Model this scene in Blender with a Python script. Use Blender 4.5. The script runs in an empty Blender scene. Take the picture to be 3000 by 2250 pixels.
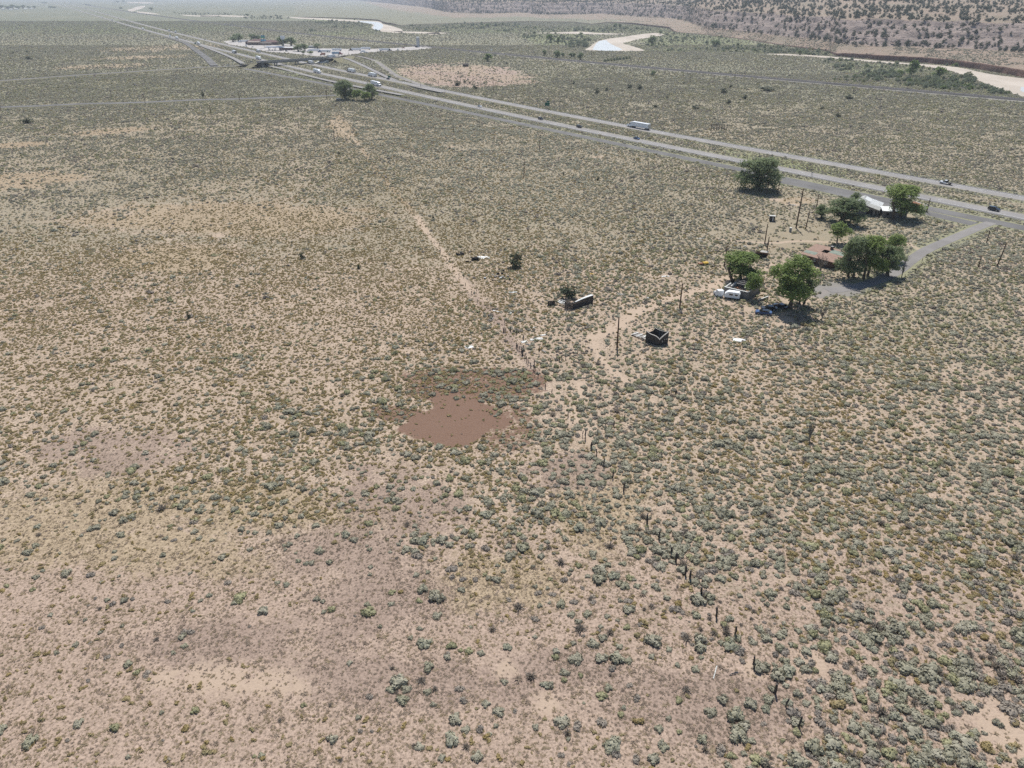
import bpy, bmesh, math, random
import numpy as np
from mathutils import Vector, Matrix

S = bpy.context.scene
rad = math.radians
rng = np.random.default_rng(7)
random.seed(7)

# ---------------------------------------------------------------- camera, sky, sun, exposure
FPX, CX, CY = 2119.0, 1500.0, 1125.0       # focal length and centre in pixels of the 3000 px photo
TH = rad(28.3)                              # pitch below the horizon
HC = 84.0                                   # height of the drone
ST, CT = math.sin(TH), math.cos(TH)
cam = bpy.data.cameras.new('camera')
cam.sensor_fit = 'HORIZONTAL'; cam.sensor_width = 36.0; cam.lens = FPX / 3000 * 36
cam.clip_start = 1.0; cam.clip_end = 60000
co = bpy.data.objects.new('camera', cam); S.collection.objects.link(co)
co.location = (0, 0, HC); co.rotation_euler = (math.pi / 2 - TH, 0, 0)
S.camera = co
SUN_EL, SUN_AZ = rad(57), rad(5)            # azimuth: to the right of the view axis (+Y)
world = bpy.data.worlds.new('World'); S.world = world; world.use_nodes = True
wn = world.node_tree; wn.nodes.clear()
sky = wn.nodes.new('ShaderNodeTexSky'); sky.sky_type = 'NISHITA'; sky.sun_disc = False
sky.sun_elevation = SUN_EL; sky.sun_rotation = SUN_AZ; sky.altitude = 1700
bg = wn.nodes.new('ShaderNodeBackground'); bg.inputs['Strength'].default_value = 0.09
wo = wn.nodes.new('ShaderNodeOutputWorld')
wn.links.new(sky.outputs[0], bg.inputs[0]); wn.links.new(bg.outputs[0], wo.inputs[0])
sl = bpy.data.lights.new('sun', 'SUN'); sl.energy = 4.5; sl.angle = rad(0.5); sl.color = (1.0, 0.98, 0.95)
so = bpy.data.objects.new('sun', sl); S.collection.objects.link(so)
sd = Vector((math.cos(SUN_EL) * math.sin(SUN_AZ), math.cos(SUN_EL) * math.cos(SUN_AZ), math.sin(SUN_EL)))
so.rotation_euler = sd.to_track_quat('Z', 'Y').to_euler(); so.location = (0, 0, 300)
S.view_settings.view_transform = 'Standard'; S.view_settings.look = 'None'
S.view_settings.exposure = 0.30; S.view_settings.gamma = 1.0; S.view_settings.use_curve_mapping = False
S.render.engine = 'CYCLES'
S.cycles.max_bounces = 4; S.cycles.diffuse_bounces = 2; S.cycles.glossy_bounces = 2
S.cycles.transmission_bounces = 2; S.cycles.volume_bounces = 0; S.cycles.transparent_max_bounces = 4
S.cycles.use_adaptive_sampling = True; S.cycles.adaptive_threshold = 0.02
S.cycles.use_denoising = False

# ---------------------------------------------------------------- pixel of the photo -> point of the ground, and back
def G(x, y, z=0.0):
    u = (x - CX) / FPX; v = (y - CY) / FPX
    t = (HC - z) / (ST + v * CT)
    return Vector((t * u, t * (CT - v * ST), z))
def Ga(x, y, z=0.0):
    u = (x - CX) / FPX; v = (y - CY) / FPX
    t = (HC - z) / (ST + v * CT)
    return t * u, t * (CT - v * ST)
def Pa(X, Y, Z=0.0):
    zc = np.maximum(Y * CT + (HC - Z) * ST, 1.0)
    vd = -Y * ST + (HC - Z) * CT
    return CX + FPX * X / zc, CY + FPX * vd / zc, zc
def hgt(xb, yb, yt):                         # height of an upright thing from its base and top rows
    p = G(xb, yb); zc = p.y * CT + HC * ST
    lo, hi = 0.0, 60.0
    for _ in range(40):
        m = (lo + hi) / 2
        y = CY + FPX * (-p.y * ST + (HC - m) * CT) / (p.y * CT + (HC - m) * ST)
        if y > yt: lo = m
        else: hi = m
    return lo
def PPM(y): return CT * (y - (CY - FPX * ST / CT)) / HC     # pixels per metre across, at row y

# ---------------------------------------------------------------- noise
def _h(ix, iy, s):
    n = (ix.astype(np.int64) * 374761393 + iy.astype(np.int64) * 668265263 + s * 1274126177) & 0x7fffffff
    n = ((n ^ (n >> 13)) * 1274126177) & 0x7fffffff
    return ((n ^ (n >> 16)) & 0xffff) / 65535.0
def vn(x, y, s=0):
    x = np.asarray(x, float); y = np.asarray(y, float)
    ix = np.floor(x); iy = np.floor(y); fx = x - ix; fy = y - iy
    fx = fx * fx * (3 - 2 * fx); fy = fy * fy * (3 - 2 * fy)
    a = _h(ix, iy, s); b = _h(ix + 1, iy, s); c = _h(ix, iy + 1, s); d = _h(ix + 1, iy + 1, s)
    return (a * (1 - fx) + b * fx) * (1 - fy) + (c * (1 - fx) + d * fx) * fy
def fbm(x, y, s=0, o=3):
    r = 0; a = 0.5; t = 0
    for i in range(o):
        r = r + a * vn(x * 2 ** i, y * 2 ** i, s + i * 17); t += a; a *= 0.5
    return r / t
def sst(a, b, x):
    t = np.clip((np.asarray(x, float) - a) / (b - a), 0, 1); return t * t * (3 - 2 * t)

# ---------------------------------------------------------------- materials
def lin(r, g, b):
    f = lambda c: c / 12.92 if c <= 0.04045 else ((c + 0.055) / 1.055) ** 2.4
    return (f(r), f(g), f(b), 1)
class NT:
    def __init__(s, name):
        s.m = bpy.data.materials.new(name); s.m.use_nodes = True; s.t = s.m.node_tree; s.t.nodes.clear()
        s.out = s.n('ShaderNodeOutputMaterial')
        s.b = s.n('ShaderNodeBsdfPrincipled'); s.l(s.b.outputs[0], s.out.inputs[0])
        s.b.inputs['Roughness'].default_value = 0.9; s.b.inputs['Specular IOR Level'].default_value = 0.2
    def n(s, ty, **k):
        o = s.t.nodes.new(ty)
        for a, b in k.items(): setattr(o, a, b)
        return o
    def l(s, a, b): s.t.links.new(a, b)
    def val(s, sock, v):
        if hasattr(v, 'is_linked'): s.l(v, sock)
        elif v is not None: sock.default_value = v
    def noise(s, scale, detail=3, vec=None, rough=0.6, stretch=None):
        nz = s.n('ShaderNodeTexNoise'); nz.inputs['Scale'].default_value = scale
        nz.inputs['Detail'].default_value = detail; nz.inputs['Roughness'].default_value = rough
        if stretch:
            mp = s.n('ShaderNodeMapping'); mp.inputs['Scale'].default_value = stretch
            s.l(vec, mp.inputs[0]); vec = mp.outputs[0]
        if vec is not None: s.l(vec, nz.inputs['Vector'])
        return nz.outputs['Fac']
    def mix(s, f, a, b, mode='MIX'):
        x = s.n('ShaderNodeMix', data_type='RGBA', blend_type=mode)
        s.val(x.inputs[0], f); s.val(x.inputs[6], a); s.val(x.inputs[7], b); return x.outputs[2]
    def math(s, op, a, b=None, c=None, clamp=False):
        x = s.n('ShaderNodeMath', operation=op, use_clamp=clamp)
        s.val(x.inputs[0], a); s.val(x.inputs[1], b)
        if c is not None: s.val(x.inputs[2], c)
        return x.outputs[0]
    def ss(s, v, a, b):
        x = s.n('ShaderNodeMapRange', interpolation_type='SMOOTHSTEP')
        s.val(x.inputs['Value'], v); x.inputs['From Min'].default_value = a; x.inputs['From Max'].default_value = b
        return x.outputs[0]
    def attr(s, name, ty='GEOMETRY'):
        a = s.n('ShaderNodeAttribute', attribute_name=name, attribute_type=ty); return a.outputs['Fac']
    def ramp(s, f, stops):
        r = s.n('ShaderNodeValToRGB'); e = r.color_ramp.elements
        while len(e) < len(stops): e.new(0.5)
        for i, (p, c) in enumerate(stops): e[i].position = p; e[i].color = c
        s.l(f, r.inputs[0]); return r.outputs[0]
    def col(s, c): s.val(s.b.inputs['Base Color'], c)
    def bump(s, h, strength=0.5, dist=0.1):
        bp = s.n('ShaderNodeBump'); bp.inputs['Strength'].default_value = strength; bp.inputs['Distance'].default_value = dist
        s.l(h, bp.inputs['Height']); s.l(bp.outputs[0], s.b.inputs['Normal'])
    @property
    def pos(s): return s.n('ShaderNodeNewGeometry').outputs['Position']
    @property
    def obj(s): return s.n('ShaderNodeTexCoord').outputs['Object']
    @property
    def rnd(s): return s.n('ShaderNodeObjectInfo').outputs['Random']

_mats = {}
def worn(name, c, var=0.25, scale=1.5, rough=0.85, metal=0.0, spec=0.2, c2=None, stretch=None, bump=0.0):
    """A plain worn surface: base colour broken by two scales of noise."""
    if name in _mats: return _mats[name]
    n = NT(name); p = n.obj
    f = n.noise(scale, 5, p, 0.65, stretch); f2 = n.noise(scale * 7, 3, p, 0.6, stretch)
    g = n.math('ADD', n.math('MULTIPLY', f, 0.7), n.math('MULTIPLY', f2, 0.3))
    g = n.ss(g, 0.3, 0.7)
    lo = tuple(x * (1 - var) for x in c[:3]) + (1,); hi = tuple(min(1, x * (1 + var)) for x in c[:3]) + (1,)
    if c2 is not None: lo = tuple(c2[:3]) + (1,)
    n.col(n.mix(g, lo, hi))
    n.b.inputs['Roughness'].default_value = rough; n.b.inputs['Metallic'].default_value = metal
    n.b.inputs['Specular IOR Level'].default_value = spec
    if bump: n.bump(f2, bump, 0.03)
    _mats[name] = n.m; return n.m

# ---------------------------------------------------------------- mesh helpers
class MB:
    def __init__(s): s.v = []; s.f = []; s.mi = []
    def add(s, vs, fs, m=0):
        k = len(s.v); s.v.extend([tuple(p) for p in vs]); s.f.extend([tuple(i + k for i in f) for f in fs]); s.mi.extend([m] * len(fs)); return s
    def box(s, x0, x1, y0, y1, z0, z1, m=0, M=None):
        vs = [Vector((x, y, z)) for z in (z0, z1) for y in (y0, y1) for x in (x0, x1)]
        if M is not None: vs = [M @ p for p in vs]
        return s.add(vs, [(0, 2, 3, 1), (4, 5, 7, 6), (0, 1, 5, 4), (2, 6, 7, 3), (0, 4, 6, 2), (1, 3, 7, 5)], m)
    def prism(s, prof, x0, x1, m=0, M=None):
        """profile of (y,z) points extruded along x"""
        n = len(prof)
        vs = [Vector((x0, y, z)) for y, z in prof] + [Vector((x1, y, z)) for y, z in prof]
        if M is not None: vs = [M @ p for p in vs]
        fs = [tuple(range(n - 1, -1, -1)), tuple(range(n, 2 * n))] + [(i, (i + 1) % n, n + (i + 1) % n, n + i) for i in range(n)]
        fs = [tuple(reversed(f)) for f in fs]
        return s.add(vs, fs, m)
    def tube(s, pts, rs, n=6, m=0, cap=True):
        pts = [Vector(p) for p in pts]; k = len(s.v); N = len(pts)
        for i, p in enumerate(pts):
            d = (pts[min(i + 1, N - 1)] - pts[max(i - 1, 0)]).normalized()
            a = d.cross(Vector((0, 0, 1)));
            if a.length < 1e-3: a = Vector((1, 0, 0))
            a.normalize(); b = d.cross(a); r = rs[i] if hasattr(rs, '__len__') else rs
            for j in range(n):
                t = 2 * math.pi * j / n; s.v.append(tuple(p + r * (math.cos(t) * a + math.sin(t) * b)))
        for i in range(N - 1):
            for j in range(n):
                j2 = (j + 1) % n
                s.f.append((k + i * n + j, k + i * n + j2, k + (i + 1) * n + j2, k + (i + 1) * n + j)); s.mi.append(m)
        if cap:
            s.f.append(tuple(k + j for j in range(n - 1, -1, -1))); s.mi.append(m)
            s.f.append(tuple(k + (N - 1) * n + j for j in range(n))); s.mi.append(m)
        return s
    def quad(s, a, b, c, d, m=0): return s.add([a, b, c, d], [(0, 1, 2, 3)], m)
    def mesh(s, name, mats, smooth=False):
        me = bpy.data.meshes.new(name); me.from_pydata(s.v, [], s.f)
        if not isinstance(mats, (list, tuple)): mats = [mats]
        for mt in mats: me.materials.append(mt)
        if len(mats) > 1: me.polygons.foreach_set('material_index', s.mi)
        if smooth: me.polygons.foreach_set('use_smooth', [True] * len(me.polygons))
        me.update(); return me
    def build(s, name, mats, parent=None, smooth=False):
        o = bpy.data.objects.new(name, s.mesh(name, mats, smooth)); S.collection.objects.link(o)
        if parent is not None: o.parent = parent
        return o
def npmesh(name, co, faces, mat, smooth=False):
    me = bpy.data.meshes.new(name); co = np.asarray(co, np.float32); faces = np.asarray(faces, np.int32)
    k = faces.shape[1]
    me.vertices.add(len(co)); me.vertices.foreach_set('co', co.ravel())
    me.loops.add(faces.size); me.loops.foreach_set('vertex_index', faces.ravel())
    me.polygons.add(len(faces)); me.polygons.foreach_set('loop_start', np.arange(0, faces.size, k, dtype=np.int32))
    if smooth: me.polygons.foreach_set('use_smooth', np.ones(len(faces), bool))
    me.update(calc_edges=True); me.materials.append(mat); return me
def link(name, me, parent=None):
    o = bpy.data.objects.new(name, me); S.collection.objects.link(o)
    if parent is not None: o.parent = parent
    return o
def tag(o, label, cat, group=None):
    o['label'] = label; o['category'] = cat
    if group: o['group'] = group
    return o
def struct(o): o['kind'] = 'structure'; return o
def stuff(o, label=None):
    o['kind'] = 'stuff'
    if label: o['label'] = label
    return o
def thing(name, label, cat, loc=(0, 0, 0), rz=0.0, group=None):
    o = bpy.data.objects.new(name, None); S.collection.objects.link(o); o.empty_display_size = 0.5
    o.location = loc; o.rotation_euler = (0, 0, rz); return tag(o, label, cat, group)
def copy_tree(o, parent=None):
    c = o.copy(); S.collection.objects.link(c)
    if parent is not None: c.parent = parent
    for ch in [x for x in o.children]: copy_tree(ch, c)
    return c
def dup(root, loc, rz, label, group=None, sc=None, zs=None):
    c = copy_tree(root); c.location = loc; c.rotation_euler = (0, 0, rz); c['label'] = label
    if group: c['group'] = group
    if sc is not None: c.scale = (sc, sc, sc if zs is None else zs)
    return c

# ---------------------------------------------------------------- raster of what lies on the ground (1 m cells)
RX0, RY0, RW, RH = -1000, 30, 2000, 1300
occ = np.zeros((RH, RW), np.float32); trk = np.zeros((RH, RW), np.float32); vrg = np.zeros((RH, RW), np.float32); drk = np.zeros((RH, RW), np.float32); gold = np.zeros((RH, RW), np.float32); dkt = np.zeros((RH, RW), np.float32)
def _disc(ras, X, Y, r, v=1.0, soft=0.0):
    R = r + soft
    x0 = max(int(X - R - RX0), 0); x1 = min(int(X + R - RX0) + 2, RW); y0 = max(int(Y - R - RY0), 0); y1 = min(int(Y + R - RY0) + 2, RH)
    if x1 <= x0 or y1 <= y0: return
    yy, xx = np.mgrid[y0:y1, x0:x1]
    d = np.hypot(xx + RX0 + .5 - X, yy + RY0 + .5 - Y)
    w = (d < r) * 1.0 if soft == 0 else np.clip((R - d) / (2 * soft), 0, 1)
    ras[y0:y1, x0:x1] = np.maximum(ras[y0:y1, x0:x1], w * v)
def mark_line(ras, pts, r, v=1.0, soft=0.0, step=None):
    step = step or max(0.7, r * 0.6)
    for a, b in zip(pts[:-1], pts[1:]):
        L = math.hypot(b[0] - a[0], b[1] - a[1])
        for i in range(int(L / step) + 1):
            t = i * step / max(L, 1e-6); _disc(ras, a[0] + (b[0] - a[0]) * t, a[1] + (b[1] - a[1]) * t, r, v, soft)
def inpoly(X, Y, poly):
    c = np.zeros(np.shape(X), bool); n = len(poly)
    for i in range(n):
        x1, y1 = poly[i][:2]; x2, y2 = poly[(i + 1) % n][:2]
        if y1 == y2: continue
        c ^= ((y1 > Y) != (y2 > Y)) & (X < (x2 - x1) * (Y - y1) / (y2 - y1) + x1)
    return c
def mark_poly(ras, poly, v=1.0):
    xs = [p[0] for p in poly]; ys = [p[1] for p in poly]
    x0 = max(int(min(xs) - RX0), 0); x1 = min(int(max(xs) - RX0) + 1, RW); y0 = max(int(min(ys) - RY0), 0); y1 = min(int(max(ys) - RY0) + 1, RH)
    if x1 <= x0 or y1 <= y0: return
    yy, xx = np.mgrid[y0:y1, x0:x1]
    m = inpoly(xx + RX0 + .5, yy + RY0 + .5, poly)
    ras[y0:y1, x0:x1] = np.maximum(ras[y0:y1, x0:x1], m * v)
def samp(ras, X, Y):
    ix = np.clip((X - RX0).astype(int), 0, RW - 1); iy = np.clip((Y - RY0).astype(int), 0, RH - 1)
    ok = (X > RX0) & (X < RX0 + RW) & (Y > RY0) & (Y < RY0 + RH)
    return np.where(ok, ras[iy, ix], 0.0)
def sampb(ras, X, Y):                       # bilinear
    fx = X - RX0 - .5; fy = Y - RY0 - .5
    ix = np.clip(np.floor(fx).astype(int), 0, RW - 2); iy = np.clip(np.floor(fy).astype(int), 0, RH - 2)
    tx = np.clip(fx - ix, 0, 1); ty = np.clip(fy - iy, 0, 1)
    ok = (X > RX0) & (X < RX0 + RW) & (Y > RY0) & (Y < RY0 + RH)
    v = (ras[iy, ix] * (1 - tx) + ras[iy, ix + 1] * tx) * (1 - ty) + (ras[iy + 1, ix] * (1 - tx) + ras[iy + 1, ix + 1] * tx) * ty
    return np.where(ok, v, 0.0)

# ---------------------------------------------------------------- curves over the ground
def catmull(pts, step):
    P = [np.array(p, float) for p in pts]; P = [2 * P[0] - P[1]] + P + [2 * P[-1] - P[-2]]; out = []
    for i in range(1, len(P) - 2):
        n = max(1, int(np.linalg.norm(P[i + 1][:2] - P[i][:2]) / step))
        for k in range(n):
            t = k / n; a, b, c, d = P[i - 1], P[i], P[i + 1], P[i + 2]
            out.append(0.5 * (2 * b + (c - a) * t + (2 * a - 5 * b + 4 * c - d) * t * t + (3 * b - a - 3 * c + d) * t ** 3))
    out.append(P[-2]); return np.array(out)
def px_curve(pxs, step=4.0, z=None):
    """photo pixels -> smooth world polyline (z per point optional)"""
    return catmull([tuple(G(p[0], p[1], p[2] if len(p) > 2 else 0.0)) for p in pxs], step)
def px_fit(pxs, deg, y0, y1, n=160):
    """nearly straight line: smooth x(y) polynomial through the pixels, put on the ground"""
    p = np.array(pxs, float); c = np.polyfit(p[:, 1] / 300, p[:, 0], deg)
    inv0, inv1 = 1 / (y0 + 18), 1 / (y1 + 18)
    ys = 1 / np.linspace(inv0, inv1, n) - 18
    xs = np.polyval(c, ys / 300); X, Y = Ga(xs, ys)
    return np.stack([X, Y, np.zeros_like(X)], 1)
def offs(pl, d):
    t = np.gradient(pl[:, :2], axis=0); t /= np.maximum(np.linalg.norm(t, axis=1, keepdims=True), 1e-9)
    q = pl.copy(); q[:, 0] += -t[:, 1] * d; q[:, 1] += t[:, 0] * d; return q
def ribbon(mb, pl, d0, d1, z, m=0):
    a = offs(pl, d0); b = offs(pl, d1); a[:, 2] += z; b[:, 2] += z
    k = len(mb.v); n = len(pl)
    mb.v.extend(map(tuple, a)); mb.v.extend(map(tuple, b))
    flip = d0 > d1
    for i in range(n - 1):
        f = (k + i, k + i + 1, k + n + i + 1, k + n + i)
        mb.f.append(f if not flip else f[::-1]); mb.mi.append(m)
def arclen(pl): return np.concatenate([[0], np.cumsum(np.linalg.norm(np.diff(pl[:, :2], axis=0), axis=1))])
def at_len(pl, s, L=None):
    L = arclen(pl) if L is None else L
    return np.array([np.interp(s, L, pl[:, k]) for k in range(3)])
# ================================================================ SETTING: roads, tracks, railway
def road_mat(name, c, var=0.12):
    n = NT(name); p = n.pos
    f = n.noise(0.9, 4, p, 0.7); f2 = n.noise(0.06, 3, p); f3 = n.noise(9.0, 2, p)
    a = n.mix(n.ss(f2, 0.3, 0.7), tuple(x * (1 - var) for x in c[:3]) + (1,), tuple(x * (1 + var) for x in c[:3]) + (1,))
    a = n.mix(n.math('MULTIPLY', n.ss(f, 0.45, 0.75), 0.35), a, tuple(x * 0.72 for x in c[:3]) + (1,))
    a = n.mix(n.math('MULTIPLY', f3, 0.3), a, tuple(min(1, x * 1.5) for x in c[:3]) + (1,))
    n.col(a); n.b.inputs['Roughness'].default_value = 0.95; n.b.inputs['Specular IOR Level'].default_value = 0.05; return n.m
M_asphalt = road_mat('pale_asphalt', (0.255, 0.24, 0.225))
M_shoulder = road_mat('shoulder_asphalt', (0.175, 0.165, 0.155))
M_old = road_mat('old_asphalt', (0.155, 0.148, 0.14), 0.2)
M_gravel = road_mat('gravel', (0.235, 0.215, 0.195), 0.2)
M_lot = road_mat('lot_concrete', (0.40, 0.37, 0.34), 0.15)
M_white = worn('white_paint', (0.72, 0.72, 0.70), 0.12, 0.6)
M_yellow = worn('yellow_paint', (0.60, 0.50, 0.26), 0.15, 0.6)
M_track = road_mat('pale_dirt', (0.42, 0.335, 0.245), 0.12)
M_ballast = road_mat('ballast', (0.085, 0.08, 0.076), 0.2)
M_rail = worn('rail_steel', (0.22, 0.18, 0.16), 0.3, 1.0, 0.5, 0.6)

M_embank = worn('embankment_grass', (0.21, 0.19, 0.115), 0.3, .25, 0.95)
def embank(pl, w, label):
    mb = MB(); n = len(pl)
    for sg in (1, -1):
        a = offs(pl, sg * w / 2); b_ = offs(pl, 0); q = pl.copy(); t_ = np.gradient(pl[:, :2], axis=0); t_ /= np.linalg.norm(t_, axis=1, keepdims=True); d = sg * (w / 2 + 2.0 * np.maximum(pl[:, 2], .05)); q[:, 0] += -t_[:, 1] * d; q[:, 1] += t_[:, 0] * d; q[:, 2] = -.05; k = len(mb.v)
        mb.v.extend(map(tuple, a)); mb.v.extend(map(tuple, q))
        for i in range(n - 1): f = (k + i, k + i + 1, k + n + i + 1, k + n + i); mb.f.append(f if sg > 0 else f[::-1]); mb.mi.append(0)
    o = struct(mb.build('embankment', M_embank)); o['label'] = label
near_px = [(115,0),(193,20),(300,51),(420,84),(519,111),(586,129),(644,145),(688,155),(760,173),(837,196),(934,216),(1109,262),(1227,286),(1346,307),(1408,319),(1589,357),(1708,381),(1882,413),(2093,456),(2286,496),(2480,531),(2623,557),(2725,579),(2914,618),(3000,637),(3300,702)]
far_px = [(146,0),(237,25),(315,43),(373,60),(495,88),(598,115),(702,137),(759,153),(830,172),(912,190),(1031,217),(1092,231),(1142,241),(1250,263),(1420,295),(1589,329),(1759,359),(1884,382),(2000,398),(2093,418),(2507,488),(2792,540),(3000,582),(3300,640)]
front_px = [(690,200),(837,226),(973,252),(1143,283),(1346,324),(1589,376),(1714,403),(1985,463),(2140,492),(2303,524),(2480,562),(2711,608),(2914,648),(3000,666),(3300,730)]
rail_px = [(264,12),(339,32),(509,54),(600,66),(750,83),(837,95),(1109,120),(1250,137),(1392,150),(1623,171),(1900,197),(2149,221),(2397,245),(2646,265),(2974,290),(3100,301),(3400,328)]
near_l = px_fit(near_px, 3, -3, 760, 260)
far_l = px_fit(far_px, 3, -3, 690, 260)
front_l = px_fit(front_px, 3, 203, 760, 160)
rail_l = px_fit(rail_px, 3, 6, 340, 200)

for pl_ in (near_l, far_l): pl_[:, 2] = 1.3 * sst(450, 850, pl_[:, 1]) * (1 - .35 * sst(880, 960, pl_[:, 1]) * (1 - sst(1100, 1250, pl_[:, 1])))
front_l[:, 2] = .8 * sst(450, 800, front_l[:, 1])
def carriageway(pl, sgn):
    mb = MB(); ribbon(mb, pl, -5.9, 5.9, 0.05, 0)
    o = struct(mb.build('road', [M_asphalt]))
    o['label'] = 'grey two-lane carriageway of the divided highway'
    mb = MB(); ribbon(mb, pl, -5.9 if sgn > 0 else 2.95, -2.95 if sgn > 0 else 5.9, 0.06, 0); ribbon(mb, pl, 4.65 if sgn > 0 else -5.9, 5.9 if sgn > 0 else -4.65, 0.06, 0)
    struct(mb.build('shoulder', [M_shoulder], o))
    L = arclen(pl); mb = MB()
    ribbon(mb, pl, -2.92 * sgn - .11, -2.92 * sgn + .11, 0.072, 0)
    ribbon(mb, pl, 4.5 * sgn - .11, 4.5 * sgn + .11, 0.072, 1)
    s = L[-1] - 3
    t0 = 0
    while s > max(0, L[-1] - 1500):
        seg = np.array([at_len(pl, s - 3.05 + k * 1.5, L) for k in range(3)])
        ribbon(mb, seg, 0.85 * sgn - .08, 0.85 * sgn + .08, 0.072, 0); s -= 12.2
    mk = mb.build('lane_markings', [M_white, M_yellow], o); stuff(mk)
    mark_line(occ, pl, 6.6); mark_line(vrg, pl, 11, soft=4); return o
carriageway(near_l, 1); carriageway(far_l, -1)
embank(near_l[near_l[:, 1] > 440], 11.9, 'low grassy bank carrying the near carriageway'); embank(far_l[far_l[:, 1] > 440], 11.9, 'low grassy bank carrying the far carriageway'); embank(front_l[front_l[:, 1] > 440], 8.1, 'low bank carrying the frontage road')
def plain_road(name, pl, w, mat, z=0.03, label=None, ras=True):
    mb = MB(); ribbon(mb, pl, -w / 2, w / 2, z, 0); o = struct(mb.build(name, [mat]))
    if label: o['label'] = label
    if ras: mark_line(occ, pl, w / 2 + 1.2); mark_line(vrg, pl, w / 2 + 4, soft=3)
    return o
plain_road('frontage_road', front_l, 8.0, M_old, 0.035, 'worn dark grey frontage road beside the highway')
M_drive = road_mat('driveway_gravel', (0.215, 0.20, 0.185), 0.2)
apron = px_curve([(2290,530),(2420,556),(2560,588),(2700,618),(2860,655)], 6)
plain_road('road_apron', offs(apron, -1.5), 7, M_old, 0.027)
drive_px = [(2905,652),(2873,664),(2830,682),(2792,698),(2750,716),(2710,735),(2670,762),(2640,786),(2608,806),(2560,826),(2507,841),(2460,848),(2425,852)]
drive_l = px_curve(drive_px, 3)
plain_road('driveway', drive_l, 4.4, M_drive, 0.043, 'grey driveway curving from the frontage road to the trees')
cross_l = px_curve([(-120,246,1),(0,236.5,1),(118,228,1),(237,219.5,1),(340,213,1),(441,206.5,1),(540,200,1),(600,196.5,1),(644,195,1),(690,193,1.4),(735,187,3.5),(768,183.8,6.4)], 14)
plain_road('road', cross_l, 9.5, M_shoulder, 0.04, 'narrow grey crossroad leading to the overpass')
oldr_l = px_curve([(-120,321,.7),(0,314,.7),(118,310,.7),(237,304,.7),(340,302,.7),(424,299.5,.7),(576,292.5,.7),(690,290,.7),(803,285.5,.7),(890,283,.7),(985,279,.7)], 12)
embank(cross_l[:-4], 9.6, 'low bank carrying the crossroad'); embank(oldr_l, 10.1, 'low bank carrying the faded side road')
plain_road('dirt_road', oldr_l, 10, M_old, 0.03, 'straight faded side road across the plain')
plain_road('road', px_curve([(486,108,.8),(515,116,.8),(542,125,.8),(575,147,.8),(605,170,.8),(628,192,1)], 14), 10, M_old, 0.032)
plain_road('exit_ramp', px_curve([(540,117,1.3),(576,129,1.2),(610,141,1.2),(650,156,1.2),(685,171,1.5),(712,186,2)], 14), 6.5, M_asphalt, 0.045)
plain_road('entry_ramp', px_curve([(752,188.5,2.5),(790,193,2.0),(830,202,1),(871,213),(920,226,.9),(990,242,1),(1060,256,1.1),(1120,267,1.2),(1180,278,1.2)], 12), 6.0, M_asphalt, 0.065)
plain_road('entry_ramp', px_curve([(962,171,6.3),(990,167.5,5.5),(1020,173,4.2),(1075,197,2.0),(1142,229,1.0),(1190,246,1.1),(1240,258,1.2),(1300,270,1.2)], 10), 6.0, M_asphalt, 0.065)
plain_road('dirt_road', px_curve([(975,168,5),(1010,163,3.5),(1045,164,2),(1075,170,1),(1095,177),(1109,184),(1135,203),(1160,221),(1190,233),(1217,243),(1260,257)], 10), 6.5, M_gravel, 0.05)
dtr_px = [(2130,815),(2106,832),(2060,848),(1990,868),(1949,880),(1905,898),(1870,910),(1840,932),(1811,955),(1775,972),(1735,990)]
dtr_l = px_curve(dtr_px, 3); mark_line(trk, dtr_l, 2.2, 0.95, 1.4)
for pl_px in ([(1735,990),(1748,1020),(1760,1050),(1800,1090),(1840,1120)],[(1690,1230),(1695,1180),(1700,1120)],[(2100,700),(2250,712),(2340,706),(2450,710),(2560,706),(2640,706),(2705,738)],[(2425,852),(2370,880),(2330,905),(2300,925),(2350,960)],[(2060,850),(2150,825),(2220,800),(2270,770)]):
    mark_line(trk, px_curve(pl_px, 3), 1.2, 0.85, 1.0)
fence_px = [(970,350),(1000,380),(1036,407),(1070,450),(1101,494),(1160,565),(1220,635),(1250,680),(1280,717),(1318,771),(1350,815),(1388,858),(1430,905),(1470,950),(1513,1020),(1540,1058),(1567,1096),(1600,1140),(1630,1180),(1670,1230),(1712,1282)]
fence_l = px_curve(fence_px, 3)
golden_l = px_curve(fence_px[:8], 3); dark_l = px_curve(fence_px[10:18], 3)
mark_line(trk, px_curve(fence_px[6:12], 3), 1.3, 1.0, 1.2); mark_line(trk, px_curve(fence_px[0:4], 3), 1.2, 0.7, 1.5); mark_line(gold, golden_l, 1.6, .85, 1.4); mark_line(dkt, dark_l, 2.2, 1.0, 1.8)
mark_line(trk, px_curve([(1610,1130),(1650,1190),(1690,1250),(1740,1310),(1790,1370)], 3), 0.8, 0.8, 1.2)
for cx, cy, r in [(2150,1000,2.0),(1905,1175,3.2),(1950,1120,1.8),(2590,885,3.0),(1700,1290,2.0),(2560,1405,2.5),(2420,1590,3.0),(2300,1700,2.5),(2370,1940,5),(1600,2060,4),(2200,1960,4),(1480,1960,4),(2970,2150,11),(700,1990,5),(580,1985,6),(480,1990,4),(820,2000,5),(640,1985,6),(760,1998,5),(880,2015,4),(690,1030,2.5),(640,690,6),(690,720,4),(500,700,4),(1190,1030,3),(1750,460,8),(1320,430,7),(2270,585,6),(2330,600,5)]:
    p = G(cx, cy); _disc(trk, p.x, p.y, r * .5, 0.9, r * .6)

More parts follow.
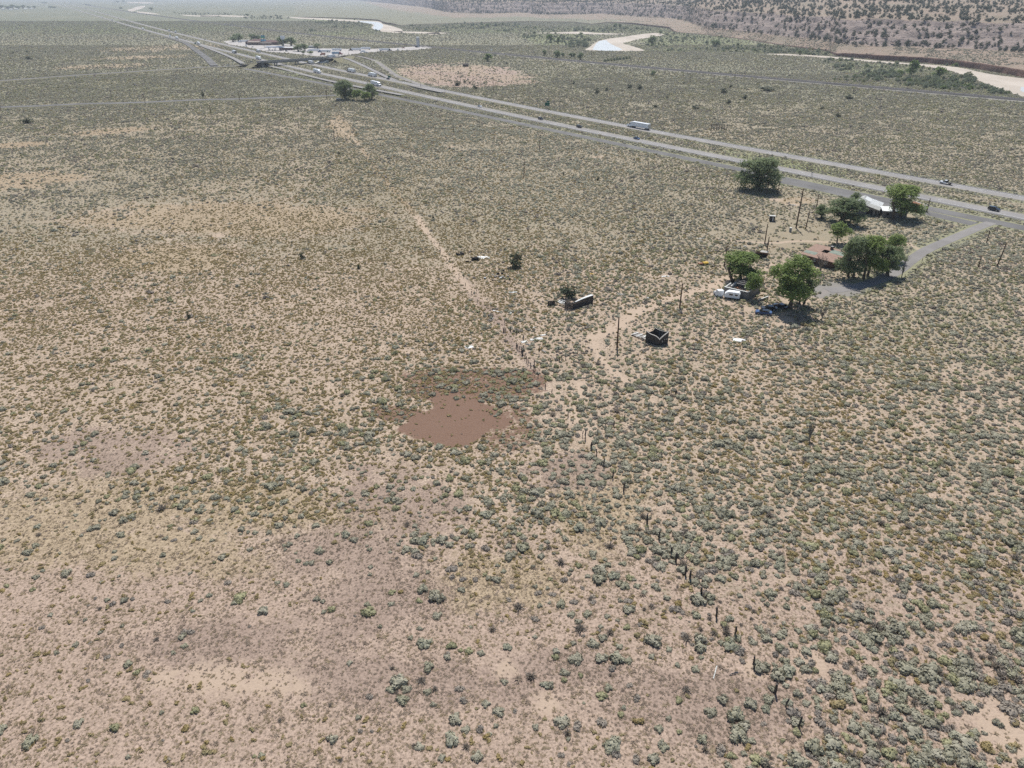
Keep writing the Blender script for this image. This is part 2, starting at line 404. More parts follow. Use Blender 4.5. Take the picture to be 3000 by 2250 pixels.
# railway: ballast bank, two pairs of rails and sleepers
mb = MB(); t = offs(rail_l, 0)
ribbon(mb, rail_l, -5.2, 5.2, 0.9)
for sg in (1, -1):
    a = offs(rail_l, 5.2 * sg); b = offs(rail_l, 8.0 * sg); a[:, 2] += 0.9; b[:, 2] += 0.02; k = len(mb.v); n = len(a)
    mb.v.extend(map(tuple, a)); mb.v.extend(map(tuple, b))
    for i in range(n - 1):
        f = (k + i, k + i + 1, k + n + i + 1, k + n + i); mb.f.append(f if sg > 0 else f[::-1]); mb.mi.append(0)
railway = struct(mb.build('railway', [M_ballast])); railway['label'] = 'dark ballasted double-track railway crossing the valley'
for d in (-3.0, -1.55, 1.55, 3.0):
    mb = MB(); ribbon(mb, rail_l, d - .1, d + .1, 1.16); ribbon(mb, rail_l, d - .11, d - .1, 1.0); mb.build('rail', [M_rail], railway)
plain_road('dirt_road', offs(rail_l, -12.0)[60:], 5.0, M_gravel, 0.03, 'gravel service road along the railway')
mark_line(occ, rail_l, 8.5)
# river bed (sand), water
def outline(pxs, z, step=6, closed=True):
    c = px_curve(list(pxs) + [pxs[0]], step); c = c[:-1]; c[:, 2] = z; return c
def sheet(name, pxs, z, mat, step=6, parent=None):
    c = outline(pxs, z, step)
    a = 0.5 * np.sum(c[:, 0] * np.roll(c[:, 1], -1) - c[:, 1] * np.roll(c[:, 0], -1))
    if a < 0: c = c[::-1]
    me = bpy.data.meshes.new(name); me.from_pydata([tuple(p) for p in c], [], [tuple(range(len(c)))]); me.materials.append(mat); me.update()
    mark_poly(occ, [tuple(p) for p in c]); return link(name, me, parent)
n = NT('river_sand'); p = n.pos
f = n.noise(0.02, 4, p, 0.6, (1, 0.35, 1)); f2 = n.noise(0.15, 4, p)
n.col(n.mix(n.math('MULTIPLY', n.ss(f2, 0.4, 0.8), 0.35), n.mix(n.ss(f, 0.35, 0.65), (0.52, 0.45, 0.37, 1), (0.42, 0.36, 0.29, 1)), (0.36, 0.30, 0.24, 1))); M_sand = n.m
n = NT('river_water'); n.col((0.55, 0.54, 0.50, 1)); n.b.inputs['Roughness'].default_value = 0.3; n.b.inputs['Specular IOR Level'].default_value = 0.6
n.bump(n.noise(0.5, 3, n.pos), 0.12, 0.1); M_water = n.m
beds = [
 [(1712,147),(1735,132),(1752,121),(1780,114),(1826,108),(1880,100),(1921,97),(1945,102),(1915,108),(1880,114),(1850,120),(1826,127),(1855,136),(1887,148),(1840,150),(1759,149)],
 [(830,49),(878,51),(953,54),(1041,59),(1109,63),(1122,70),(1150,77),(1176,86),(1176,96),(1140,95),(1109,91),(1088,82),(1091,72),(1060,66),(1007,62),(940,58),(870,54)],
 [(590,45),(640,44),(719,47),(719,50),(640,48),(590,48)],
 [(373,29),(390,24),(400,20),(424,17),(418,24),(400,30),(392,33),(380,33)],[(400,33),(440,37),(470,42),(440,41),(405,37)],[(373,6),(441,7),(445,10),(380,9)],[(530,43),(600,46),(650,47),(600,49),(545,46)],
 [(2215,158),(2300,158),(2397,163),(2460,168),(2546,176),(2671,186),(2795,196),(2895,216),(3000,230),(3150,250),(3150,318),(3000,284),(2944,268),(2900,252),(2870,239),(2820,220),(2770,205),(2671,191),(2580,184),(2500,176),(2397,168),(2300,162)],
 [(1560,97),(1620,95),(1700,93),(1760,97),(1840,100),(1760,101),(1650,99)],[(1250,97),(1285,95),(1280,101),(1255,101)],[(1150,92),(1180,92),(1300,96),(1296,99),(1200,97)]]
river_polys = [[tuple(p) for p in outline(b, 0, 8)] for b in beds]
road_far = [(near_l, 9), (far_l, 9), (rail_l, 9), (cross_l, 7)]
for i, b in enumerate(beds): struct(sheet('river_bed', b, 0.06, M_sand, 8))
for b in [[(1736,146),(1742,134),(1755,121),(1775,118),(1785,126),(1800,134),(1822,146),(1780,149)],[(1041,61),(1100,64),(1121,72),(1118,84),(1105,90),(1092,82),(1094,72),(1060,65)],[(2990,255),(3100,262),(3100,276),(3000,270)]]:
    struct(sheet('river_water', b, 0.10, M_water, 6))

# ================================================================ FAR BANK, MESA: a height field over azimuth and distance
def foot_bank(x):
    bx = np.array([-400, 600, 880, 953, 1041, 1109, 1125, 1170, 1200, 1330, 1528, 1681, 1735, 1782, 1850, 1959, 1975, 2050, 2200, 2308, 2422, 2452, 2600, 2700, 2795, 2870, 2940, 3000, 3400.])
    by = np.array([30, 40, 51, 53, 56, 61, 69, 75, 72, 68, 63, 65, 72, 66, 71, 84, 94, 100, 118, 136, 150, 165, 178, 184, 193, 204, 216, 228, 285.])
    fx = np.array([-400, 900, 1054, 1130, 1250, 1312, 1420, 1521, 1589, 1759, 1894, 1996, 2049, 2099, 2149, 2273, 2348, 2497, 2795, 2969, 3400.])
    fy = np.array([-6, -4, 2, 9, 22, 36, 40, 36, 43, 40, 50, 56, 76, 92, 102, 113, 126, 135, 142, 153, 172.])
    return np.interp(x, bx, by), np.interp(x, fx, fy)
ax = np.linspace(840, 3420, 640)
by, fy = foot_bank(ax)
k = np.ones(9) / 9
fy = np.convolve(np.pad(fy, 4, 'edge'), k, 'valid')
hb = np.interp(ax, [-400, 842, 870, 900, 1150, 1180, 1500, 1780, 1850, 1960, 1990, 2250, 2430, 2470, 2600, 3400], [-1.0, -1.0, .6, 2.5, 4, .6, 1.5, 2.0, 4.5, 5, .8, 1.5, 2.5, 5.5, 7, 8])
z1 = np.interp(ax, [-400, 842, 950, 1250, 1900, 2500, 3400], [-1.5, -1.5, 2, 7, 10, 14, 16])
st_h = np.interp(ax, [-400, 950, 1250, 1900, 2300, 2900, 3400], [0, 30, 45, 42, 34, 30, 30])
u = (ax - CX) / FPX
def ray_y(y, z): v = (y - CY) / FPX; t = (HC - z) / (ST + v * CT); return t * u, t * (CT - v * ST)
bX, bY = ray_y(by, 0.0); fX, fY = ray_y(np.maximum(fy, 2), z1)
rb = np.hypot(bX, bY); rf = np.maximum(np.hypot(fX, fY), rb + 60); az = np.arctan2(bX, bY)
azf = np.arctan2(fX, fY)
rows = []
tb = [0, 0.02, 0.5, 1, 3]
NR1, NR2 = 26, 110
far_d = np.concatenate([np.linspace(0, 260, 60), 260 + (np.linspace(0, 1, 51)[1:] ** 2) * 5200])
V = []; AT = []
def mesa_h(d, i0):                           # height above the foot by distance beyond it
    w = 150.0
    return d, w
for j in range(5 + NR1 + len(far_d)):
    if j < 5:
        r = rb + np.array([0, .4, 1.1, 1.8, 3.0])[j] + (0 if j == 0 else 1) * (fbm(ax / 14, ax * 0, 5) - .5) * 7
        z = hb * np.array([0, 0.35, 0.75, .96, 1.0])[j] - (0.5 if j == 0 else 0)
        A = azf * 0 + az; bank = 1.0 - 0.55 * (j == 4)
        kind = np.full_like(ax, bank); slope = np.zeros_like(ax)
    elif j < 5 + NR1:
        t = (j - 4) / NR1
        r = (rb + 3) * (1 - t) + rf * t
        z = hb + (z1 - hb) * (t * 0.6 + 0.4 * t * t)
        A = az * (1 - t) + azf * t
        X = r * np.sin(A); Y = r * np.cos(A); z = z + (fbm(X / 60, Y / 60, 3) - .5) * 2.0 * min(1, t * 4) * (1 - t ** 6)
        kind = np.zeros_like(ax); slope = np.zeros_like(ax)
    else:
        d = far_d[j - 5 - NR1]
        r = rf + d; A = azf
        X = r * np.sin(A); Y = r * np.cos(A)
        w = 130 + 90 * fbm(X / 220, Y / 220, 9)
        dd = d + (fbm(X / 45, Y / 45, 21) - .5) * 130 * min(1, d / 40)
        s = np.clip(dd / w, 0, 1)
        led = s + 0.05 * np.sin(s * 2 * np.pi * 3 + 5 * fbm(X / 200, Y / 200, 77))           # ledges
        z = z1 + st_h * np.clip(led, 0, 1)
        up = np.clip(d - w, 0, None)
        z = z + np.minimum(up * 0.043, 34) + (fbm(X / 25, Y / 25, 31) - .5) * 5.5 * sst(0, 40, d) * np.where(s < 1, 1, .35)
        z = z + (fbm(X / 120, Y / 120, 41) - .5) * 10 * sst(30, 300, d)
        kind = np.zeros_like(ax); slope = sst(0.0, 0.12, s) * (1 - 0.85 * sst(0.85, 1.0, s)) * sst(.3, .9, st_h / 20)
    X = r * np.sin(A); Y = r * np.cos(A)
    V.append(np.stack([X, Y, z], 1)); AT.append(np.stack([kind, slope], 1))
V = np.array(V); AT = np.array(AT); NRr, NCc = V.shape[:2]
idx = np.arange(NRr * NCc).reshape(NRr, NCc)
q = np.stack([idx[:-1, :-1], idx[:-1, 1:], idx[1:, 1:], idx[1:, :-1]], -1).reshape(-1, 4)
tt = np.concatenate([np.zeros(5), np.arange(1, NR1 + 1) / NR1, np.ones(len(far_d))]); pln = np.clip((1 - np.interp(ax, [1020, 1130], [0, 1]))[None, :] + (1 - sst(.15, .8, tt))[:, None] * (1 - np.interp(ax, [1500, 2000], [0, .75]))[None, :], 0, 1); AT = np.concatenate([AT, pln[:, :, None]], 2)
n = NT('far_bank_soil'); p = n.pos
kd = n.attr('bank'); sp = n.attr('rocky')
f = n.noise(0.02, 5, p, 0.62); f2 = n.noise(0.22, 5, p, 0.7); f3 = n.noise(0.09, 5, p, 0.65, (1, 1, 2.2))
apr = n.mix(n.ss(f, 0.38, 0.62), (0.30, 0.22, 0.16, 1), (0.25, 0.20, 0.14, 1))
apr = n.mix(n.math('MULTIPLY', n.ss(f2, 0.52, 0.68), 0.55), apr, (0.15, 0.14, 0.10, 1))
fq = n.noise(0.30, 4, p, 0.75)
apr = n.mix(n.math('MULTIPLY', n.ss(n.math('ADD', n.attr('plain'), n.math('MULTIPLY', n.math('SUBTRACT', f, .5), 1.2)), .3, .7), .9), apr, n.mix(n.ss(fq, 0.42, 0.60), (0.235, 0.225, 0.145, 1), (0.15, 0.155, 0.10, 1)))
rock = n.mix(n.ss(f3, 0.38, 0.62), (0.225, 0.175, 0.150, 1), (0.30, 0.235, 0.195, 1))
rock = n.mix(n.math('MULTIPLY', n.ss(f2, 0.5, 0.66), 0.7), rock, (0.15, 0.12, 0.105, 1))
c = n.mix(n.ss(n.math('ADD', sp, n.math('MULTIPLY', n.math('SUBTRACT', f2, 0.5), 0.9)), 0.25, 0.65), apr, rock)
c = n.mix(n.ss(kd, 0.5, 0.9), c, n.mix(f2, (0.12, 0.065, 0.05, 1), (0.20, 0.115, 0.085, 1)))
n.col(c); n.bump(n.math('ADD', n.math('MULTIPLY', f2, 1.0), n.math('MULTIPLY', f3, 0.8)), 0.8, 3.0)
me = npmesh('hillside', V.reshape(-1, 3), q, n.m, True)
for nm, k in (('bank', 0), ('rocky', 1), ('plain', 2)):
    a = me.attributes.new(nm, 'FLOAT', 'POINT'); a.data.foreach_set('value', AT[..., k].astype(np.float32).ravel())
hill = struct(link('hillside', me)); hill['label'] = 'rocky mesa slope rising behind the eroded far river bank'
mesa_V = V; mesa_AT = AT; mesa_base = 5 + NR1
# ---------------------------------------------------------------- footprints kept free of shrubs, worn yards
lot = [(655,121),(700,117),(740,118),(800,124),(860,132),(900,140),(1007,143),(1088,143),(1151,141),(1223,136),(1262,138),(1262,142),(1220,146),(1169,149),(1079,154),(1010,162),(960,166),(920,164),(884,160),(830,155),(782,151),(741,142),(705,136),(668,129)]
M_lotm = M_lot
o = struct(sheet('truck_lot', lot, 0.04, M_lot, 8)); o['label'] = 'pale concrete yard of the truck stop'
river_polys.append([tuple(p) for p in outline(lot, 0, 8)])
for poly in ([(103,250),(111,239.6),(120.5,247.4),(114,260)], [(149.6,312),(159,306),(170,303.5),(173,309),(168,325.5),(161,325.5)], [(66.3,216),(73,210),(81.5,217),(74.5,222.5)],
             [(66.3,213.5),(70.5,210.5),(72.5,212.5),(68.5,215.5)], [(15.4,203.4),(18.5,203),(25.5,208),(24,211),(16,209)], [(36.3,180.3),(39.9,177.2),(43,179.4),(39.3,182.5)], [(33,185),(36.4,180.5),(38,184),(35.5,188)], [(176.5,312.5),(184,314),(187,323),(179,323)]):
    mark_poly(occ, poly)
for (x, y, r) in [(2350,850,7),(2310,880,5),(2460,845,6),(2480,835,5),(2130,890,3.5),(2300,935,5),(2290,950,4),(2190,905,4)]:
    p = G(x, y); _disc(occ, p.x, p.y, r * .5, 1.0); _disc(trk, p.x, p.y, r * .6, .6, r * .5)
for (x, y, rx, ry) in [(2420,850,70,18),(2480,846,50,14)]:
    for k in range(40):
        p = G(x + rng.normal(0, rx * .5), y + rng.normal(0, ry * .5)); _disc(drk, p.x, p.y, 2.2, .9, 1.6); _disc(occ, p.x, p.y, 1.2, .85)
for k in range(70):
    p = G(2330 + rng.normal(0, 75), 692 + rng.normal(0, 20)); _disc(occ, p.x, p.y, 2.0, .8)
# ================================================================ GROUND: zones of soil and cover, then the sheet itself
def ell(px, py, cx, cy, rx, ry, rot=0, nz=0, soft=0.35):
    c, s = math.cos(rad(rot)), math.sin(rad(rot)); dx = px - cx; dy = py - cy
    d = np.hypot((dx * c + dy * s) / rx, (-dx * s + dy * c) / ry) + nz
    return 1 - sst(1 - soft, 1 + soft, d)
def zones(X, Y):
    px, py, zc = Pa(X, Y)
    n6 = fbm(X / 6, Y / 6, 11) - .5; n20 = fbm(X / 20, Y / 20, 12) - .5; n60 = fbm(X / 60, Y / 60, 13) - .5; n200 = fbm(X / 200, Y / 200, 14) - .5
    # everything sheared along the ground's own streaks
    z = {}
    nz = n6 * .5 + n20 * .6
    red = ell(px, py, 1322, 1252, 152, 68, -3, nz * 1.5, .25)
    z['redcore'] = red
    red2 = np.maximum(ell(px, py, 1390, 1130, 200, 55, 0, nz * 1.5, .5) * .65, ell(px, py, 1480, 1270, 130, 110, 0, nz * 1.5, .5) * .5)
    red2 = np.maximum(red2, ell(px, py, 1180, 1210, 110, 26, 0, nz * 1.5, .4) * .6)
    z['red'] = np.maximum(red, red2)
    br = 0
    for a in [(1180,1470,260,110,10),(1130,1760,210,130,-30),(1020,1600,200,90,0),(2120,2050,330,120,5),(1350,2000,330,80,0),(560,1890,260,70,0),(420,1330,170,50,-10),(250,1300,120,40,-10),(1600,1950,220,60,0),(1050,2000,200,90,0),(1640,1380,140,60,0)]:
        br = np.maximum(br, ell(px, py, *a, nz * 1.6, .5))
    br = np.maximum(br, sampb(dkt, X, Y)); z['brown'] = br * .8
    st = 0
    for a in [(300,1560,520,130,4),(700,1480,500,90,4),(1750,1500,160,200,0),(1500,1700,300,110,0)]:
        st = np.maximum(st, ell(px, py, *a, nz * 1.2, .5) * .75)
    for a in [(60,530,200,28,-4),(330,385,130,9,-4),(60,425,90,8,-3),(1000,375,45,30,35),(520,760,180,40,0),(700,640,400,50,0),(500,140,260,10,-2),(290,195,170,9,-2),(420,168,180,7,-2),(140,88,120,5,-2),(2330,590,60,10,0)]:
        st = np.maximum(st, ell(px, py, *a, nz * 1.2, .5))
    st = np.maximum(st, .38 * (1 - sst(900, 1150, px + (py - 400) * .3)) * sst(250, 300, py) * (1 - sst(560, 700, py)) * sst(-.15, .2, n60 + n20 * .5))
    st = np.maximum(st, sst(0.0, .2, n200 + n60 * .6) * .55 * (1 - sst(200, 330, py)))
    st = np.maximum(st, sampb(gold, X, Y)); z['straw'] = st
    z['orange'] = np.clip(ell(px, py, 2330, 690, 190, 55, 6, nz, .4) + ell(px, py, 1100, 540, 80, 110, -40, nz, .5) * .8 + ell(px, py, 500, 450, 700, 170, 0, nz, .6) * .55 + ell(px, py, 1450, 400, 260, 60, 0, nz, .5) * .4 + ell(px, py, 600, 250, 600, 60, 0, nz, .5) * .5, 0, 1)
    pink = ell(px, py, 1350, 222, 215, 34, 2, nz * .8, .25)
    z['pink'] = np.maximum(pink, np.maximum(sst(1350, 1800, py) * .75, ell(px, py, 650, 1985, 260, 20, 2, nz, .4)))
    # green cover
    gr = 0.35 * sst(1300, 2100, px) * sst(600, 800, py) * (1 - sst(1700, 2000, py))
    for a in [(1900,560,500,130,10),(2650,900,400,300,0),(1200,640,300,60,0),(100,300,400,20,0)]: gr = np.maximum(gr, .6 * ell(px, py, *a, nz, .6))
    gr = np.maximum(gr, .95 * (1 - sst(520, 1050, py)))
    z['green'] = gr * (1 - pink) * (1 - .85 * st)
    md = 0
    for a in [(1420,84,190,13,0),(1800,84,190,12,0),(2050,122,190,28,4),(2250,148,220,12,4),(1640,112,110,20,0),(2620,215,190,28,10),(2750,245,170,26,14),(1000,98,110,6,0),(1030,74,120,14,8),(1960,140,90,12,0),(2900,270,90,14,8),(300,80,420,18,0)]:
        md = np.maximum(md, ell(px, py, *a, nz, .5))
    for a in [(1150,268,120,10,18),(930,238,140,10,17),(2300,480,220,16,10),(760,165,90,8,14)]:
        md = np.maximum(md, ell(px, py, *a, nz, .6) * .8)
    z['meadow'] = md
    z['zc'] = zc; z['px'] = px; z['py'] = py; z['n6'] = n6; z['n20'] = n20; z['n60'] = n60; z['n200'] = n200
    return z

ang = np.concatenate([np.linspace(-50, 50, 620), np.linspace(50, 310, 60)[1:-1]])
rr = np.concatenate([[2.0], np.geomspace(36, 1400, 800), np.geomspace(1400, 26000, 70)[1:]])
A, R = np.meshgrid(np.radians(ang), rr)
GX = R * np.sin(A); GY = R * np.cos(A)
sh = GX.shape; X = GX.ravel(); Y = GY.ravel()
Z = zones(X, Y)
front = (np.abs(((ang + 180) % 360) - 180) < 51)
fm = np.broadcast_to(front, sh).ravel() * 1.0
vis = (Y > 20)
def A_(v): return np.where(vis, v, 0).astype(np.float32)
trv = sampb(trk, X, Y); vgv = sampb(vrg, X, Y)
dk = np.zeros_like(X)
ni, nj = sh
idx = np.arange(ni * nj).reshape(ni, nj); idx2 = np.concatenate([idx, idx[:, :1]], 1)
q = np.stack([idx2[:-1, :-1], idx2[:-1, 1:], idx2[1:, 1:], idx2[1:, :-1]], -1).reshape(-1, 4)
n = NT('desert_ground'); p = n.pos
aR = n.attr('red'); aB = n.attr('brown'); aS = n.attr('straw'); aO = n.attr('orange'); aP = n.attr('pink'); aG = n.attr('green'); aT = n.attr('track'); aV = n.attr('verge'); aF = n.attr('far')
f40 = n.noise(0.035, 5, p, 0.6); f8 = n.noise(0.16, 5, p, 0.68); f2 = n.noise(0.75, 5, p, 0.7); f05 = n.noise(2.6, 4, p, 0.7); fs = n.noise(0.10, 5, p, 0.7, (0.25, 1.0, 1.0))
def soft(a, amp=0.6, lo=0.3, hi=0.7, wide=.35):
    w = n.math('MULTIPLY_ADD', n.math('SUBTRACT', n.math('ADD', n.math('MULTIPLY', f2, 1 - wide), n.math('MULTIPLY', f8, wide)), 0.5), amp * 4.5, a)
    return n.ss(w, lo, hi)
soil = n.mix(n.ss(f8, 0.36, 0.64), (0.475, 0.365, 0.270, 1), (0.39, 0.298, 0.216, 1))
soil = n.mix(n.math('MULTIPLY', n.ss(f2, 0.50, 0.60), 0.5), soil, (0.30, 0.235, 0.155, 1))
soil = n.mix(n.math('MULTIPLY', n.ss(f05, 0.50, 0.62), 0.6), soil, (0.235, 0.18, 0.12, 1))
f3m = n.math('ADD', n.math('MULTIPLY', n.noise(2.2, 5, p, 0.8), .6), n.math('MULTIPLY', f05, .4))
soil = n.mix(n.math('MULTIPLY', aP, 0.75), soil, n.mix(f2, (0.42, 0.305, 0.240, 1), (0.30, 0.215, 0.168, 1)))
c = n.mix(n.math('MULTIPLY', soft(aS), 0.85), soil, n.mix(n.ss(f2, 0.35, 0.65), (0.43, 0.335, 0.215, 1), (0.31, 0.235, 0.15, 1)))
c = n.mix(n.math('MULTIPLY', soft(aO, .7), 0.55), c, n.mix(n.ss(f2, 0.35, 0.65), (0.33, 0.23, 0.125, 1), (0.22, 0.155, 0.09, 1)))
c = n.mix(n.math('MULTIPLY', soft(aB, .9, .25, .75, .5), 0.8), c, n.mix(n.ss(f2, 0.3, 0.7), (0.25, 0.182, 0.142, 1), (0.345, 0.255, 0.198, 1)))
c = n.mix(n.math('MULTIPLY', n.ss(f3m, 0.47, 0.57), 0.75), c, n.mix(1.0, c, (0.56, 0.55, 0.54, 1), 'MULTIPLY'))
c = n.mix(n.math('MULTIPLY', n.ss(f3m, 0.50, 0.38), 0.5), c, n.mix(1.0, c, (1.22, 1.22, 1.22, 1), 'MULTIPLY'))
c = n.mix(n.math('MULTIPLY', soft(aG, .6), 0.75), c, n.mix(n.ss(f2, 0.38, 0.62), (0.215, 0.20, 0.135, 1), (0.32, 0.265, 0.18, 1)))
c = n.mix(n.math('MULTIPLY', soft(aV, .7), 0.75), c, n.mix(n.ss(f2, 0.35, 0.65), (0.185, 0.195, 0.105, 1), (0.255, 0.25, 0.15, 1)))
c = n.mix(n.math('MULTIPLY', soft(aR, .35, .35, .6), 0.92), c, n.mix(n.ss(f05, 0.3, 0.7), (0.125, 0.068, 0.045, 1), (0.205, 0.122, 0.082, 1)))
c = n.mix(n.math('MULTIPLY', soft(aT, .4), 0.8), c, n.mix(f2, (0.47, 0.36, 0.265, 1), (0.40, 0.30, 0.215, 1)))
# beyond the shrubs that are built one by one: their mottled grey-green cover
fq = n.noise(0.30, 4, p, 0.75); fq2 = n.noise(0.012, 4, p, 0.6)
veg = n.mix(n.ss(fq, 0.42, 0.60), (0.275, 0.25, 0.165, 1), (0.15, 0.15, 0.10, 1))
veg = n.mix(n.math('MULTIPLY', n.ss(fq2, 0.45, 0.68), 0.5), veg, (0.30, 0.255, 0.155, 1))
veg = n.mix(n.math('MULTIPLY', n.ss(fs, 0.56, 0.7), 0.6), veg, (0.215, 0.21, 0.115, 1))
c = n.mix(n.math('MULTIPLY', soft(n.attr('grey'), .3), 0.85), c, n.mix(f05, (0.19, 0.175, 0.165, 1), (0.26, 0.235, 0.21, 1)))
c = n.mix(n.math('MULTIPLY', aF, n.ss(n.math('SUBTRACT', 1.0, n.math('MAXIMUM', n.math('MULTIPLY', aP, 1.0), n.math('MULTIPLY', aS, .8))), 0.1, 0.7)), c, veg)
c = n.mix(n.attr('distant'), c, n.mix(n.ss(fq, 0.42, 0.6), (0.185, 0.185, 0.115, 1), (0.12, 0.125, 0.08, 1)))  # darker far cover: colour and shading of shrubs not built there
c = n.mix(n.math('MULTIPLY', soft(n.attr('meadow'), .4), 0.8), c, n.mix(n.ss(fq, 0.42, 0.6), (0.23, 0.24, 0.105, 1), (0.15, 0.17, 0.085, 1)))
n.col(c)
n.bump(n.math('ADD', n.math('MULTIPLY', f2, 0.6), n.math('MULTIPLY', f05, 0.4)), 0.55, 0.35)
me = npmesh('ground', np.stack([X, Y, np.zeros_like(X)], 1), q, n.m, False)
nrm = None
farv = sst(560, 900, Y + np.abs(X) * .3)
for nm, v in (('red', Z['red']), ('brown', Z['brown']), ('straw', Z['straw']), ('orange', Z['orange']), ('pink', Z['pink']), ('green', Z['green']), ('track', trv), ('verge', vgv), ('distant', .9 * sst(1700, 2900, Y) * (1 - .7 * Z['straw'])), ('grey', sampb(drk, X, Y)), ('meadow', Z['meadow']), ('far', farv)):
    a = me.attributes.new(nm, 'FLOAT', 'POINT'); a.data.foreach_set('value', A_(v * np.ones_like(X)) * (1 if nm == 'far' else 1))
ground = struct(link('ground', me)); ground['label'] = 'dry pinkish tan desert flat'
# ================================================================ PLANTS
def leaf_mat(name, stops, trans=0.25, var=0.35, pscale=None):
    """foliage: colour varies from plant to plant and from clump to clump"""
    n = NT(name); r = n.rnd
    c = n.ramp(r, [(i / (len(stops) - 1), tuple(s) + (1,)) for i, s in enumerate(stops)])
    f = n.noise(pscale or 3.0, 3, n.obj, 0.7)
    c = n.mix(n.math('MULTIPLY', n.ss(f, 0.4, 0.65), var), c, n.mix(1.0, c, (0.6, 0.62, 0.62, 1), 'MULTIPLY'))
    n.col(c); n.b.inputs['Roughness'].default_value = 0.75
    if trans:
        tr = n.n('ShaderNodeBsdfTranslucent'); n.l(c, tr.inputs[0])
        ms = n.n('ShaderNodeMixShader'); ms.inputs[0].default_value = trans
        n.l(n.b.outputs[0], ms.inputs[1]); n.l(tr.outputs[0], ms.inputs[2]); n.l(ms.outputs[0], n.out.inputs[0])
    return n.m
M_sage = leaf_mat('sagebrush_leaf', [(0.34, 0.315, 0.23), (0.40, 0.37, 0.275), (0.365, 0.345, 0.24), (0.45, 0.415, 0.315)], 0.28)
M_green = leaf_mat('rabbitbrush_leaf', [(0.37, 0.35, 0.20), (0.43, 0.405, 0.235), (0.335, 0.32, 0.185)], 0.3)
M_pale = leaf_mat('pale_sage_leaf', [(0.42, 0.405, 0.30), (0.49, 0.47, 0.355), (0.38, 0.37, 0.27)], 0.4)
M_ochre = leaf_mat('snakeweed_leaf', [(0.45, 0.345, 0.15), (0.40, 0.32, 0.165), (0.48, 0.385, 0.21), (0.37, 0.315, 0.175)], 0.4)
M_dead = leaf_mat('dead_twig', [(0.36, 0.31, 0.25), (0.31, 0.27, 0.225), (0.41, 0.35, 0.28)], 0.3)
M_grass = leaf_mat('dry_grass', [(0.44, 0.345, 0.225), (0.38, 0.295, 0.195), (0.34, 0.27, 0.175), (0.49, 0.395, 0.265)], 0.4)
M_brown = leaf_mat('brown_tuft', [(0.35, 0.27, 0.20), (0.29, 0.225, 0.17), (0.38, 0.30, 0.22)], 0.35)
M_jun = leaf_mat('juniper_leaf', [(0.090, 0.105, 0.058), (0.108, 0.120, 0.068), (0.078, 0.096, 0.054)], 0.1, 0.5, 1.5)

def shrub_mesh(name, seed, mat, nleaf=70, lobes=5, hgt_=0.75, leaf=0.30, spiky=0.0, core=True):
    """a mound of leaf clumps: unit radius, standing on z = 0"""
    r = np.random.default_rng(seed); V = []; F = []
    L = [(0, 0, .25, .62)] + [(math.cos(a) * d, math.sin(a) * d, r.uniform(.1, .3), r.uniform(.36, .55)) for a, d in zip(r.uniform(0, 6.3, lobes), r.uniform(.3, .62, lobes))]
    if core:
        bm = bmesh.new()
        for (x, y, z, s) in L:
            bmesh.ops.create_icosphere(bm, subdivisions=1, radius=s * .9, matrix=Matrix.Translation((x, y, z * hgt_)) @ Matrix.Diagonal((1, 1, hgt_ * .9, 1)))
        for v in bm.verts:
            v.co += Vector(r.normal(0, .05, 3)); v.co.z = max(v.co.z, -0.03)
        bm.verts.ensure_lookup_table()
        V = [tuple(v.co) for v in bm.verts]; F = [tuple(v.index for v in f.verts) for f in bm.faces if f.calc_center_median().z > 0.0]
        bm.free()
    for i in range(nleaf):
        x, y, z, s = L[r.integers(len(L))]
        t = r.uniform(0, 6.283); ph = math.acos(r.uniform(-.1, 1))
        d = np.array([math.sin(ph) * math.cos(t), math.sin(ph) * math.sin(t), math.cos(ph)])
        p = np.array([x, y, z * hgt_]) + d * s * r.uniform(.75, 1.05) * np.array([1, 1, hgt_]); p[2] = max(p[2], .02)
        a = np.cross(d, r.normal(0, 1, 3)); a /= np.linalg.norm(a) + 1e-6
        b = d * r.uniform(-.15, .6) + np.cross(d, a) * (1 if r.random() < .5 else -1) * r.uniform(.5, 1); b /= np.linalg.norm(b)
        w = leaf * r.uniform(.5, 1.1); h = leaf * r.uniform(.7, 1.2) * (1 + spiky); k = len(V)
        if spiky or i % 2:
            V += [tuple(p - a * w * .5), tuple(p + a * w * .5), tuple(p + b * h)]; F.append((k, k + 1, k + 2))
        else:
            V += [tuple(p - a * w * .5 - b * h * .3), tuple(p + a * w * .5 - b * h * .3), tuple(p + a * w * .4 + b * h * .6), tuple(p - a * w * .4 + b * h * .6)]
            F.append((k, k + 1, k + 2, k + 3))
    me = bpy.data.meshes.new(name); me.from_pydata(V, [], F); me.materials.append(mat); me.update(); return me
def twig_mesh(name, seed, mat, nt=60):
    r = np.random.default_rng(seed); V = []; F = []
    for i in range(nt):
        t = r.uniform(0, 6.283); ph = r.uniform(.1, 1.35); l = r.uniform(.5, 1.0)
        d = np.array([math.sin(ph) * math.cos(t), math.sin(ph) * math.sin(t), math.cos(ph) * .75]); o = np.array([r.normal(0, .15), r.normal(0, .15), 0])
        a = np.cross(d, r.normal(0, 1, 3)); a /= np.linalg.norm(a) + 1e-6; w = .05; k = len(V)
        V += [tuple(o - a * w), tuple(o + a * w), tuple(o + d * l + a * w * .6), tuple(o + d * l - a * w * .6)]; F.append((k, k + 1, k + 2, k + 3))
    me = bpy.data.meshes.new(name); me.from_pydata(V, [], F); me.materials.append(mat); me.update(); return me
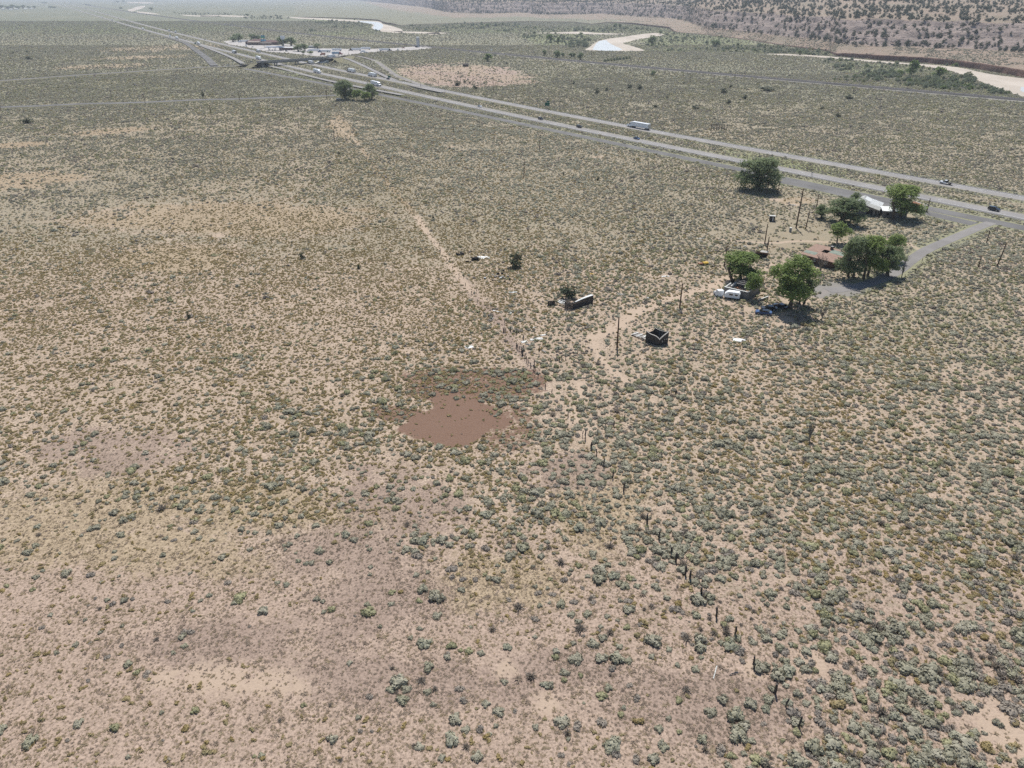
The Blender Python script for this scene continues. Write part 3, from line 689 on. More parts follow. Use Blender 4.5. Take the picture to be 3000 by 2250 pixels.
def tuft_mesh(name, seed, mat, nb=22):
    r = np.random.default_rng(seed); V = []; F = []
    for i in range(nb):
        t = r.uniform(0, 6.283); l = r.uniform(.25, .85); sp = r.uniform(.3, 1.3)
        o = np.array([math.cos(t) * .25 * r.random(), math.sin(t) * .25 * r.random(), 0]); d = np.array([math.cos(t) * sp, math.sin(t) * sp, l * .75])
        a = np.array([-math.sin(t), math.cos(t), 0]) * r.uniform(.12, .24); k = len(V)
        V += [tuple(o - a), tuple(o + a), tuple(o + d)]; F.append((k, k + 1, k + 2))
    me = bpy.data.meshes.new(name); me.from_pydata(V, [], F); me.materials.append(mat); me.update(); return me
KINDS = ['sage', 'green', 'pale', 'ochre', 'dead']
KM = dict(sage=M_sage, green=M_green, pale=M_pale, ochre=M_ochre, dead=M_dead)
near_me = {}; far_me = {}
for i, k in enumerate(KINDS):
    near_me[k] = [shrub_mesh(k + '_shrub', 100 + i * 10 + j, KM[k], 110, 5, [.7, .62, .8][j], .27) for j in range(3)] if k != 'dead' else \
        [shrub_mesh('dead_shrub', 140, M_dead, 90, 3, .5, .26), twig_mesh('dead_shrub', 141, M_dead, 90), shrub_mesh('dead_shrub', 142, M_dead, 80, 4, .42, .24)]
    far_me[k] = [shrub_mesh(k + '_shrub_far', 200 + i * 10 + j, KM[k], 26, 2, [.7, .6][j], .45) for j in range(2)]
grass_me = [tuft_mesh('grass_tuft', 300, M_grass), tuft_mesh('grass_tuft', 301, M_grass, 16), tuft_mesh('brown_tuft', 302, M_brown), tuft_mesh('brown_tuft', 303, M_brown, 14)]

def template(meshes, nm):
    c = bpy.data.collections.new(nm)
    for i, m in enumerate(meshes):
        o = bpy.data.objects.new('plant_%03d' % i, m); c.objects.link(o)
    return c
def scatter(name, P, sc, rz, idx, coll, label):
    """one object whose points carry copies of the plants of an unlinked collection (geometry nodes)"""
    N = len(P); me = bpy.data.meshes.new(name); me.vertices.add(N); me.vertices.foreach_set('co', np.asarray(P, np.float32).ravel())
    a = me.attributes.new('size', 'FLOAT_VECTOR', 'POINT'); a.data.foreach_set('vector', np.asarray(sc, np.float32).ravel())
    a = me.attributes.new('turn', 'FLOAT_VECTOR', 'POINT'); t = np.zeros((N, 3), np.float32); t[:, 2] = rz; a.data.foreach_set('vector', t.ravel())
    a = me.attributes.new('pick', 'INT', 'POINT'); a.data.foreach_set('value', np.asarray(idx, np.int32))
    ng = bpy.data.node_groups.new(name, 'GeometryNodeTree')
    ng.interface.new_socket('Geometry', in_out='INPUT', socket_type='NodeSocketGeometry')
    ng.interface.new_socket('Geometry', in_out='OUTPUT', socket_type='NodeSocketGeometry')
    N_ = ng.nodes; gi = N_.new('NodeGroupInput'); go = N_.new('NodeGroupOutput')
    ci = N_.new('GeometryNodeCollectionInfo'); ci.inputs['Collection'].default_value = coll
    ci.inputs['Separate Children'].default_value = True; ci.inputs['Reset Children'].default_value = True
    ip = N_.new('GeometryNodeInstanceOnPoints'); ip.inputs['Pick Instance'].default_value = True
    def at(nm, ty):
        x = N_.new('GeometryNodeInputNamedAttribute'); x.data_type = ty; x.inputs['Name'].default_value = nm; return x.outputs['Attribute']
    e2r = N_.new('FunctionNodeEulerToRotation')
    ng.links.new(at('turn', 'FLOAT_VECTOR'), e2r.inputs[0])
    ng.links.new(gi.outputs[0], ip.inputs['Points']); ng.links.new(ci.outputs[0], ip.inputs['Instance'])
    ng.links.new(at('pick', 'INT'), ip.inputs['Instance Index']); ng.links.new(e2r.outputs[0], ip.inputs['Rotation'])
    ng.links.new(at('size', 'FLOAT_VECTOR'), ip.inputs['Scale']); ng.links.new(ip.outputs[0], go.inputs[0])
    o = link(name, me); md = o.modifiers.new('scatter', 'NODES'); md.node_group = ng
    return stuff(o, label)

def jgrid(y0, y1, s, margin=260):
    """jittered candidates over the part of the ground in view between two distances"""
    w = 0.72 * (y1 * CT + HC * ST) * (1500 + margin) / 1500
    xs = np.arange(-w, w, s); ys = np.arange(y0, y1, s)
    X, Y = np.meshgrid(xs, ys); X = X + rng.uniform(-.5, .5, X.shape) * s; Y = Y + rng.uniform(-.5, .5, Y.shape) * s
    X = X.ravel(); Y = Y.ravel(); px, py, zc = Pa(X, Y)
    m = (px > -margin) & (px < 3000 + margin) & (py < 2420)
    return X[m], Y[m]
def river_clear(X, Y):
    ok = np.ones(len(X), bool)
    for pl in river_polys: ok &= ~inpoly(X, Y, pl)
    for pl, w in road_far:
        for i in range(0, len(pl) - 1):
            if pl[i][1] < 1200 and pl[i + 1][1] < 1200: continue
            a = pl[i][:2]; b = pl[i + 1][:2]; d = b - a; L = max(d @ d, 1e-6)
            t = np.clip(((X - a[0]) * d[0] + (Y - a[1]) * d[1]) / L, 0, 1)
            ok &= np.hypot(X - a[0] - t * d[0], Y - a[1] - t * d[1]) > w
    return ok
def hill_limit(X, Y):                        # nothing past the far bank: True where still on the flat
    a = np.arctan2(X, Y); return np.hypot(X, Y) < np.interp(a, az[::1], rb, left=1e9) - 3

SH = dict(X=[], Y=[], r=[], k=[], far=[]); TU = dict(X=[], Y=[], r=[], k=[])
for (y0, y1, s_, s_t) in [(44, 110, 1.3, .32), (110, 170, 1.3, .44), (170, 260, 1.3, .66), (260, 400, 1.4, .85), (400, 620, 1.6, 1.2), (620, 950, 1.9, 1.9), (950, 1500, 3.2, 0), (1500, 2900, 6.5, 0)]:
    X, Y = jgrid(y0, y1, s_); z = zones(X, Y); px, py, zc = z['px'], z['py'], z['zc']
    clump = sst(.30, .62, fbm(X / 7, Y / 7, 51) * .6 + fbm(X / 28, Y / 28, 52) * .4)
    right = sst(1250, 1900, px + (py - 1250) * -.15) * sst(560, 760, py)
    d = .46 + .26 * right
    d = d * (1 - .62 * sst(1450, 1750, py) * (1 - sst(1900, 2500, px + (1900 - py) * .3)))
    d = d * (1 - .6 * sst(1250, 1550, py - px * .12) * (1 - sst(900, 1300, px)))
    d = d * (1 - .40 * (1 - sst(1250, 1500, px + (py - 900) * .1)) * sst(620, 760, py) * (1 - sst(1250, 1450, py)))
    d = np.where(py > 1900, d * .85, d)
    ring = np.clip(ell(px, py, 1330, 1225, 300, 150, 0, z['n20'] * .5, .4), 0, 1) + ell(px, py, 960, 1290, 170, 90, 25, z['n20'] * .8, .4) * .9
    d = np.maximum(d, .62 * np.clip(ring, 0, 1))
    d = d + .25 * ell(px, py, 2480, 1500, 420, 110, 15, z['n20'], .5) + .2 * ell(px, py, 2750, 900, 420, 200, 0, z['n20'], .5)
    d = d + .6 * sampb(vrg, X, Y)
    d = d + .26 * sst(1000, 1350, px) * sst(400, 520, py) * (1 - sst(1150, 1400, py)) + .22 * (1 - sst(420, 700, py))
    d = d + .14 * sst(1850, 2300, px + (1750 - py) * .45) * sst(1250, 1450, py)
    d = d * (1 - .5 * ell(px, py, 2330, 695, 190, 50, 6, z['n20'], .4))
    farz = .16 * (1 - sst(480, 640, py))
    d = (d + farz) * (.48 + .68 * clump) * .85 * np.minimum(1, 260 / Y) ** .85 * s_ ** 2
    d = d * (1 - z['redcore'] * .985) * (1 - .9 * sampb(trk, X, Y)) * (1 - .45 * z['brown']) * (1 - .8 * (z['pink'] > .56) * (py < 400)) * (1 - .75 * z['straw'] * (py < 900)) * (1 - .6 * sampb(dkt, X, Y))
    d = np.where(z['redcore'] > .75, .004, d)
    d[samp(occ, X, Y) > .5] = 0
    if y1 > 900: d[~hill_limit(X, Y)] = 0; d[~river_clear(X, Y)] = 0
    m = rng.random(len(X)) < d
    X, Y, px, py, zc, clump, right = [v[m] for v in (X, Y, px, py, zc, clump, right)]
    n20, n60, n6, vg = z['n20'][m], z['n60'][m], z['n6'][m], sampb(vrg, X, Y)
    R = rng.random(len(X)); k = np.zeros(len(X), int)
    pg = .18 + .30 * sst(-.1, .15, n60) * (py < 1350) + .25 * ell(px, py, 1750, 900, 700, 260, 0, n20, .5) * (py > 640)
    k[R < pg] = 1
    pp = .10 + .75 * np.clip(ell(px, py, 1500, 470, 420, 120, 8, n20, .5) + ell(px, py, 2640, 660, 260, 60, 15, n20, .5), 0, 1) + .35 * vg * (n6 > -.05)
    R2 = rng.random(len(X)); k[R2 < pp] = 2
    po = np.clip(.10 + .35 * (1 - sst(1300, 1700, px)) * sst(560, 700, py) * (1 - sst(1350, 1500, py)) + .35 * ell(px, py, 2300, 1180, 420, 150, 0, n20, .5) + .3 * ell(px, py, 2700, 1640, 330, 120, 10, n20, .5) + .3 * ell(px, py, 1300, 700, 700, 250, 0, n20, .6), 0, .8) * (1 - vg)
    R3 = rng.random(len(X)); k[R3 < po] = 3
    pd = .10 + .22 * sst(1450, 1800, py) + .12 * sst(0.05, .2, n20)
    R4 = rng.random(len(X)); k[(R4 < pd) & (k != 3)] = 4
    r = rng.lognormal(np.log(.52), .34, len(X)) * (1 + .16 * right) * (.85 + .3 * clump)
    r = r * np.where(k == 3, .62, 1) * (1 + .22 * sst(1300, 1900, py) * sst(800, 1300, px)) * (1 + .25 * ring[m] * (k < 3))
    r = np.clip(r * np.maximum(1, Y / 300) ** .5, .2, 1.45 * np.maximum(1, Y / 300) ** .5)
    SH['X'].append(X); SH['Y'].append(Y); SH['r'].append(r); SH['k'].append(k); SH['far'].append(np.full(len(X), y0 >= 170))
    if not s_t: continue
    X, Y = jgrid(y0, y1, s_t); z = zones(X, Y); px, py = z['px'], z['py']
    n2 = fbm(X / 2.2, Y / 2.2, 61)
    left = 1 - sst(1300, 1750, px)
    och = np.clip(.95 * left * sst(600, 780, py) * (1 - sst(1330, 1560, py - (px - 600) * .18)) + .55 * ell(px, py, 2300, 1180, 520, 220, 0, z['n20'], .6) + .5 * ell(px, py, 2750, 1600, 420, 160, 10, z['n20'], .5) + .45 * ell(px, py, 1300, 640, 800, 260, 0, z['n20'], .6) + .18, 0, 1)
    d = np.clip(.16 + .50 * och * (1 - .7 * z['brown']) + .35 * z['straw'] * (py > 1300) + .2 * z['brown'] + .25 * sst(1450, 1900, py), 0, .95) * (.6 + .7 * sst(.35, .62, n2 * .6 + .4 * fbm(X / 9, Y / 9, 62))) * (2.6 + 6.0 * (1 - sst(80, 165, Y)) * (1 - .9 * och)) * np.minimum(1, 220 / Y) ** 1.1 * s_t ** 2
    d = d * (1 - .96 * z['redcore']) * (1 - .85 * sampb(trk, X, Y)); d[samp(occ, X, Y) > .5] = 0
    m = rng.random(len(X)) < d; X, Y, py, och = X[m], Y[m], py[m], och[m]; br = z['brown'][m]; n20 = z['n20'][m]
    isn = rng.random(len(X)) < np.clip(och * (1 - .8 * br) * .72 - .08, 0, 1)
    g = rng.integers(0, 4, len(X)); g = np.where(rng.random(len(X)) < br, 2 + g % 2, np.where((g > 1) & (rng.random(len(X)) < .45), g - 2, g))
    k = np.where(isn, 10 + rng.integers(0, 2, len(X)), g)
    r = np.where(isn, rng.lognormal(np.log(.37), .25, len(X)), rng.lognormal(np.log(.18), .36, len(X))) * np.maximum(1, Y / 220) ** .4
    TU['X'].append(X); TU['Y'].append(Y); TU['r'].append(r); TU['k'].append(k)
for D in (SH, TU):
    for k in D: D[k] = np.concatenate(D[k])
# the 300 shrubs that show largest stand as objects of their own
px, py, zc = Pa(SH['X'], SH['Y'])
inview = (px > 15) & (px < 2985) & (py > 30) & (py < 2235) & (SH['k'] != 3)
score = np.where(inview, SH['r'] / zc, 0); big = np.argsort(-score)[:300]
LAB = {0: ('sagebrush', 'large grey-green sagebrush mound on the bare tan soil in the foreground', 'grey-green sagebrush of the foreground'),
       1: ('rabbitbrush', 'large yellow-green rabbitbrush mound on the bare tan soil in the foreground', 'yellow-green rabbitbrush of the foreground'),
       2: ('saltbush', 'large pale silvery green bush on the bare tan soil in the foreground', 'silvery bushes of the foreground'),
       4: ('dead_shrub', 'large leafless grey-brown shrub on the bare tan soil in the foreground', 'leafless shrubs of the foreground')}
for i in big:
    k = int(SH['k'][i]); nm, lb, gp = LAB[k]
    o = link(nm, near_me[KINDS[k]][i % 3]); r = SH['r'][i]
    o.location = (SH['X'][i], SH['Y'][i], 0); o.scale = (r, r * rng.uniform(.85, 1.15), r * rng.uniform(.85, 1.15)); o.rotation_euler = (0, 0, rng.uniform(0, 6.28))
    tag(o, lb, 'shrub', gp)
keep = np.ones(len(SH['X']), bool); keep[big] = False
X, Y, r, k, fr = [SH[q][keep] for q in ('X', 'Y', 'r', 'k', 'far')]
meshes = [m for kk in KINDS for m in near_me[kk]] + [m for kk in KINDS for m in far_me[kk]]
pick = np.where(fr, 15 + k * 2 + rng.integers(0, 2, len(X)), k * 3 + rng.integers(0, 3, len(X)))
sc = np.stack([r, r * rng.uniform(.8, 1.2, len(r)), r * rng.uniform(.8, 1.2, len(r))], 1)
Na = 9000; ri = rng.integers(4, mesa_base - 1, Na); ci_ = rng.integers(0, mesa_V.shape[1] - 1, Na); q1 = rng.random((Na, 1)); q2 = rng.random((Na, 1))
PA_ = (mesa_V[ri, ci_] * (1 - q1) + mesa_V[ri + 1, ci_] * q1) * (1 - q2) + (mesa_V[ri, ci_ + 1] * (1 - q1) + mesa_V[ri + 1, ci_ + 1] * q1) * q2
PA_ = PA_[fbm(PA_[:, 0] / 50, PA_[:, 1] / 50, 88) > .45]; ra_ = rng.lognormal(np.log(1.1), .35, len(PA_))
X = np.concatenate([X, PA_[:, 0]]); Y = np.concatenate([Y, PA_[:, 1]]); ZZ = np.concatenate([np.zeros(len(r)), PA_[:, 2]])
sc = np.concatenate([sc, np.stack([ra_, ra_, ra_], 1)]); pick = np.concatenate([pick, 15 + rng.integers(0, 2, len(PA_))])
scatter('shrubs', np.stack([X, Y, ZZ], 1), sc, rng.uniform(0, 6.28, len(X)), pick, template(meshes, 'shrub_kinds'), 'desert scrub scattered over the whole plain')
X, Y, r, k = TU['X'], TU['Y'], TU['r'], TU['k']
meshes = grass_me + far_me['ochre']
pick = np.where(k >= 10, k - 10 + 4, k)
scatter('grass', np.stack([X, Y, X * 0], 1), np.stack([r, r, r * rng.uniform(.7, 1.1, len(r))], 1), rng.uniform(0, 6.28, len(X)), pick, template(meshes, 'tuft_kinds'), 'dry grass tufts and small snakeweed between the shrubs')
print('SHRUBS', len(SH['X']), 'TUFTS', len(TU['X']))
# ================================================================ TREES: trunk with limbs, crown of many leaf clumps
M_bark = worn('bark', (0.115, 0.09, 0.07), 0.35, 2.0, 0.95)
M_greybark = worn('grey_bark', (0.21, 0.185, 0.16), 0.3, 2.0, 0.95)
M_cotton = leaf_mat('cottonwood_leaf', [(0.26, 0.33, 0.11), (0.29, 0.36, 0.12), (0.235, 0.31, 0.10)], 0.5, 0.35, 0.8)
M_elm = leaf_mat('elm_leaf', [(0.205, 0.255, 0.125), (0.235, 0.28, 0.14)], 0.45, 0.4, 0.8)
M_tam = leaf_mat('tamarisk_leaf', [(0.22, 0.25, 0.17), (0.26, 0.285, 0.195), (0.195, 0.23, 0.14), (0.28, 0.285, 0.155)], 0.4, 0.4, 0.8)
M_bright = leaf_mat('willow_leaf', [(0.185, 0.255, 0.075), (0.21, 0.27, 0.09)], 0.45, 0.35, 0.8)
def crown_mesh(name, seed, mat, lobes, nleaf, leaf):
    """lobes: (x,y,z,rx,rz) ellipsoids; leaves sit near the shell of each lobe in small clusters, with gaps"""
    r = np.random.default_rng(seed); w = np.array([l[3] ** 2 for l in lobes]); w = w / w.sum()
    nc = nleaf // 8; which = r.choice(len(lobes), nc, p=w); C = []
    d = r.normal(0, 1, (nc, 3)); d /= np.linalg.norm(d, axis=1, keepdims=True); d[:, 2] = np.where(d[:, 2] < -.35, -d[:, 2], d[:, 2])
    L = np.array(lobes, float)[which]; rad_ = (r.random(nc) ** .45)
    cen = L[:, :3] + d * np.stack([L[:, 3], L[:, 3], L[:, 4]], 1) * (.35 + .68 * rad_)[:, None]
    g = fbm(cen[:, 0] * .9 + 40, cen[:, 1] * .9 + cen[:, 2] * .8 + 40, seed); keep = g > np.quantile(g, .16); cen = cen[keep]; dd = d[keep]
    n = len(cen) * 8
    P = np.repeat(cen, 8, 0) + r.normal(0, leaf * 1.1, (n, 3)) * np.array([1, 1, .8])
    nd = np.repeat(dd, 8, 0) + r.normal(0, .65, (n, 3)) + np.array([0, 0, .35]); nd /= np.linalg.norm(nd, axis=1, keepdims=True)
    a = np.cross(nd, r.normal(0, 1, (n, 3))); a /= np.linalg.norm(a, axis=1, keepdims=True) + 1e-9; b = np.cross(nd, a)
    s1 = leaf * r.uniform(.5, 1.1, (n, 1)); s2 = s1 * r.uniform(.5, 1, (n, 1))
    V = np.stack([P - a * s1, P - b * s2, P + a * s1, P + b * s2], 1).reshape(-1, 3)
    return npmesh(name, V, np.arange(n * 4).reshape(-1, 4), mat)
def trunk_mesh(name, seed, mat, h, r0, lobes, nl=6, forks=1):
    r = np.random.default_rng(seed); mb = MB()
    for k in range(forks):
        o = Vector((0, 0, -.1)) if forks == 1 else Vector((r.normal(0, r0 * 1.8), r.normal(0, r0 * 1.8), -.1))
        top = o + Vector((r.normal(0, h * .05) + (o.x * .8 if forks > 1 else 0), r.normal(0, h * .05) + (o.y * .8 if forks > 1 else 0), h))
        mid = (o + top) / 2 + Vector((r.normal(0, .1 * h), r.normal(0, .1 * h), 0)) * .5
        mb.tube([o, o.lerp(mid, .5), mid, mid.lerp(top, .55), top], [r0 * 1.25, r0, r0 * .8, r0 * .62, r0 * .4], 8)
        for j in range(nl):
            l = lobes[r.integers(len(lobes))]; e = Vector((l[0], l[1], l[2])) + Vector((r.normal(0, l[3] * .4), r.normal(0, l[3] * .4), r.normal(0, l[4] * .3)))
            s = o.lerp(top, r.uniform(.45, 1.0)); m = s.lerp(e, .5) + Vector((0, 0, r.uniform(.0, .12) * h))
            rr = r0 * r.uniform(.25, .42); mb.tube([s, m, e], [rr, rr * .65, rr * .25], 5)
            for q in range(3):
                e2 = m.lerp(e, r.random()) + Vector(r.normal(0, l[3] * .5, 3)); mb.tube([m.lerp(e, r.uniform(.1, .5)), e2], [rr * .4, rr * .12], 4)
    return mb.mesh(name, mat)
def lobes_for(seed, R, h0, h1, n=9, flat=1.0):
    r = np.random.default_rng(seed); out = []
    for i in range(n):
        t = r.uniform(0, 6.283); q = r.random() ** .6; z = h0 + (h1 - h0) * r.uniform(.12, .86)
        env = math.sin(math.pi * min(1, max(.12, (z - h0) / (h1 - h0) * .85 + .1))) ** .7
        d = (R * env - R * .25) * q; s = R * r.uniform(.33, .52)
        out.append((math.cos(t) * max(d, 0), math.sin(t) * max(d, 0), z, s, s * r.uniform(.75, 1.05) * flat))
    out.append((0, 0, h0 + (h1 - h0) * .72, R * .5, (h1 - h0) * .27)); return out
TV = {}
def tree_kind(key, seed, R, h, clear, leafmat, barkmat, nleaf, leaf, r0, forks=1, n=9):
    lb = lobes_for(seed, R, clear, h, n)
    TV[key] = (crown_mesh('crown', seed, leafmat, lb, nleaf, leaf), trunk_mesh('trunk', seed + 1, barkmat, clear + (h - clear) * .55, r0, lb, 6, forks), R, h)
tree_kind('cotton_a', 11, 5.0, 12, 1.6, M_cotton, M_bark, 9000, .26, .38)
tree_kind('cotton_b', 12, 4.8, 12, 1.2, M_cotton, M_bark, 10000, .26, .34, 2, 14)
tree_kind('elm_a', 13, 5.2, 11, .3, M_elm, M_greybark, 12000, .25, .26, 4, 18)
tree_kind('elm_b', 14, 4.7, 11, .8, M_elm, M_bark, 10000, .25, .32, 2, 15)
tree_kind('elm_c', 15, 3.4, 10, 1.4, M_elm, M_bark, 5000, .25, .25, 2, 8)
tree_kind('small_a', 16, 2.8, 6.5, 1.8, M_cotton, M_bark, 3600, .22, .16, 1, 7)
tree_kind('far_elm', 17, 5.5, 10, .6, M_elm, M_bark, 1500, .55, .4, 1, 9)
tree_kind('far_elm_b', 18, 5.0, 10, .8, M_elm, M_bark, 1400, .55, .4, 2, 7)
tree_kind('far_bright', 19, 4.6, 9, .3, M_bright, M_bark, 1400, .5, .3, 2, 8)
tree_kind('tamarisk', 20, 4.0, 4.6, .0, M_tam, M_greybark, 700, .5, .12, 3, 8)
tree_kind('juniper', 21, 1.55, 3.0, .0, M_jun, M_bark, 420, .26, .12, 2, 6)
tree_kind('juniper_b', 22, 1.6, 2.7, .0, M_jun, M_bark, 420, .26, .12, 2, 7)
def tree(key, name, px, py, wpx, top, label, cat='tree', group=None, jit=True):
    """base pixel, width in photo pixels, row of the top"""
    cm, tm, R, h = TV[key]; p = G(px, py)
    zc = p.y * CT + HC * ST; w = wpx * zc / FPX * (1.1 if wpx < 100 else 1.18); hh = hgt(px, py, top) if top is not None else w * h / (2 * R)
    t = thing(name, label, cat, (p.x, p.y, 0), rng.uniform(0, 6.28), group)
    t.scale = (w / (2 * R), w / (2 * R), hh / h)
    link('trunk', tm, t); link('crown', cm, t); return t
# homestead trees (photo pixels: trunk foot, crown width, crown top)
tree('elm_a', 'elm_tree', 2222, 555, 122, 463, 'big dark rounded elm standing alone beside the frontage road')
tree('elm_b', 'elm_tree', 2472, 655, 104, 585, 'wide dark tree at the left gable of the metal-roofed barn')
tree('elm_c', 'elm_tree', 2503, 606, 40, 563, 'slim tree peeking out behind the corner of the metal-roofed barn')
tree('elm_c', 'bushy_tree', 2404, 640, 42, 598, 'low bushy tree left of the wide tree by the barn')
tree('cotton_b', 'cottonwood_tree', 2640, 640, 108, 543, 'tall cottonwood growing against the right end of the barn')
tree('small_a', 'cottonwood_tree', 2452, 712, 60, 652, 'small bright green tree between the brown house and the barn')
tree('elm_b', 'cottonwood_tree', 2492, 815, 96, 700, 'leftmost trunk of the grove at the right side of the brown house')
tree('cotton_b', 'cottonwood_tree', 2545, 812, 92, 692, 'tall middle tree of the grove beside the brown house')
tree('elm_b', 'cottonwood_tree', 2592, 806, 84, 724, 'front right tree of the grove, over the driveway bend')
tree('cotton_a', 'cottonwood_tree', 2612, 760, 70, 685, 'back right tree of the grove beside the driveway')
tree('cotton_a', 'cottonwood_tree', 2313, 905, 128, 748, 'largest cottonwood, full crown over the junked dark cars')
tree('elm_c', 'cottonwood_tree', 2345, 890, 60, 790, 'smaller tree merged into the right side of the largest cottonwood')
tree('cotton_b', 'cottonwood_tree', 2172, 822, 108, 742, 'round bright green cottonwood behind the roofless block building')
tree('small_a', 'cottonwood_tree', 2197, 872, 54, 800, 'narrow tree against the front wall of the roofless block building')
tree('juniper', 'juniper_tree', 1512, 782, 44, 738, 'lone juniper tree with open trunk right of the burnt shed', 'tree')
tree('juniper', 'juniper_tree', 1664, 870, 46, 830, 'juniper growing behind the collapsed plank shed', 'tree')
# roadside clump near the overpass
tree('elm_a', 'willow_tree', 1012, 292, 60, 236, 'largest willow of the roadside clump by the overpass')
tree('elm_b', 'willow_tree', 1085, 292, 48, 248, 'right-hand willow of the roadside clump, in front of a white truck')
tree('small_a', 'willow_tree', 1046, 296, 30, 262, 'small pale tree in the middle of the roadside clump')
tree('small_a', 'willow_tree', 1070, 298, 34, 268, 'low bright green tree at the front of the roadside clump')
# truck stop
for a in [('far_elm_b',682,123,26,108,'small dark tree at the left end of the truck stop row'),('far_elm',699,120,34,96,'tall round dark tree beside the left end of the truck stop'),
          ('far_elm',744,117,26,97,'dark tree just left of the tall green and blue sign'),('far_elm_b',758,117,22,104,'smaller tree behind the truck stop roof peak'),
          ('far_elm',829,134,36,104,'tall dark tree directly behind the white pole sign'),('far_elm_b',851,134,32,110,'broad tree right of the white pole sign'),
          ('far_elm',874,151,34,128,'dark tree at the right end of the truck stop building'),('far_elm_b',892,150,24,129,'dark tree overlapping the nose of a parked white truck'),
          ('elm_c',889,159,12,147,'narrow columnar tree at the edge of the truck lot'),('small_a',911,160,18,150,'pale half-dead tree at the edge of the truck lot'),('far_elm_b',932,142,22,128,'lone round tree behind the white shed of the truck lot')]:
    tree(a[0], 'elm_tree', *a[1:])
# trees beyond the railway and along the river
RV = [('far_bright',1428,79,17,70,'light green tree in the thicket left of the upper river bend'),('far_bright',1611,123,24,101,'bright green tree in front of the thicket by the sand bend'),('far_bright',1634,125,13,109,'small green tree just right of the bright tree by the sand bend'),
      ('far_elm_b',1703,106,14,95,'dark round bush-tree on the near bank of the sand bend'),('far_elm',1802,82,14,66,'dark green tree against the eroded bank'),('far_elm_b',1816,84,12,70,'lighter tree next to the dark tree at the eroded bank'),
      ('far_elm',1909,131,28,101,'big dark tree right of the white sand bend'),('far_elm_b',1933,101,14,89,'small tree behind the big dark tree at the sand bend'),('far_elm',2097,137,32,114,'dark rounded tree standing alone in the green flat below the mesa'),
      ('far_bright',2668,222,38,178,'tallest bright green cottonwood by the wide river bed'),('far_bright',2752,231,46,197,'broad bright green cottonwood by the wide river bed'),('far_elm_b',2343,161,22,147,'dark tree at the left end of the wide river bed'),
      ('far_elm',1595,163,13,144,'single tree left of the small row across the railway'),('far_elm',1632,170,24,145,'biggest tree of the small row across the railway'),('far_elm_b',1648,168,13,155,'small tree beside the biggest of the row across the railway'),
      ('far_elm_b',1671,170,15,155,'grey-green tree in the middle of the row across the railway'),('far_elm_b',1683,170,11,155,'thin tree in the middle of the row across the railway'),('far_elm',1700,175,20,152,'dark tree at the right end of the row across the railway'),
      ('far_bright',1430,180,28,157,'bright green bushy tree beside the pink bare clearing'),('far_elm_b',1450,164,7,159,'small bush on the near edge of the railway'),('far_elm',1913,222,18,206,'grey-green bush on the flat below the railway')]
for a in RV: tree(a[0], 'riverside_tree', *a[1:])
# junipers scattered on the flat beyond the highway
JN = [(1338,251,18,236,'juniper at the lower left rim of the pink clearing'),(1393,262,14,247,'dark juniper at the lower rim of the pink clearing'),(1360,242,11,235,'small juniper behind the first one at the pink clearing'),(1376,246,8,238,'tiny juniper in the middle of the group at the pink clearing'),
      (1748,274,17,258,'tall juniper left of the pair on the flat'),(1778,266,11,256,'small juniper beside the tall one on the flat'),(1681,246,8,237,'lone small juniper on the pale sage flat'),(1845,261,16,245,'left juniper of the close pair on the flat'),(1872,262,16,248,'right juniper of the close pair on the flat'),
      (1920,315,13,305,'juniper above the long white truck'),(1953,289,9,282,'low flat juniper on the flat above the long white truck'),(2038,320,18,306,'juniper nearest to the billboard frame'),(1919,312,10,306,'small juniper behind the one above the truck'),
      (2121,273,19,256,'large round juniper below the railway'),(2139,257,9,247,'small juniper touching the railway edge'),(2180,291,15,277,'juniper right of the large round one'),(2133,305,15,291,'juniper between the billboard and the railway'),(2248,266,40,251,'wide double juniper clump below the railway'),
      (2487,290,25,276,'juniper beside the dead tree below the railway'),(2455,343,17,329,'juniper on the right-hand flat past the billboard'),(2408,320,14,312,'low juniper on the right-hand flat'),(2003,246,8,240,'tiny juniper under the railway'),(1484,188,9,182,'tiny juniper at the top rim of the pink clearing')]
for i, a in enumerate(JN): tree('juniper' if i % 2 else 'juniper_b', 'juniper_tree', *a)
for a in [(553,945-13,14,912,'dark upright juniper alone on the left plain'),(1053,787,14,775,'dark bush left of the fence track, upper one'),(887,757,17,738,'dark green juniper on the plain left of the fence track'),(594,284,10,268,'small juniper by the faded side road'),(85,360,34,345,'big grey-leaved bush on the far left plain'),(87,174,20,164,'grey bush on the pale strip at upper left'),(41,157,8,151,'dark bush at upper left, first of three'),(80,154,8,148,'dark bush at upper left, second of three'),(133,154,8,149,'dark bush at upper left, third of three'),(1268,640,10,630,'small dark bush on the fence line above the burnt shed'),(993,453,9,444,'small dark bush below the straw track'),(1319,436,9,430,'small dark bush on the pale sage flat'),(1752,528,8,518,'dark upright bush on the silver sage flat'),(1650,512,7,503,'dark upright bush left on the silver sage flat')]:
    tree('juniper_b', 'juniper_tree' if 'juniper' in a[4] else 'tall_bush', *a)
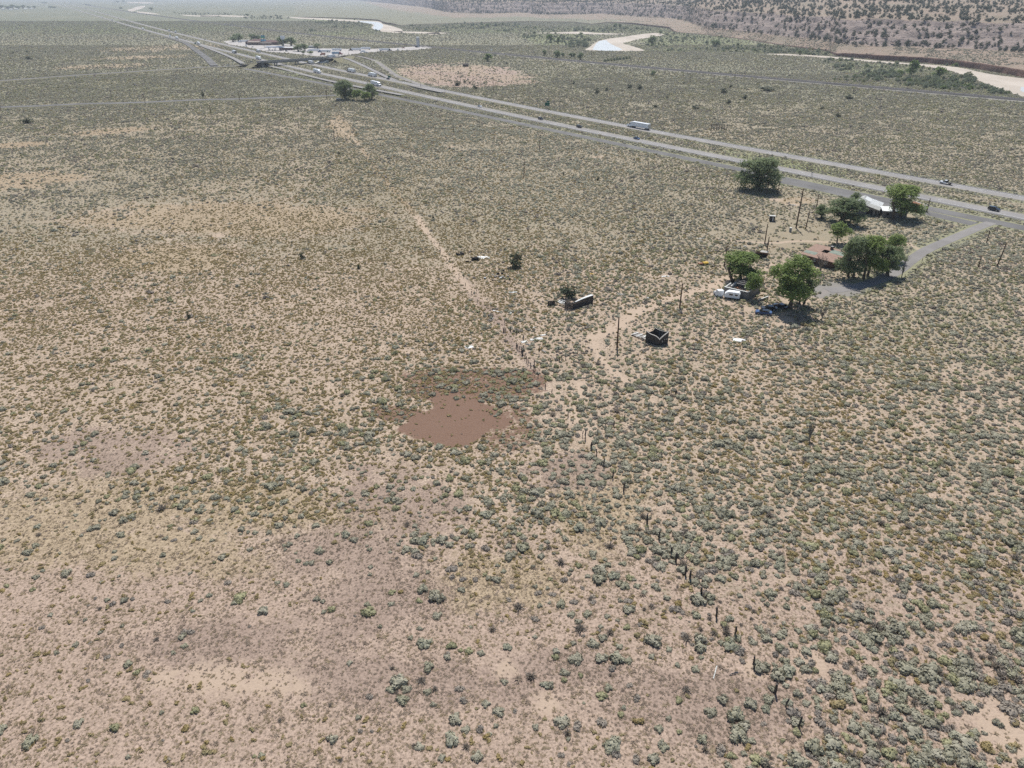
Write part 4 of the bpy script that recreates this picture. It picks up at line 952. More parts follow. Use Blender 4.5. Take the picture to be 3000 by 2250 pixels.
# two dead trees
def dead_tree(px, py, wpx, top, label, seed=5):
    p = G(px, py); zc = p.y * CT + HC * ST; h = hgt(px, py, top); R = wpx * zc / FPX / 2
    t = thing('dead_tree', label, 'tree', (p.x, p.y, 0)); r = np.random.default_rng(seed); mb = MB(); mb.tube([(0, 0, -.1), (.1, 0, h * .25), (0, .1, h * .5)], [h * .035, h * .03, h * .022], 7); mb.build('trunk', M_greybark, t)
    mb = MB()
    for i in range(26):
        s = Vector((0, 0, h * r.uniform(.2, .5))); a = r.uniform(0, 6.28); e = Vector((math.cos(a) * R * r.uniform(.4, 1), math.sin(a) * R * r.uniform(.4, 1), h * r.uniform(.6, 1)))
        m = s.lerp(e, .5) + Vector((math.cos(a) * R * .15, math.sin(a) * R * .15, 0)); mb.tube([s, m, e], [h * .014, h * .009, h * .003], 4)
        for q in range(3): mb.tube([m.lerp(e, r.random()), e + Vector(r.normal(0, R * .25, 3))], [h * .006, h * .002], 3)
    mb.build('branches', M_greybark, t); return t
dead_tree(2402, 800, 42, 745, 'dead leafless tree in front of the brown house')
dead_tree(2500, 275, 12, 258, 'small bare tree below the railway', 8)
dead_tree(2126, 745, 30, 715, 'grey bare brush tree beside the two leaning poles', 9)
dead_tree(2650, 776, 26, 745, 'bare grey tree where the driveway bends', 10)
dead_tree(2406, 940, 26, 895, 'bare shrub tree right of the junked cars', 11)
dead_tree(2370, 1290, 22, 1238, 'grey leafless sapling standing among the shrubs at right', 13)
dead_tree(2640, 815, 8, 775, 'bare snag beside the driveway', 12)
# town trees at the top left corner
for i, (x, y, w, t_, lb) in enumerate([(6,26,22,15,'dark tree at the very left of the distant settlement'),(24,27,16,16,'second dark tree of the distant settlement'),(40,27,18,14,'taller dark tree of the distant settlement'),(54,26,16,16,'dark tree in the middle of the distant settlement'),(68,25,16,15,'dark tree right of the middle of the distant settlement'),(86,24,14,17,'dark tree near the right end of the distant settlement'),(101,25,12,17,'lone round tree at the right end of the distant settlement'),(148,23,16,17,'low tree clump between the settlement and the highway'),(162,24,16,19,'low tree clump nearest to the far highway'),(130,10,20,5,'faint trees beside the far highway'),(364,7,10,1,'faint tree left of the far river bend'),(355,27,10,20,'dark tree left of the far river pool'),(443,30,14,22,'round bush right of the far river pool'),(345,7,10,1,'faint tree at the top by the far river bend'),(724,48,14,40,'round tree where the river thicket begins'),(512,38,7,34,'bush on the far river bank')]):
    tree('far_elm' if i % 2 else 'far_elm_b', 'distant_tree', x, y, w, t_, lb)
# riverside thicket: one mass of tamarisk and willow clumps
tcol = bpy.data.collections.new('thicket_kinds')
for i, kk in enumerate(['tamarisk', 'far_bright']):
    o = bpy.data.objects.new('plant_%03d' % i, TV[kk][0]); tcol.objects.link(o)
def thicket(ells, n, label):
    P = []; sc = []; pk = []
    for (cx, cy, rx, ry, dens, br, size) in ells:
        m = int(n * dens); a = rng.uniform(0, 6.28, m); q = np.sqrt(rng.random(m)); X, Y = Ga(cx + rx * q * np.cos(a), cy + ry * q * np.sin(a))
        ok = fbm(X / 22, Y / 22, 77) > .40; X, Y = X[ok], Y[ok]; m = len(X)
        b = rng.random(m) < br; s = size * rng.lognormal(0, .35, m) * np.where(b, .45, .62)
        P.append(np.stack([X, Y, X * 0], 1)); sc.append(np.stack([s, s, s * rng.uniform(.7, 1.1, m) * np.where(b, .6, 1)], 1)); pk.append(b * 1)
    P = np.concatenate(P); sc = np.concatenate(sc); pk = np.concatenate(pk)
    ok = river_clear(P[:, 0], P[:, 1]) & hill_limit(P[:, 0], P[:, 1]); P, sc, pk = P[ok], sc[ok], pk[ok]
    return scatter('thicket', np.array(P), np.array(sc), rng.uniform(0, 6.28, len(P)), pk, tcol, label)
thicket([(1370,77,85,9,1.3,.1,1.2),(1480,73,50,6,.6,.05,1.2),(1600,88,160,12,2.2,.15,1.0),(1800,86,120,9,1.6,.15,1.0),(1660,118,70,14,1.6,.1,1.0),(1690,134,36,7,.6,.0,1.0),(1560,108,30,7,.5,.1,.8),(1940,128,50,14,.9,.3,.8),(1990,110,60,12,.9,.25,.8),(2050,118,90,14,1.0,.2,.8),
         (2180,142,120,9,1.5,.15,.9),(2300,150,110,7,1.3,.15,.9),(2400,157,50,6,.5,.1,.9),(2100,148,160,6,1.0,.3,.6),(2480,180,80,7,.7,.2,.7),(2470,200,26,10,.5,.0,1.0),(2570,192,90,12,1.0,.2,.7),(2580,222,70,14,1.4,.1,1.0),(2690,240,70,14,1.4,.15,.9),(2740,255,50,8,.7,.1,.9),(2800,245,50,22,1.3,.25,.8),(2840,232,26,12,.6,.0,1.0),(2880,258,50,12,.9,.2,.7),(2930,272,40,7,.5,.1,.8),(2720,205,70,8,.7,.3,.6),(2800,193,26,5,.4,.3,.8),(2520,232,90,9,.8,.2,.6),
         (1000,70,80,14,2.2,.05,1.0),(930,63,60,6,.8,.0,1.0),(780,52,70,6,1.4,.05,1.1),(660,45,60,4,.5,.0,1.0),(1120,90,30,3,.4,.0,1.0),(1230,80,50,6,.6,.1,.9),(1260,88,60,6,.7,.15,.8),(910,91,18,3,.3,0,.9),(560,40,50,4,.8,0,1.0),(1120,86,14,3,.3,0,.8),(620,41,70,3,.8,0,1.0),(440,4,60,3,.8,0,1.3),(340,5,30,3,.5,0,1.2)], 90, 'blue-green riverside thicket of tamarisk and willow')
hedge = [(1772 + i * 9, 181 - i * 1.1) for i in range(9)]
hp = [G(x, y) for x, y in hedge]
scatter('hedge', np.array(hp), np.array([(.75, .75, .8)] * len(hp)), rng.uniform(0, 6.28, len(hp)), [0] * len(hp), tcol, 'long low dark hedge of bushes beyond the railway')
# junipers of the mesa: the 300 that show largest are objects, the rest one mass
mv = mesa_V; rows_ = mv.shape[0]; cand = []
Nn = 160000
ji = rng.integers(mesa_base - 3, rows_ - 2, Nn); jj = rng.integers(0, mv.shape[1] - 1, Nn)
ii = mesa_base - 3 + np.abs(rng.random(Nn) ** 1.5 * (rows_ - mesa_base)).astype(int); ii = np.clip(ii, 0, rows_ - 2)
fa = rng.random((Nn, 1)); fb = rng.random((Nn, 1))
PT = (mv[ii, jj] * (1 - fa) + mv[ii + 1, jj] * fa) * (1 - fb) + (mv[ii, jj + 1] * (1 - fa) + mv[ii + 1, jj + 1] * fa) * fb
# thin to an even count per area
area = np.linalg.norm(np.cross(mv[ii + 1, jj] - mv[ii, jj], mv[ii, jj + 1] - mv[ii, jj]), axis=1)
px, py, zc = Pa(PT[:, 0], PT[:, 1], PT[:, 2])
slope = mesa_AT[ii, jj, 1]; cl = fbm(PT[:, 0] / 40, PT[:, 1] / 40, 91)
wgt = area * (.55 + .6 * (1 - slope)) * (.35 + sst(.3, .62, cl)) * (px > -300) * (px < 3300) * (py > -40) * np.where(py > -6, 1, .10)
wgt = wgt * (zc < 4500) * np.where(ii < mesa_base, .05, 1) * np.interp(px, [900, 1200, 1900], [.25, 1, 1])
tot = 7500
sel = rng.choice(Nn, tot, replace=False, p=wgt / wgt.sum())
PT = PT[sel]; px, py, zc = px[sel], py[sel], zc[sel]; size = rng.lognormal(0, .28, tot) * 1.5
PT[:, 2] -= .15
sco = np.where((px > 5) & (px < 2995) & (py > 3), size / zc, 0); bigj = np.argsort(-sco)[:300]
for i in bigj:
    cm, tm, R, h = TV['juniper' if i % 2 else 'juniper_b']
    o = link('juniper_tree', cm); o.location = PT[i]; s = size[i] * 1.15; o.scale = (s, s, s * rng.uniform(.85, 1.15)); o.rotation_euler = (0, 0, rng.uniform(0, 6.28))
    tag(o, 'dark green juniper dotting the lower rocky slope of the mesa', 'tree', 'junipers on the mesa slope')
rest = np.ones(tot, bool); rest[bigj] = False
jm = template([TV['juniper'][0], TV['juniper_b'][0]], 'juniper_kinds'); s = size[rest] * 1.15
scatter('juniper_woodland', PT[rest], np.stack([s, s, s], 1), rng.uniform(0, 6.28, rest.sum()), rng.integers(0, 2, rest.sum()), jm, 'scattered juniper woodland over the mesa')
# boulders and slabs on the slope
M_rock = worn('pale_rock', (0.34, 0.28, 0.24), 0.3, .5, .95)
rk = []
for j in range(4):
    r = np.random.default_rng(700 + j); bm = bmesh.new(); bmesh.ops.create_icosphere(bm, subdivisions=1, radius=1)
    for v in bm.verts: v.co = Vector((v.co.x * r.uniform(.8, 1.3), v.co.y * r.uniform(.6, 1.1), v.co.z * r.uniform(.4, .8)))
    me = bpy.data.meshes.new('boulder'); bm.to_mesh(me); bm.free(); me.materials.append(M_rock); rk.append(me)
Nn2 = 30000; ii = rng.integers(mesa_base, mesa_base + 58, Nn2); jj = rng.integers(0, mv.shape[1] - 1, Nn2)
PR = mv[ii, jj] * (1 - .5) + mv[ii + 1, jj + 1] * .5 + rng.normal(0, 1.0, (Nn2, 3)) * np.array([3, 3, 0])
wt = (mesa_AT[ii, jj, 1] > .35) * sst(.45, .7, fbm(PR[:, 0] / 30 + PR[:, 2], PR[:, 2] * .5, 95)) * np.linalg.norm(mv[ii + 1, jj] - mv[ii, jj], axis=1) * np.linalg.norm(mv[ii, jj + 1] - mv[ii, jj], axis=1)
sel = rng.choice(Nn2, 5000, replace=False, p=wt / wt.sum()); PR = PR[sel]; s = rng.lognormal(np.log(.95), .5, 5000)
scatter('boulders', PR, np.stack([s * 1.5, s, s], 1), rng.uniform(0, 6.28, 5000), rng.integers(0, 4, 5000), template(rk, 'rock_kinds'), 'pale boulders and broken ledges on the mesa slope')
# ================================================================ VEHICLES (local +Y is forward, origin on the road)
M_whitep = worn('white_vehicle_paint', (0.85, 0.86, 0.87), 0.08, .7, 0.35, 0, 0.5)
M_silver = worn('silver_paint', (0.45, 0.46, 0.47), 0.1, .7, 0.35, .3, 0.5)
M_darkp = worn('dark_paint', (0.02, 0.022, 0.028), 0.2, .7, 0.25, 0, 0.5)
M_bluep = worn('blue_paint', (0.045, 0.10, 0.22), 0.2, .7, 0.3, 0, 0.5)
M_redp = worn('red_paint', (0.26, 0.035, 0.03), 0.2, .7, 0.3, 0, 0.5)
M_orange = worn('rust_orange', (0.30, 0.10, 0.045), 0.25, .7, 0.5, 0, 0.4)
M_lightblue = worn('light_blue_paint', (0.22, 0.36, 0.48), 0.15, .7, 0.35, 0, 0.5)
M_tyre = worn('tyre_rubber', (0.022, 0.021, 0.02), 0.3, 2, 0.85)
M_glass = worn('dark_glass', (0.02, 0.024, 0.028), 0.2, 1, 0.08, 0, 0.6)
M_chassis = worn('chassis_black', (0.03, 0.028, 0.027), 0.3, 2, 0.7)
M_alu = worn('aluminium', (0.55, 0.55, 0.54), 0.12, 1, 0.35, .6)
M_bed = worn('flatbed_steel', (0.05, 0.045, 0.04), 0.3, 1, 0.6)
def wheel(parent, x, y, r, w, dual=False):
    mb = MB(); mb.tube([(x - w / 2, y, r), (x + w / 2, y, r)], r, 12); o = mb.build('wheel', M_tyre, parent)
    s = 1 if x > 0 else -1; mb = MB(); mb.tube([(x + s * w / 2, y, r), (x + s * (w / 2 + .03), y, r)], r * .52, 10); mb.build('rim', M_alu, o); return o
def tractor(t, paint, y0):
    """y0 = rear of the tractor frame; 6.8 m long"""
    mb = MB(); w = 1.22
    mb.prism([(y0 + 2.0, .9), (y0 + 2.0, 3.75), (y0 + 2.9, 3.85), (y0 + 3.6, 3.55), (y0 + 4.25, 2.95), (y0 + 4.85, 2.1), (y0 + 6.7, 1.75), (y0 + 6.85, 1.1), (y0 + 6.85, .55), (y0 + 5.9, .55), (y0 + 5.9, .9)], -w, w)
    c = mb.build('cab', paint, t)
    mb = MB(); mb.quad((-w * .9, y0 + 4.30, 2.92), (w * .9, y0 + 4.30, 2.92), (w * .9, y0 + 4.85, 2.16), (-w * .9, y0 + 4.85, 2.16))
    for s in (-1, 1):
        a = [(s * (w + .012), y0 + 3.3, 2.85), (s * (w + .012), y0 + 4.1, 2.85), (s * (w + .012), y0 + 4.55, 2.15), (s * (w + .012), y0 + 3.3, 2.15)]
        mb.quad(*(a if s < 0 else a[::-1]))
    mb.build('window', M_glass, c)
    mb = MB(); mb.box(-.9, .9, y0 + 6.86, y0 + 6.9, .8, 1.65); mb.build('grille', M_chassis, c)
    for s in (-1, 1):
        mb = MB(); mb.box(s * .95 - .15, s * .95 + .15, y0 + 6.86, y0 + 6.92, 1.0, 1.25); mb.build('headlight', M_alu, c)
        mb = MB(); mb.tube([(s * .95, y0 + 2.3, .75), (s * .95, y0 + 3.9, .75)], .32, 10); mb.build('fuel_tank', M_alu, t)
    mb = MB(); mb.box(-.45, .45, y0 - .2, y0 + 6.3, .7, .95); mb.build('chassis', M_chassis, t)
    for s in (-1, 1):
        wheel(t, s * 1.05, y0 + 5.45, .52, .32)
        for d in (.45, 1.7): wheel(t, s * .98, y0 + d, .52, .55)
def trailer(t, paint, y0, L, h=4.1, dark=None, axles=2):
    mb = MB(); mb.box(-1.28, 1.28, y0, y0 + L, 1.15, h)
    o = mb.build('trailer', [paint], t)
    mb = MB(); mb.box(-1.27, 1.27, y0 - .03, y0 - .003, 1.18, h - .05); mb.build('rear_door', M_alu if dark is None else dark, o)
    mb = MB()
    for s in (-1, 1):
        mb.box(s * 1.283 - .008, s * 1.283 + .008, y0 + .05, y0 + L - .05, 1.16, 1.28); mb.box(s * 1.283 - .008, s * 1.283 + .008, y0 + .05, y0 + L - .05, h - .13, h - .02)
        for k in range(int(L / 1.2)): mb.box(s * 1.281 - .005, s * 1.281 + .005, y0 + .6 + k * 1.2, y0 + .64 + k * 1.2, 1.28, h - .13)
    mb.build('rails', M_alu, o)
    mb = MB(); mb.box(-.5, .5, y0 + .3, y0 + L - .5, .92, 1.148); mb.build('trailer_frame', M_chassis, t)
    for a in range(axles):
        for s in (-1, 1): wheel(t, s * .98, y0 + 1.3 + a * 1.25, .52, .55)
def semi(name, label, cab, box, L=16.0, h=4.1):
    t = thing(name, label, 'truck', group='trucks'); trailer(t, box, -10.5, L, h); tractor(t, cab, -10.5 + L - 1.9)
    return t
def doubles(label, cab, box):
    t = thing('double_trailer_truck', label, 'truck', group='trucks'); trailer(t, box, -11.5, 8.6, 4.1, None, 1); trailer(t, box, -1.9, 8.6, 4.1, None, 1); tractor(t, cab, 5.0)
    mb = MB(); mb.tube([(0, -2.9, .9), (0, -1.9, .9)], .12, 6); mb.build('drawbar', M_chassis, t); return t
def box_truck(label, cab, box):
    t = thing('box_truck', label, 'truck', group='trucks'); mb = MB(); mb.box(-1.22, 1.22, -3.6, 2.6, 1.0, 3.7); o = mb.build('cargo_box', box, t)
    mb = MB(); mb.box(-1.18, 1.18, -3.63, -3.603, 1.03, 3.6); mb.build('rear_door', M_alu, o)
    mb = MB(); mb.prism([(2.75, .5), (2.75, 2.6), (3.5, 2.6), (4.1, 1.75), (5.0, 1.5), (5.1, .5)], -1.05, 1.05); c = mb.build('cab', cab, t)
    mb = MB(); mb.quad((-.95, 3.56, 2.55), (.95, 3.56, 2.55), (.95, 4.1, 1.8), (-.95, 4.1, 1.8)); mb.build('window', M_glass, c)
    for s in (-1, 1): wheel(t, s * .95, 4.1, .45, .3); wheel(t, s * .95, -1.8, .45, .5)
    return t
def carbody(t, paint, prof, win, w=.92, wb=(1.4, -1.35), r=.34):
    mb = MB(); mb.prism(prof, -w, w); b = mb.build('body', paint, t)
    mb = MB(); mb.prism(win, -w * .86, w * .86); g = mb.build('window', M_glass, b)
    y0 = min(p[0] for p in win); y1 = max(p[0] for p in win); zt = max(p[1] for p in win)
    mb = MB(); top = [p[0] for p in win if p[1] > zt - .02]; mb.box(-w * .80, w * .80, min(top), max(top), zt + .002, zt + .05); mb.build('roof', paint, b)
    f = max(p[0] for p in prof); k = min(p[0] for p in prof)
    for s in (-1, 1):
        mb = MB(); mb.box(s * w * .75 - .13, s * w * .75 + .13, f - .02, f + .02, .62, .78); mb.build('headlight', M_alu, b)
        mb = MB(); mb.box(s * w * .8 - .1, s * w * .8 + .1, k - .02, k + .015, .7, .9); mb.build('tail_light', M_redp, b)
        for y in wb: wheel(t, s * (w - .1), y, r, .22)
def sedan(label, paint, cat='car'):
    t = thing('car', label, cat, group='cars'); carbody(t, paint, [(-2.3, .35), (-2.35, .95), (-1.5, 1.0), (1.1, .95), (2.2, .8), (2.35, .6), (2.35, .3)], [(-1.75, .985), (-1.15, 1.42), (.35, 1.44), (1.25, .945)]); return t
def suv(label, paint):
    t = thing('car', label, 'car', group='cars'); carbody(t, paint, [(-2.35, .4), (-2.4, 1.1), (1.15, 1.08), (2.25, .98), (2.4, .7), (2.4, .38)], [(-2.3, 1.09), (-2.1, 1.72), (.45, 1.74), (1.2, 1.07)], .95, (1.45, -1.4), .37); return t
def pickup(label, paint, flat=False):
    t = thing('pickup_truck', label, 'truck', group='pickup trucks'); w = 1.0
    mb = MB(); mb.prism([(-.6, .5), (-.6, 1.2), (1.3, 1.18), (2.75, 1.08), (2.9, .8), (2.9, .45)], -w, w); b = mb.build('cab', paint, t)
    mb = MB(); mb.prism([(-.58, 1.19), (-.5, 1.82), (.7, 1.84), (1.4, 1.17)], -w * .88, w * .88); mb.build('window', M_glass, b)
    mb = MB(); mb.box(-w * .82, w * .82, -.5, .7, 1.842, 1.89); mb.build('roof', paint, b)
    if flat:
        mb = MB(); mb.box(-1.15, 1.15, -3.2, -.72, .95, 1.1); mb.box(-1.15, 1.15, -.72, -.66, 1.1, 2.0); mb.build('flatbed', M_bed, t)
    else:
        mb = MB(); mb.box(-w, w, -3.0, -.62, .5, .75)
        for s in (-1, 1): mb.box(s * w - .06 if s > 0 else -w, w if s > 0 else -w + .06, -3.0, -.62, .752, 1.2)
        mb.box(-w + .062, w - .062, -3.0, -2.94, .752, 1.2); mb.build('cargo_bed', paint, t)
    for s in (-1, 1):
        mb = MB(); mb.box(s * .8 - .14, s * .8 + .14, 2.88, 2.92, .8, 1.0); mb.build('headlight', M_alu, b)
        for y in (1.95, -1.9): wheel(t, s * .92, y, .4, .27)
    return t
def put(t, px, py, toward, z=0.06):
    """stand on the road at a photo pixel, nose towards another pixel"""
    p = G(px, py, z); q = G(*toward); d = q - p; t.location = p; t.rotation_euler = (0, 0, math.atan2(-d.x, d.y)); return t
def lane_point(pl, px, d):
    L = arclen(pl); X, Y = Ga(px, 0) if False else (0, 0)
    qx, qy, _ = Pa(pl[:, 0], pl[:, 1]); i = int(np.argmin(np.abs(qx - px))); i = min(max(i, 1), len(pl) - 2)
    t = pl[i + 1, :2] - pl[i - 1, :2]; t = t / np.linalg.norm(t); a = (px - qx[i - 1]) / (qx[i + 1] - qx[i - 1]) if qx[i + 1] != qx[i - 1] else .5
    c = pl[i - 1, :2] + (pl[i + 1, :2] - pl[i - 1, :2]) * a
    return Vector((c[0] - t[1] * d, c[1] + t[0] * d, .062 + float(pl[i, 2]))), t
def on_near(v, px, lane=-1):
    p, t = lane_point(near_l, px, -1.0 if lane < 0 else 2.7); v.location = p; v.rotation_euler = (0, 0, math.atan2(-t[0], t[1])); return v
def on_far(v, px, lane=1):
    p, t = lane_point(far_l, px, 1.0 if lane > 0 else -2.7); v.location = p; v.rotation_euler = (0, 0, math.atan2(t[0], -t[1])); return v
T_white = on_far(semi('semi_truck', 'long white semi truck alone on the far carriageway, right of the green sign', M_whitep, M_whitep), 1886)
def semi_copy(label): return dup(T_white, (0, 0, 0), 0, label)
on_near(semi_copy('white semi truck on the near carriageway just past the overpass'), 936)
on_near(semi_copy('white semi truck half hidden behind the roadside willow clump'), 1110)
on_near(semi_copy('white semi truck about to pass under the overpass'), 762)
on_far(semi_copy('white semi truck beside the entry ramp, behind the double trailer truck'), 1092)
on_far(doubles('dark cab truck pulling two white trailers on the far carriageway', M_darkp, M_whitep), 1030)
T_dark = on_far(semi('semi_truck', 'truck with white trailer emerging under the overpass', M_darkp, M_whitep), 910)
on_far(dup(T_dark, (0, 0, 0), 0, 'truck with pale trailer on the far carriageway below the truck stop canopy'), 757)
on_near(dup(T_dark, (0, 0, 0), 0, 'dark cab truck with white trailer on the near carriageway beside the exit ramp'), 691)
on_near(semi_copy('white truck on the near carriageway at the start of the exit ramp'), 585)
on_near(semi_copy('white truck on the near carriageway, right one of a close pair'), 521)
on_near(box_truck('small white box truck on the near carriageway, left one of a close pair', M_whitep, M_whitep), 501)
T_box = [o for o in S.collection.objects if o.name.startswith('box_truck')][0]
on_far(dup(T_dark, (0, 0, 0), 0, 'truck with white trailer on the far carriageway, left one of two'), 495)
on_far(dup(T_dark, (0, 0, 0), 0, 'truck with white trailer on the far carriageway, right one of two'), 514)
on_near(semi_copy('single white truck on the near carriageway far out on the left'), 421)
on_near(dup(T_dark, (0, 0, 0), 0, 'distant dark cab truck on the near carriageway'), 330)
on_near(semi_copy('distant white truck on the near carriageway, left of the dark cab one'), 301)
on_far(dup(T_dark, (0, 0, 0), 0, 'distant truck on the far carriageway where the railway runs close'), 316)
on_near(semi_copy('farthest white truck on the near carriageway'), 193)
on_far(semi_copy('distant truck on the far carriageway, first of a far group of three'), 233)
on_far(dup(T_dark, (0, 0, 0), 0, 'distant truck on the far carriageway, second of a far group of three'), 252)
on_far(dup(T_dark, (0, 0, 0), 0, 'distant truck on the far carriageway, third of a far group of three'), 210)
C_white = on_near(sedan('white car alone on the near carriageway above the straw track', M_whitep), 1408, 1)
C_dark = on_near(suv('black suv on the near carriageway left of the other dark cars', M_darkp), 1588, 1)
on_near(dup(C_dark, (0, 0, 0), 0, 'middle one of the three dark cars on the near carriageway'), 1708, 1)
on_near(sedan('dark blue car on the near carriageway below the long white truck', M_bluep), 1882, 1)
on_near(dup(C_dark, (0, 0, 0), 0, 'black suv cut by the right edge of the photo'), 2986, 1)
on_near(dup(C_white, (0, 0, 0), 0, 'white car between two trucks left of the overpass'), 722, 1)
on_far(dup(C_dark, (0, 0, 0), 0, 'dark car on the far carriageway beside the ramp sign'), 1140)
on_far(dup(C_dark, (0, 0, 0), 0, 'dark car on the far carriageway opposite the exit ramp'), 600)
on_far(pickup('white pickup with black flatbed on the far carriageway at right', M_whitep, True), 2820)
put(sedan('silver car waiting on the crossroad left of the overpass', M_silver), 667, 192.5, (560, 199))
# truck stop yard
def yard(v, px, py, tx, ty): return put(v, px, py, (tx, ty), .05)
yard(semi_copy('white semi truck parked behind the left trees of the truck stop'), 713, 124, 600, 127)
yard(dup(T_box, (0, 0, 0), 0, 'white box truck parked at the left end of the truck stop building'), 722, 138, 735, 128)
yard(semi_copy('parked white semi truck, leftmost in the yard row by the round tree'), 918, 151, 800, 152)
yard(semi('semi_truck', 'parked truck with blue cab and white trailer in the yard row', M_bluep, M_whitep), 950, 153.5, 800, 155)
mbt = thing('parked_trailer', 'white trailer standing without a cab behind the blue cab truck', 'trailer', (0, 0, 0)); trailer(mbt, M_whitep, -8, 16); yard(mbt, 987, 149.5, 800, 150)
yard(semi('semi_truck', 'parked truck with dark cab and white trailer in the middle of the yard row', M_darkp, M_whitep), 1040, 148.5, 860, 150)
mbt2 = dup(mbt, (0, 0, 0), 0, 'white trailer parked at the right of the dark cab truck'); yard(mbt2, 1072, 145.5, 900, 147)
yard(semi('semi_truck', 'truck with red cab and light blue trailer near the yard edge', M_redp, M_lightblue, 12), 992, 160, 1100, 160)
yard(box_truck('rusty red box truck at the front edge of the yard', M_redp, M_orange), 947, 162.5, 900, 162)
put(semi_copy('white semi truck turning off the right end of the overpass'), 972, 169, (1060, 168), 5.9)
yard(dup(T_dark, (0, 0, 0), 0, 'truck with white trailer and dark cab in the right part of the yard'), 1130, 149.5, 1250, 150)
yard(dup(T_box, (0, 0, 0), 0, 'white box truck seen from behind near the right end of the yard'), 1166, 149, 1172, 138)
yard(pickup('red pickup parked at the right end of the yard', M_redp), 1182, 141.5, 1300, 141)
yard(pickup('white pickup with camper parked in the front of the yard', M_whitep), 1074, 155, 1150, 155)
yard(dup(T_box, (0, 0, 0), 0, 'white box truck next to the white pickup in the front of the yard'), 1064, 154.5, 960, 155)
yard(dup(C_white, (0, 0, 0), 0, 'white car parked against the truck stop building at left'), 740, 138.5, 700, 138)
yard(dup(C_white, (0, 0, 0), 0, 'white car left of the fuel canopy'), 787, 143.5, 786, 150)
yard(dup(C_white, (0, 0, 0), 0, 'white car at the fuel pumps'), 798, 147.5, 800, 140)
yard(dup(C_white, (0, 0, 0), 0, 'white car right of the fuel canopy'), 821, 146, 823, 152)
yard(suv('grey suv in front of the white roofed annex', M_silver), 840, 151, 900, 152)
# freight train far up the valley
M_carA = worn('boxcar_dark', (0.055, 0.06, 0.07), 0.3, .6, .7); M_carB = worn('container_pale', (0.38, 0.40, 0.42), 0.15, .6, .5)
Lr = arclen(rail_l); qx, qy, _ = Pa(rail_l[:, 0], rail_l[:, 1]); s0 = float(np.interp(266, qx, Lr)); first = None
for i in range(40):
    s = s0 - i * 19.0
    if s < 20: break
    c = at_len(rail_l, s, Lr); c2 = at_len(rail_l, s - 9, Lr); d = c2 - c
    if first is None:
        first = thing('railcar', 'dark railcar with pale top in the freight train far up the valley', 'railcar', group='cars of the freight train')
        mb = MB(); mb.box(-1.5, 1.5, -8.7, 8.7, 1.0, 3.2); mb.build('body', M_carA, first); mb = MB(); mb.box(-1.4, 1.4, -8.2, 8.2, 3.2, 5.2); mb.build('container', M_carB, first)
        for y in (-6.5, 6.5): mb = MB(); mb.box(-1.2, 1.2, y - 1.3, y + 1.3, .25, 1.0); mb.build('bogie', M_chassis, first)
        r = first
    else: r = dup(first, (0, 0, 0), 0, first['label'])
    r.location = (c[0], c[1], 1.1); r.rotation_euler = (0, 0, math.atan2(-d[0], d[1]))
# ================================================================ BUILDINGS, RUINS, BRIDGE, SIGNS, POLES, DEBRIS
M_wood = worn('weathered_wood', (0.075, 0.064, 0.056), 0.4, 1.5, 0.9, stretch=(1, 1, 6))
M_woodp = worn('bleached_wood', (0.36, 0.335, 0.30), 0.3, 1.5, 0.9)
M_polew = worn('pole_wood', (0.12, 0.075, 0.05), 0.3, 1.0, 0.9)
M_roofb = worn('brown_shingle', (0.30, 0.20, 0.15), 0.18, .8, 0.9)
M_roofg = worn('green_roofing', (0.22, 0.25, 0.20), 0.25, .8, 0.9)
M_brick = worn('dark_brick', (0.12, 0.075, 0.055), 0.3, 2, 0.9)
M_metalr = worn('galvanised_roof', (0.46, 0.45, 0.41), 0.16, .5, 0.55, .2)
M_metalw = worn('bright_roof_sheet', (0.66, 0.66, 0.63), 0.12, .6, 0.5, .1)
M_block = worn('concrete_block', (0.21, 0.19, 0.17), 0.2, 1.2, 0.95)
M_whitew = worn('whitewash', (0.66, 0.65, 0.60), 0.15, 1.0, 0.8)
M_shade = worn('interior_shade', (0.012, 0.012, 0.013), 0.3, 1, 0.95)  # near-black: indoor shade put into the colour of openings
M_rust = worn('rusty_sheet', (0.26, 0.12, 0.065), 0.35, 1, 0.85)
M_yellow2 = worn('yellow_machine_paint', (0.62, 0.40, 0.06), 0.25, 1, 0.6)
M_black = worn('charred_black', (0.012, 0.012, 0.013), 0.4, 1, 0.9)
M_conc = worn('bridge_concrete', (0.30, 0.29, 0.27), 0.12, .3, 0.9)
M_girder = worn('bridge_girder', (0.16, 0.17, 0.165), 0.15, .3, 0.8)
M_sgreen = worn('sign_green', (0.01, 0.115, 0.075), 0.1, .5, 0.5)
M_sblue = worn('sign_blue', (0.08, 0.24, 0.36), 0.12, .5, 0.5)
M_steel = worn('grey_steel', (0.30, 0.31, 0.31), 0.15, .5, 0.6, .3)
M_adobe = worn('tan_stucco', (0.30, 0.22, 0.18), 0.15, .3, 0.9)
M_mroof = worn('maroon_roof', (0.17, 0.105, 0.095), 0.2, .3, 0.9)
M_bluef = worn('canopy_blue', (0.07, 0.15, 0.30), 0.15, .3, 0.5)
SW = Matrix(((0, 1, 0, 0), (1, 0, 0, 0), (0, 0, 1, 0), (0, 0, 0, 1)))     # prism profile (x,z) extruded along y

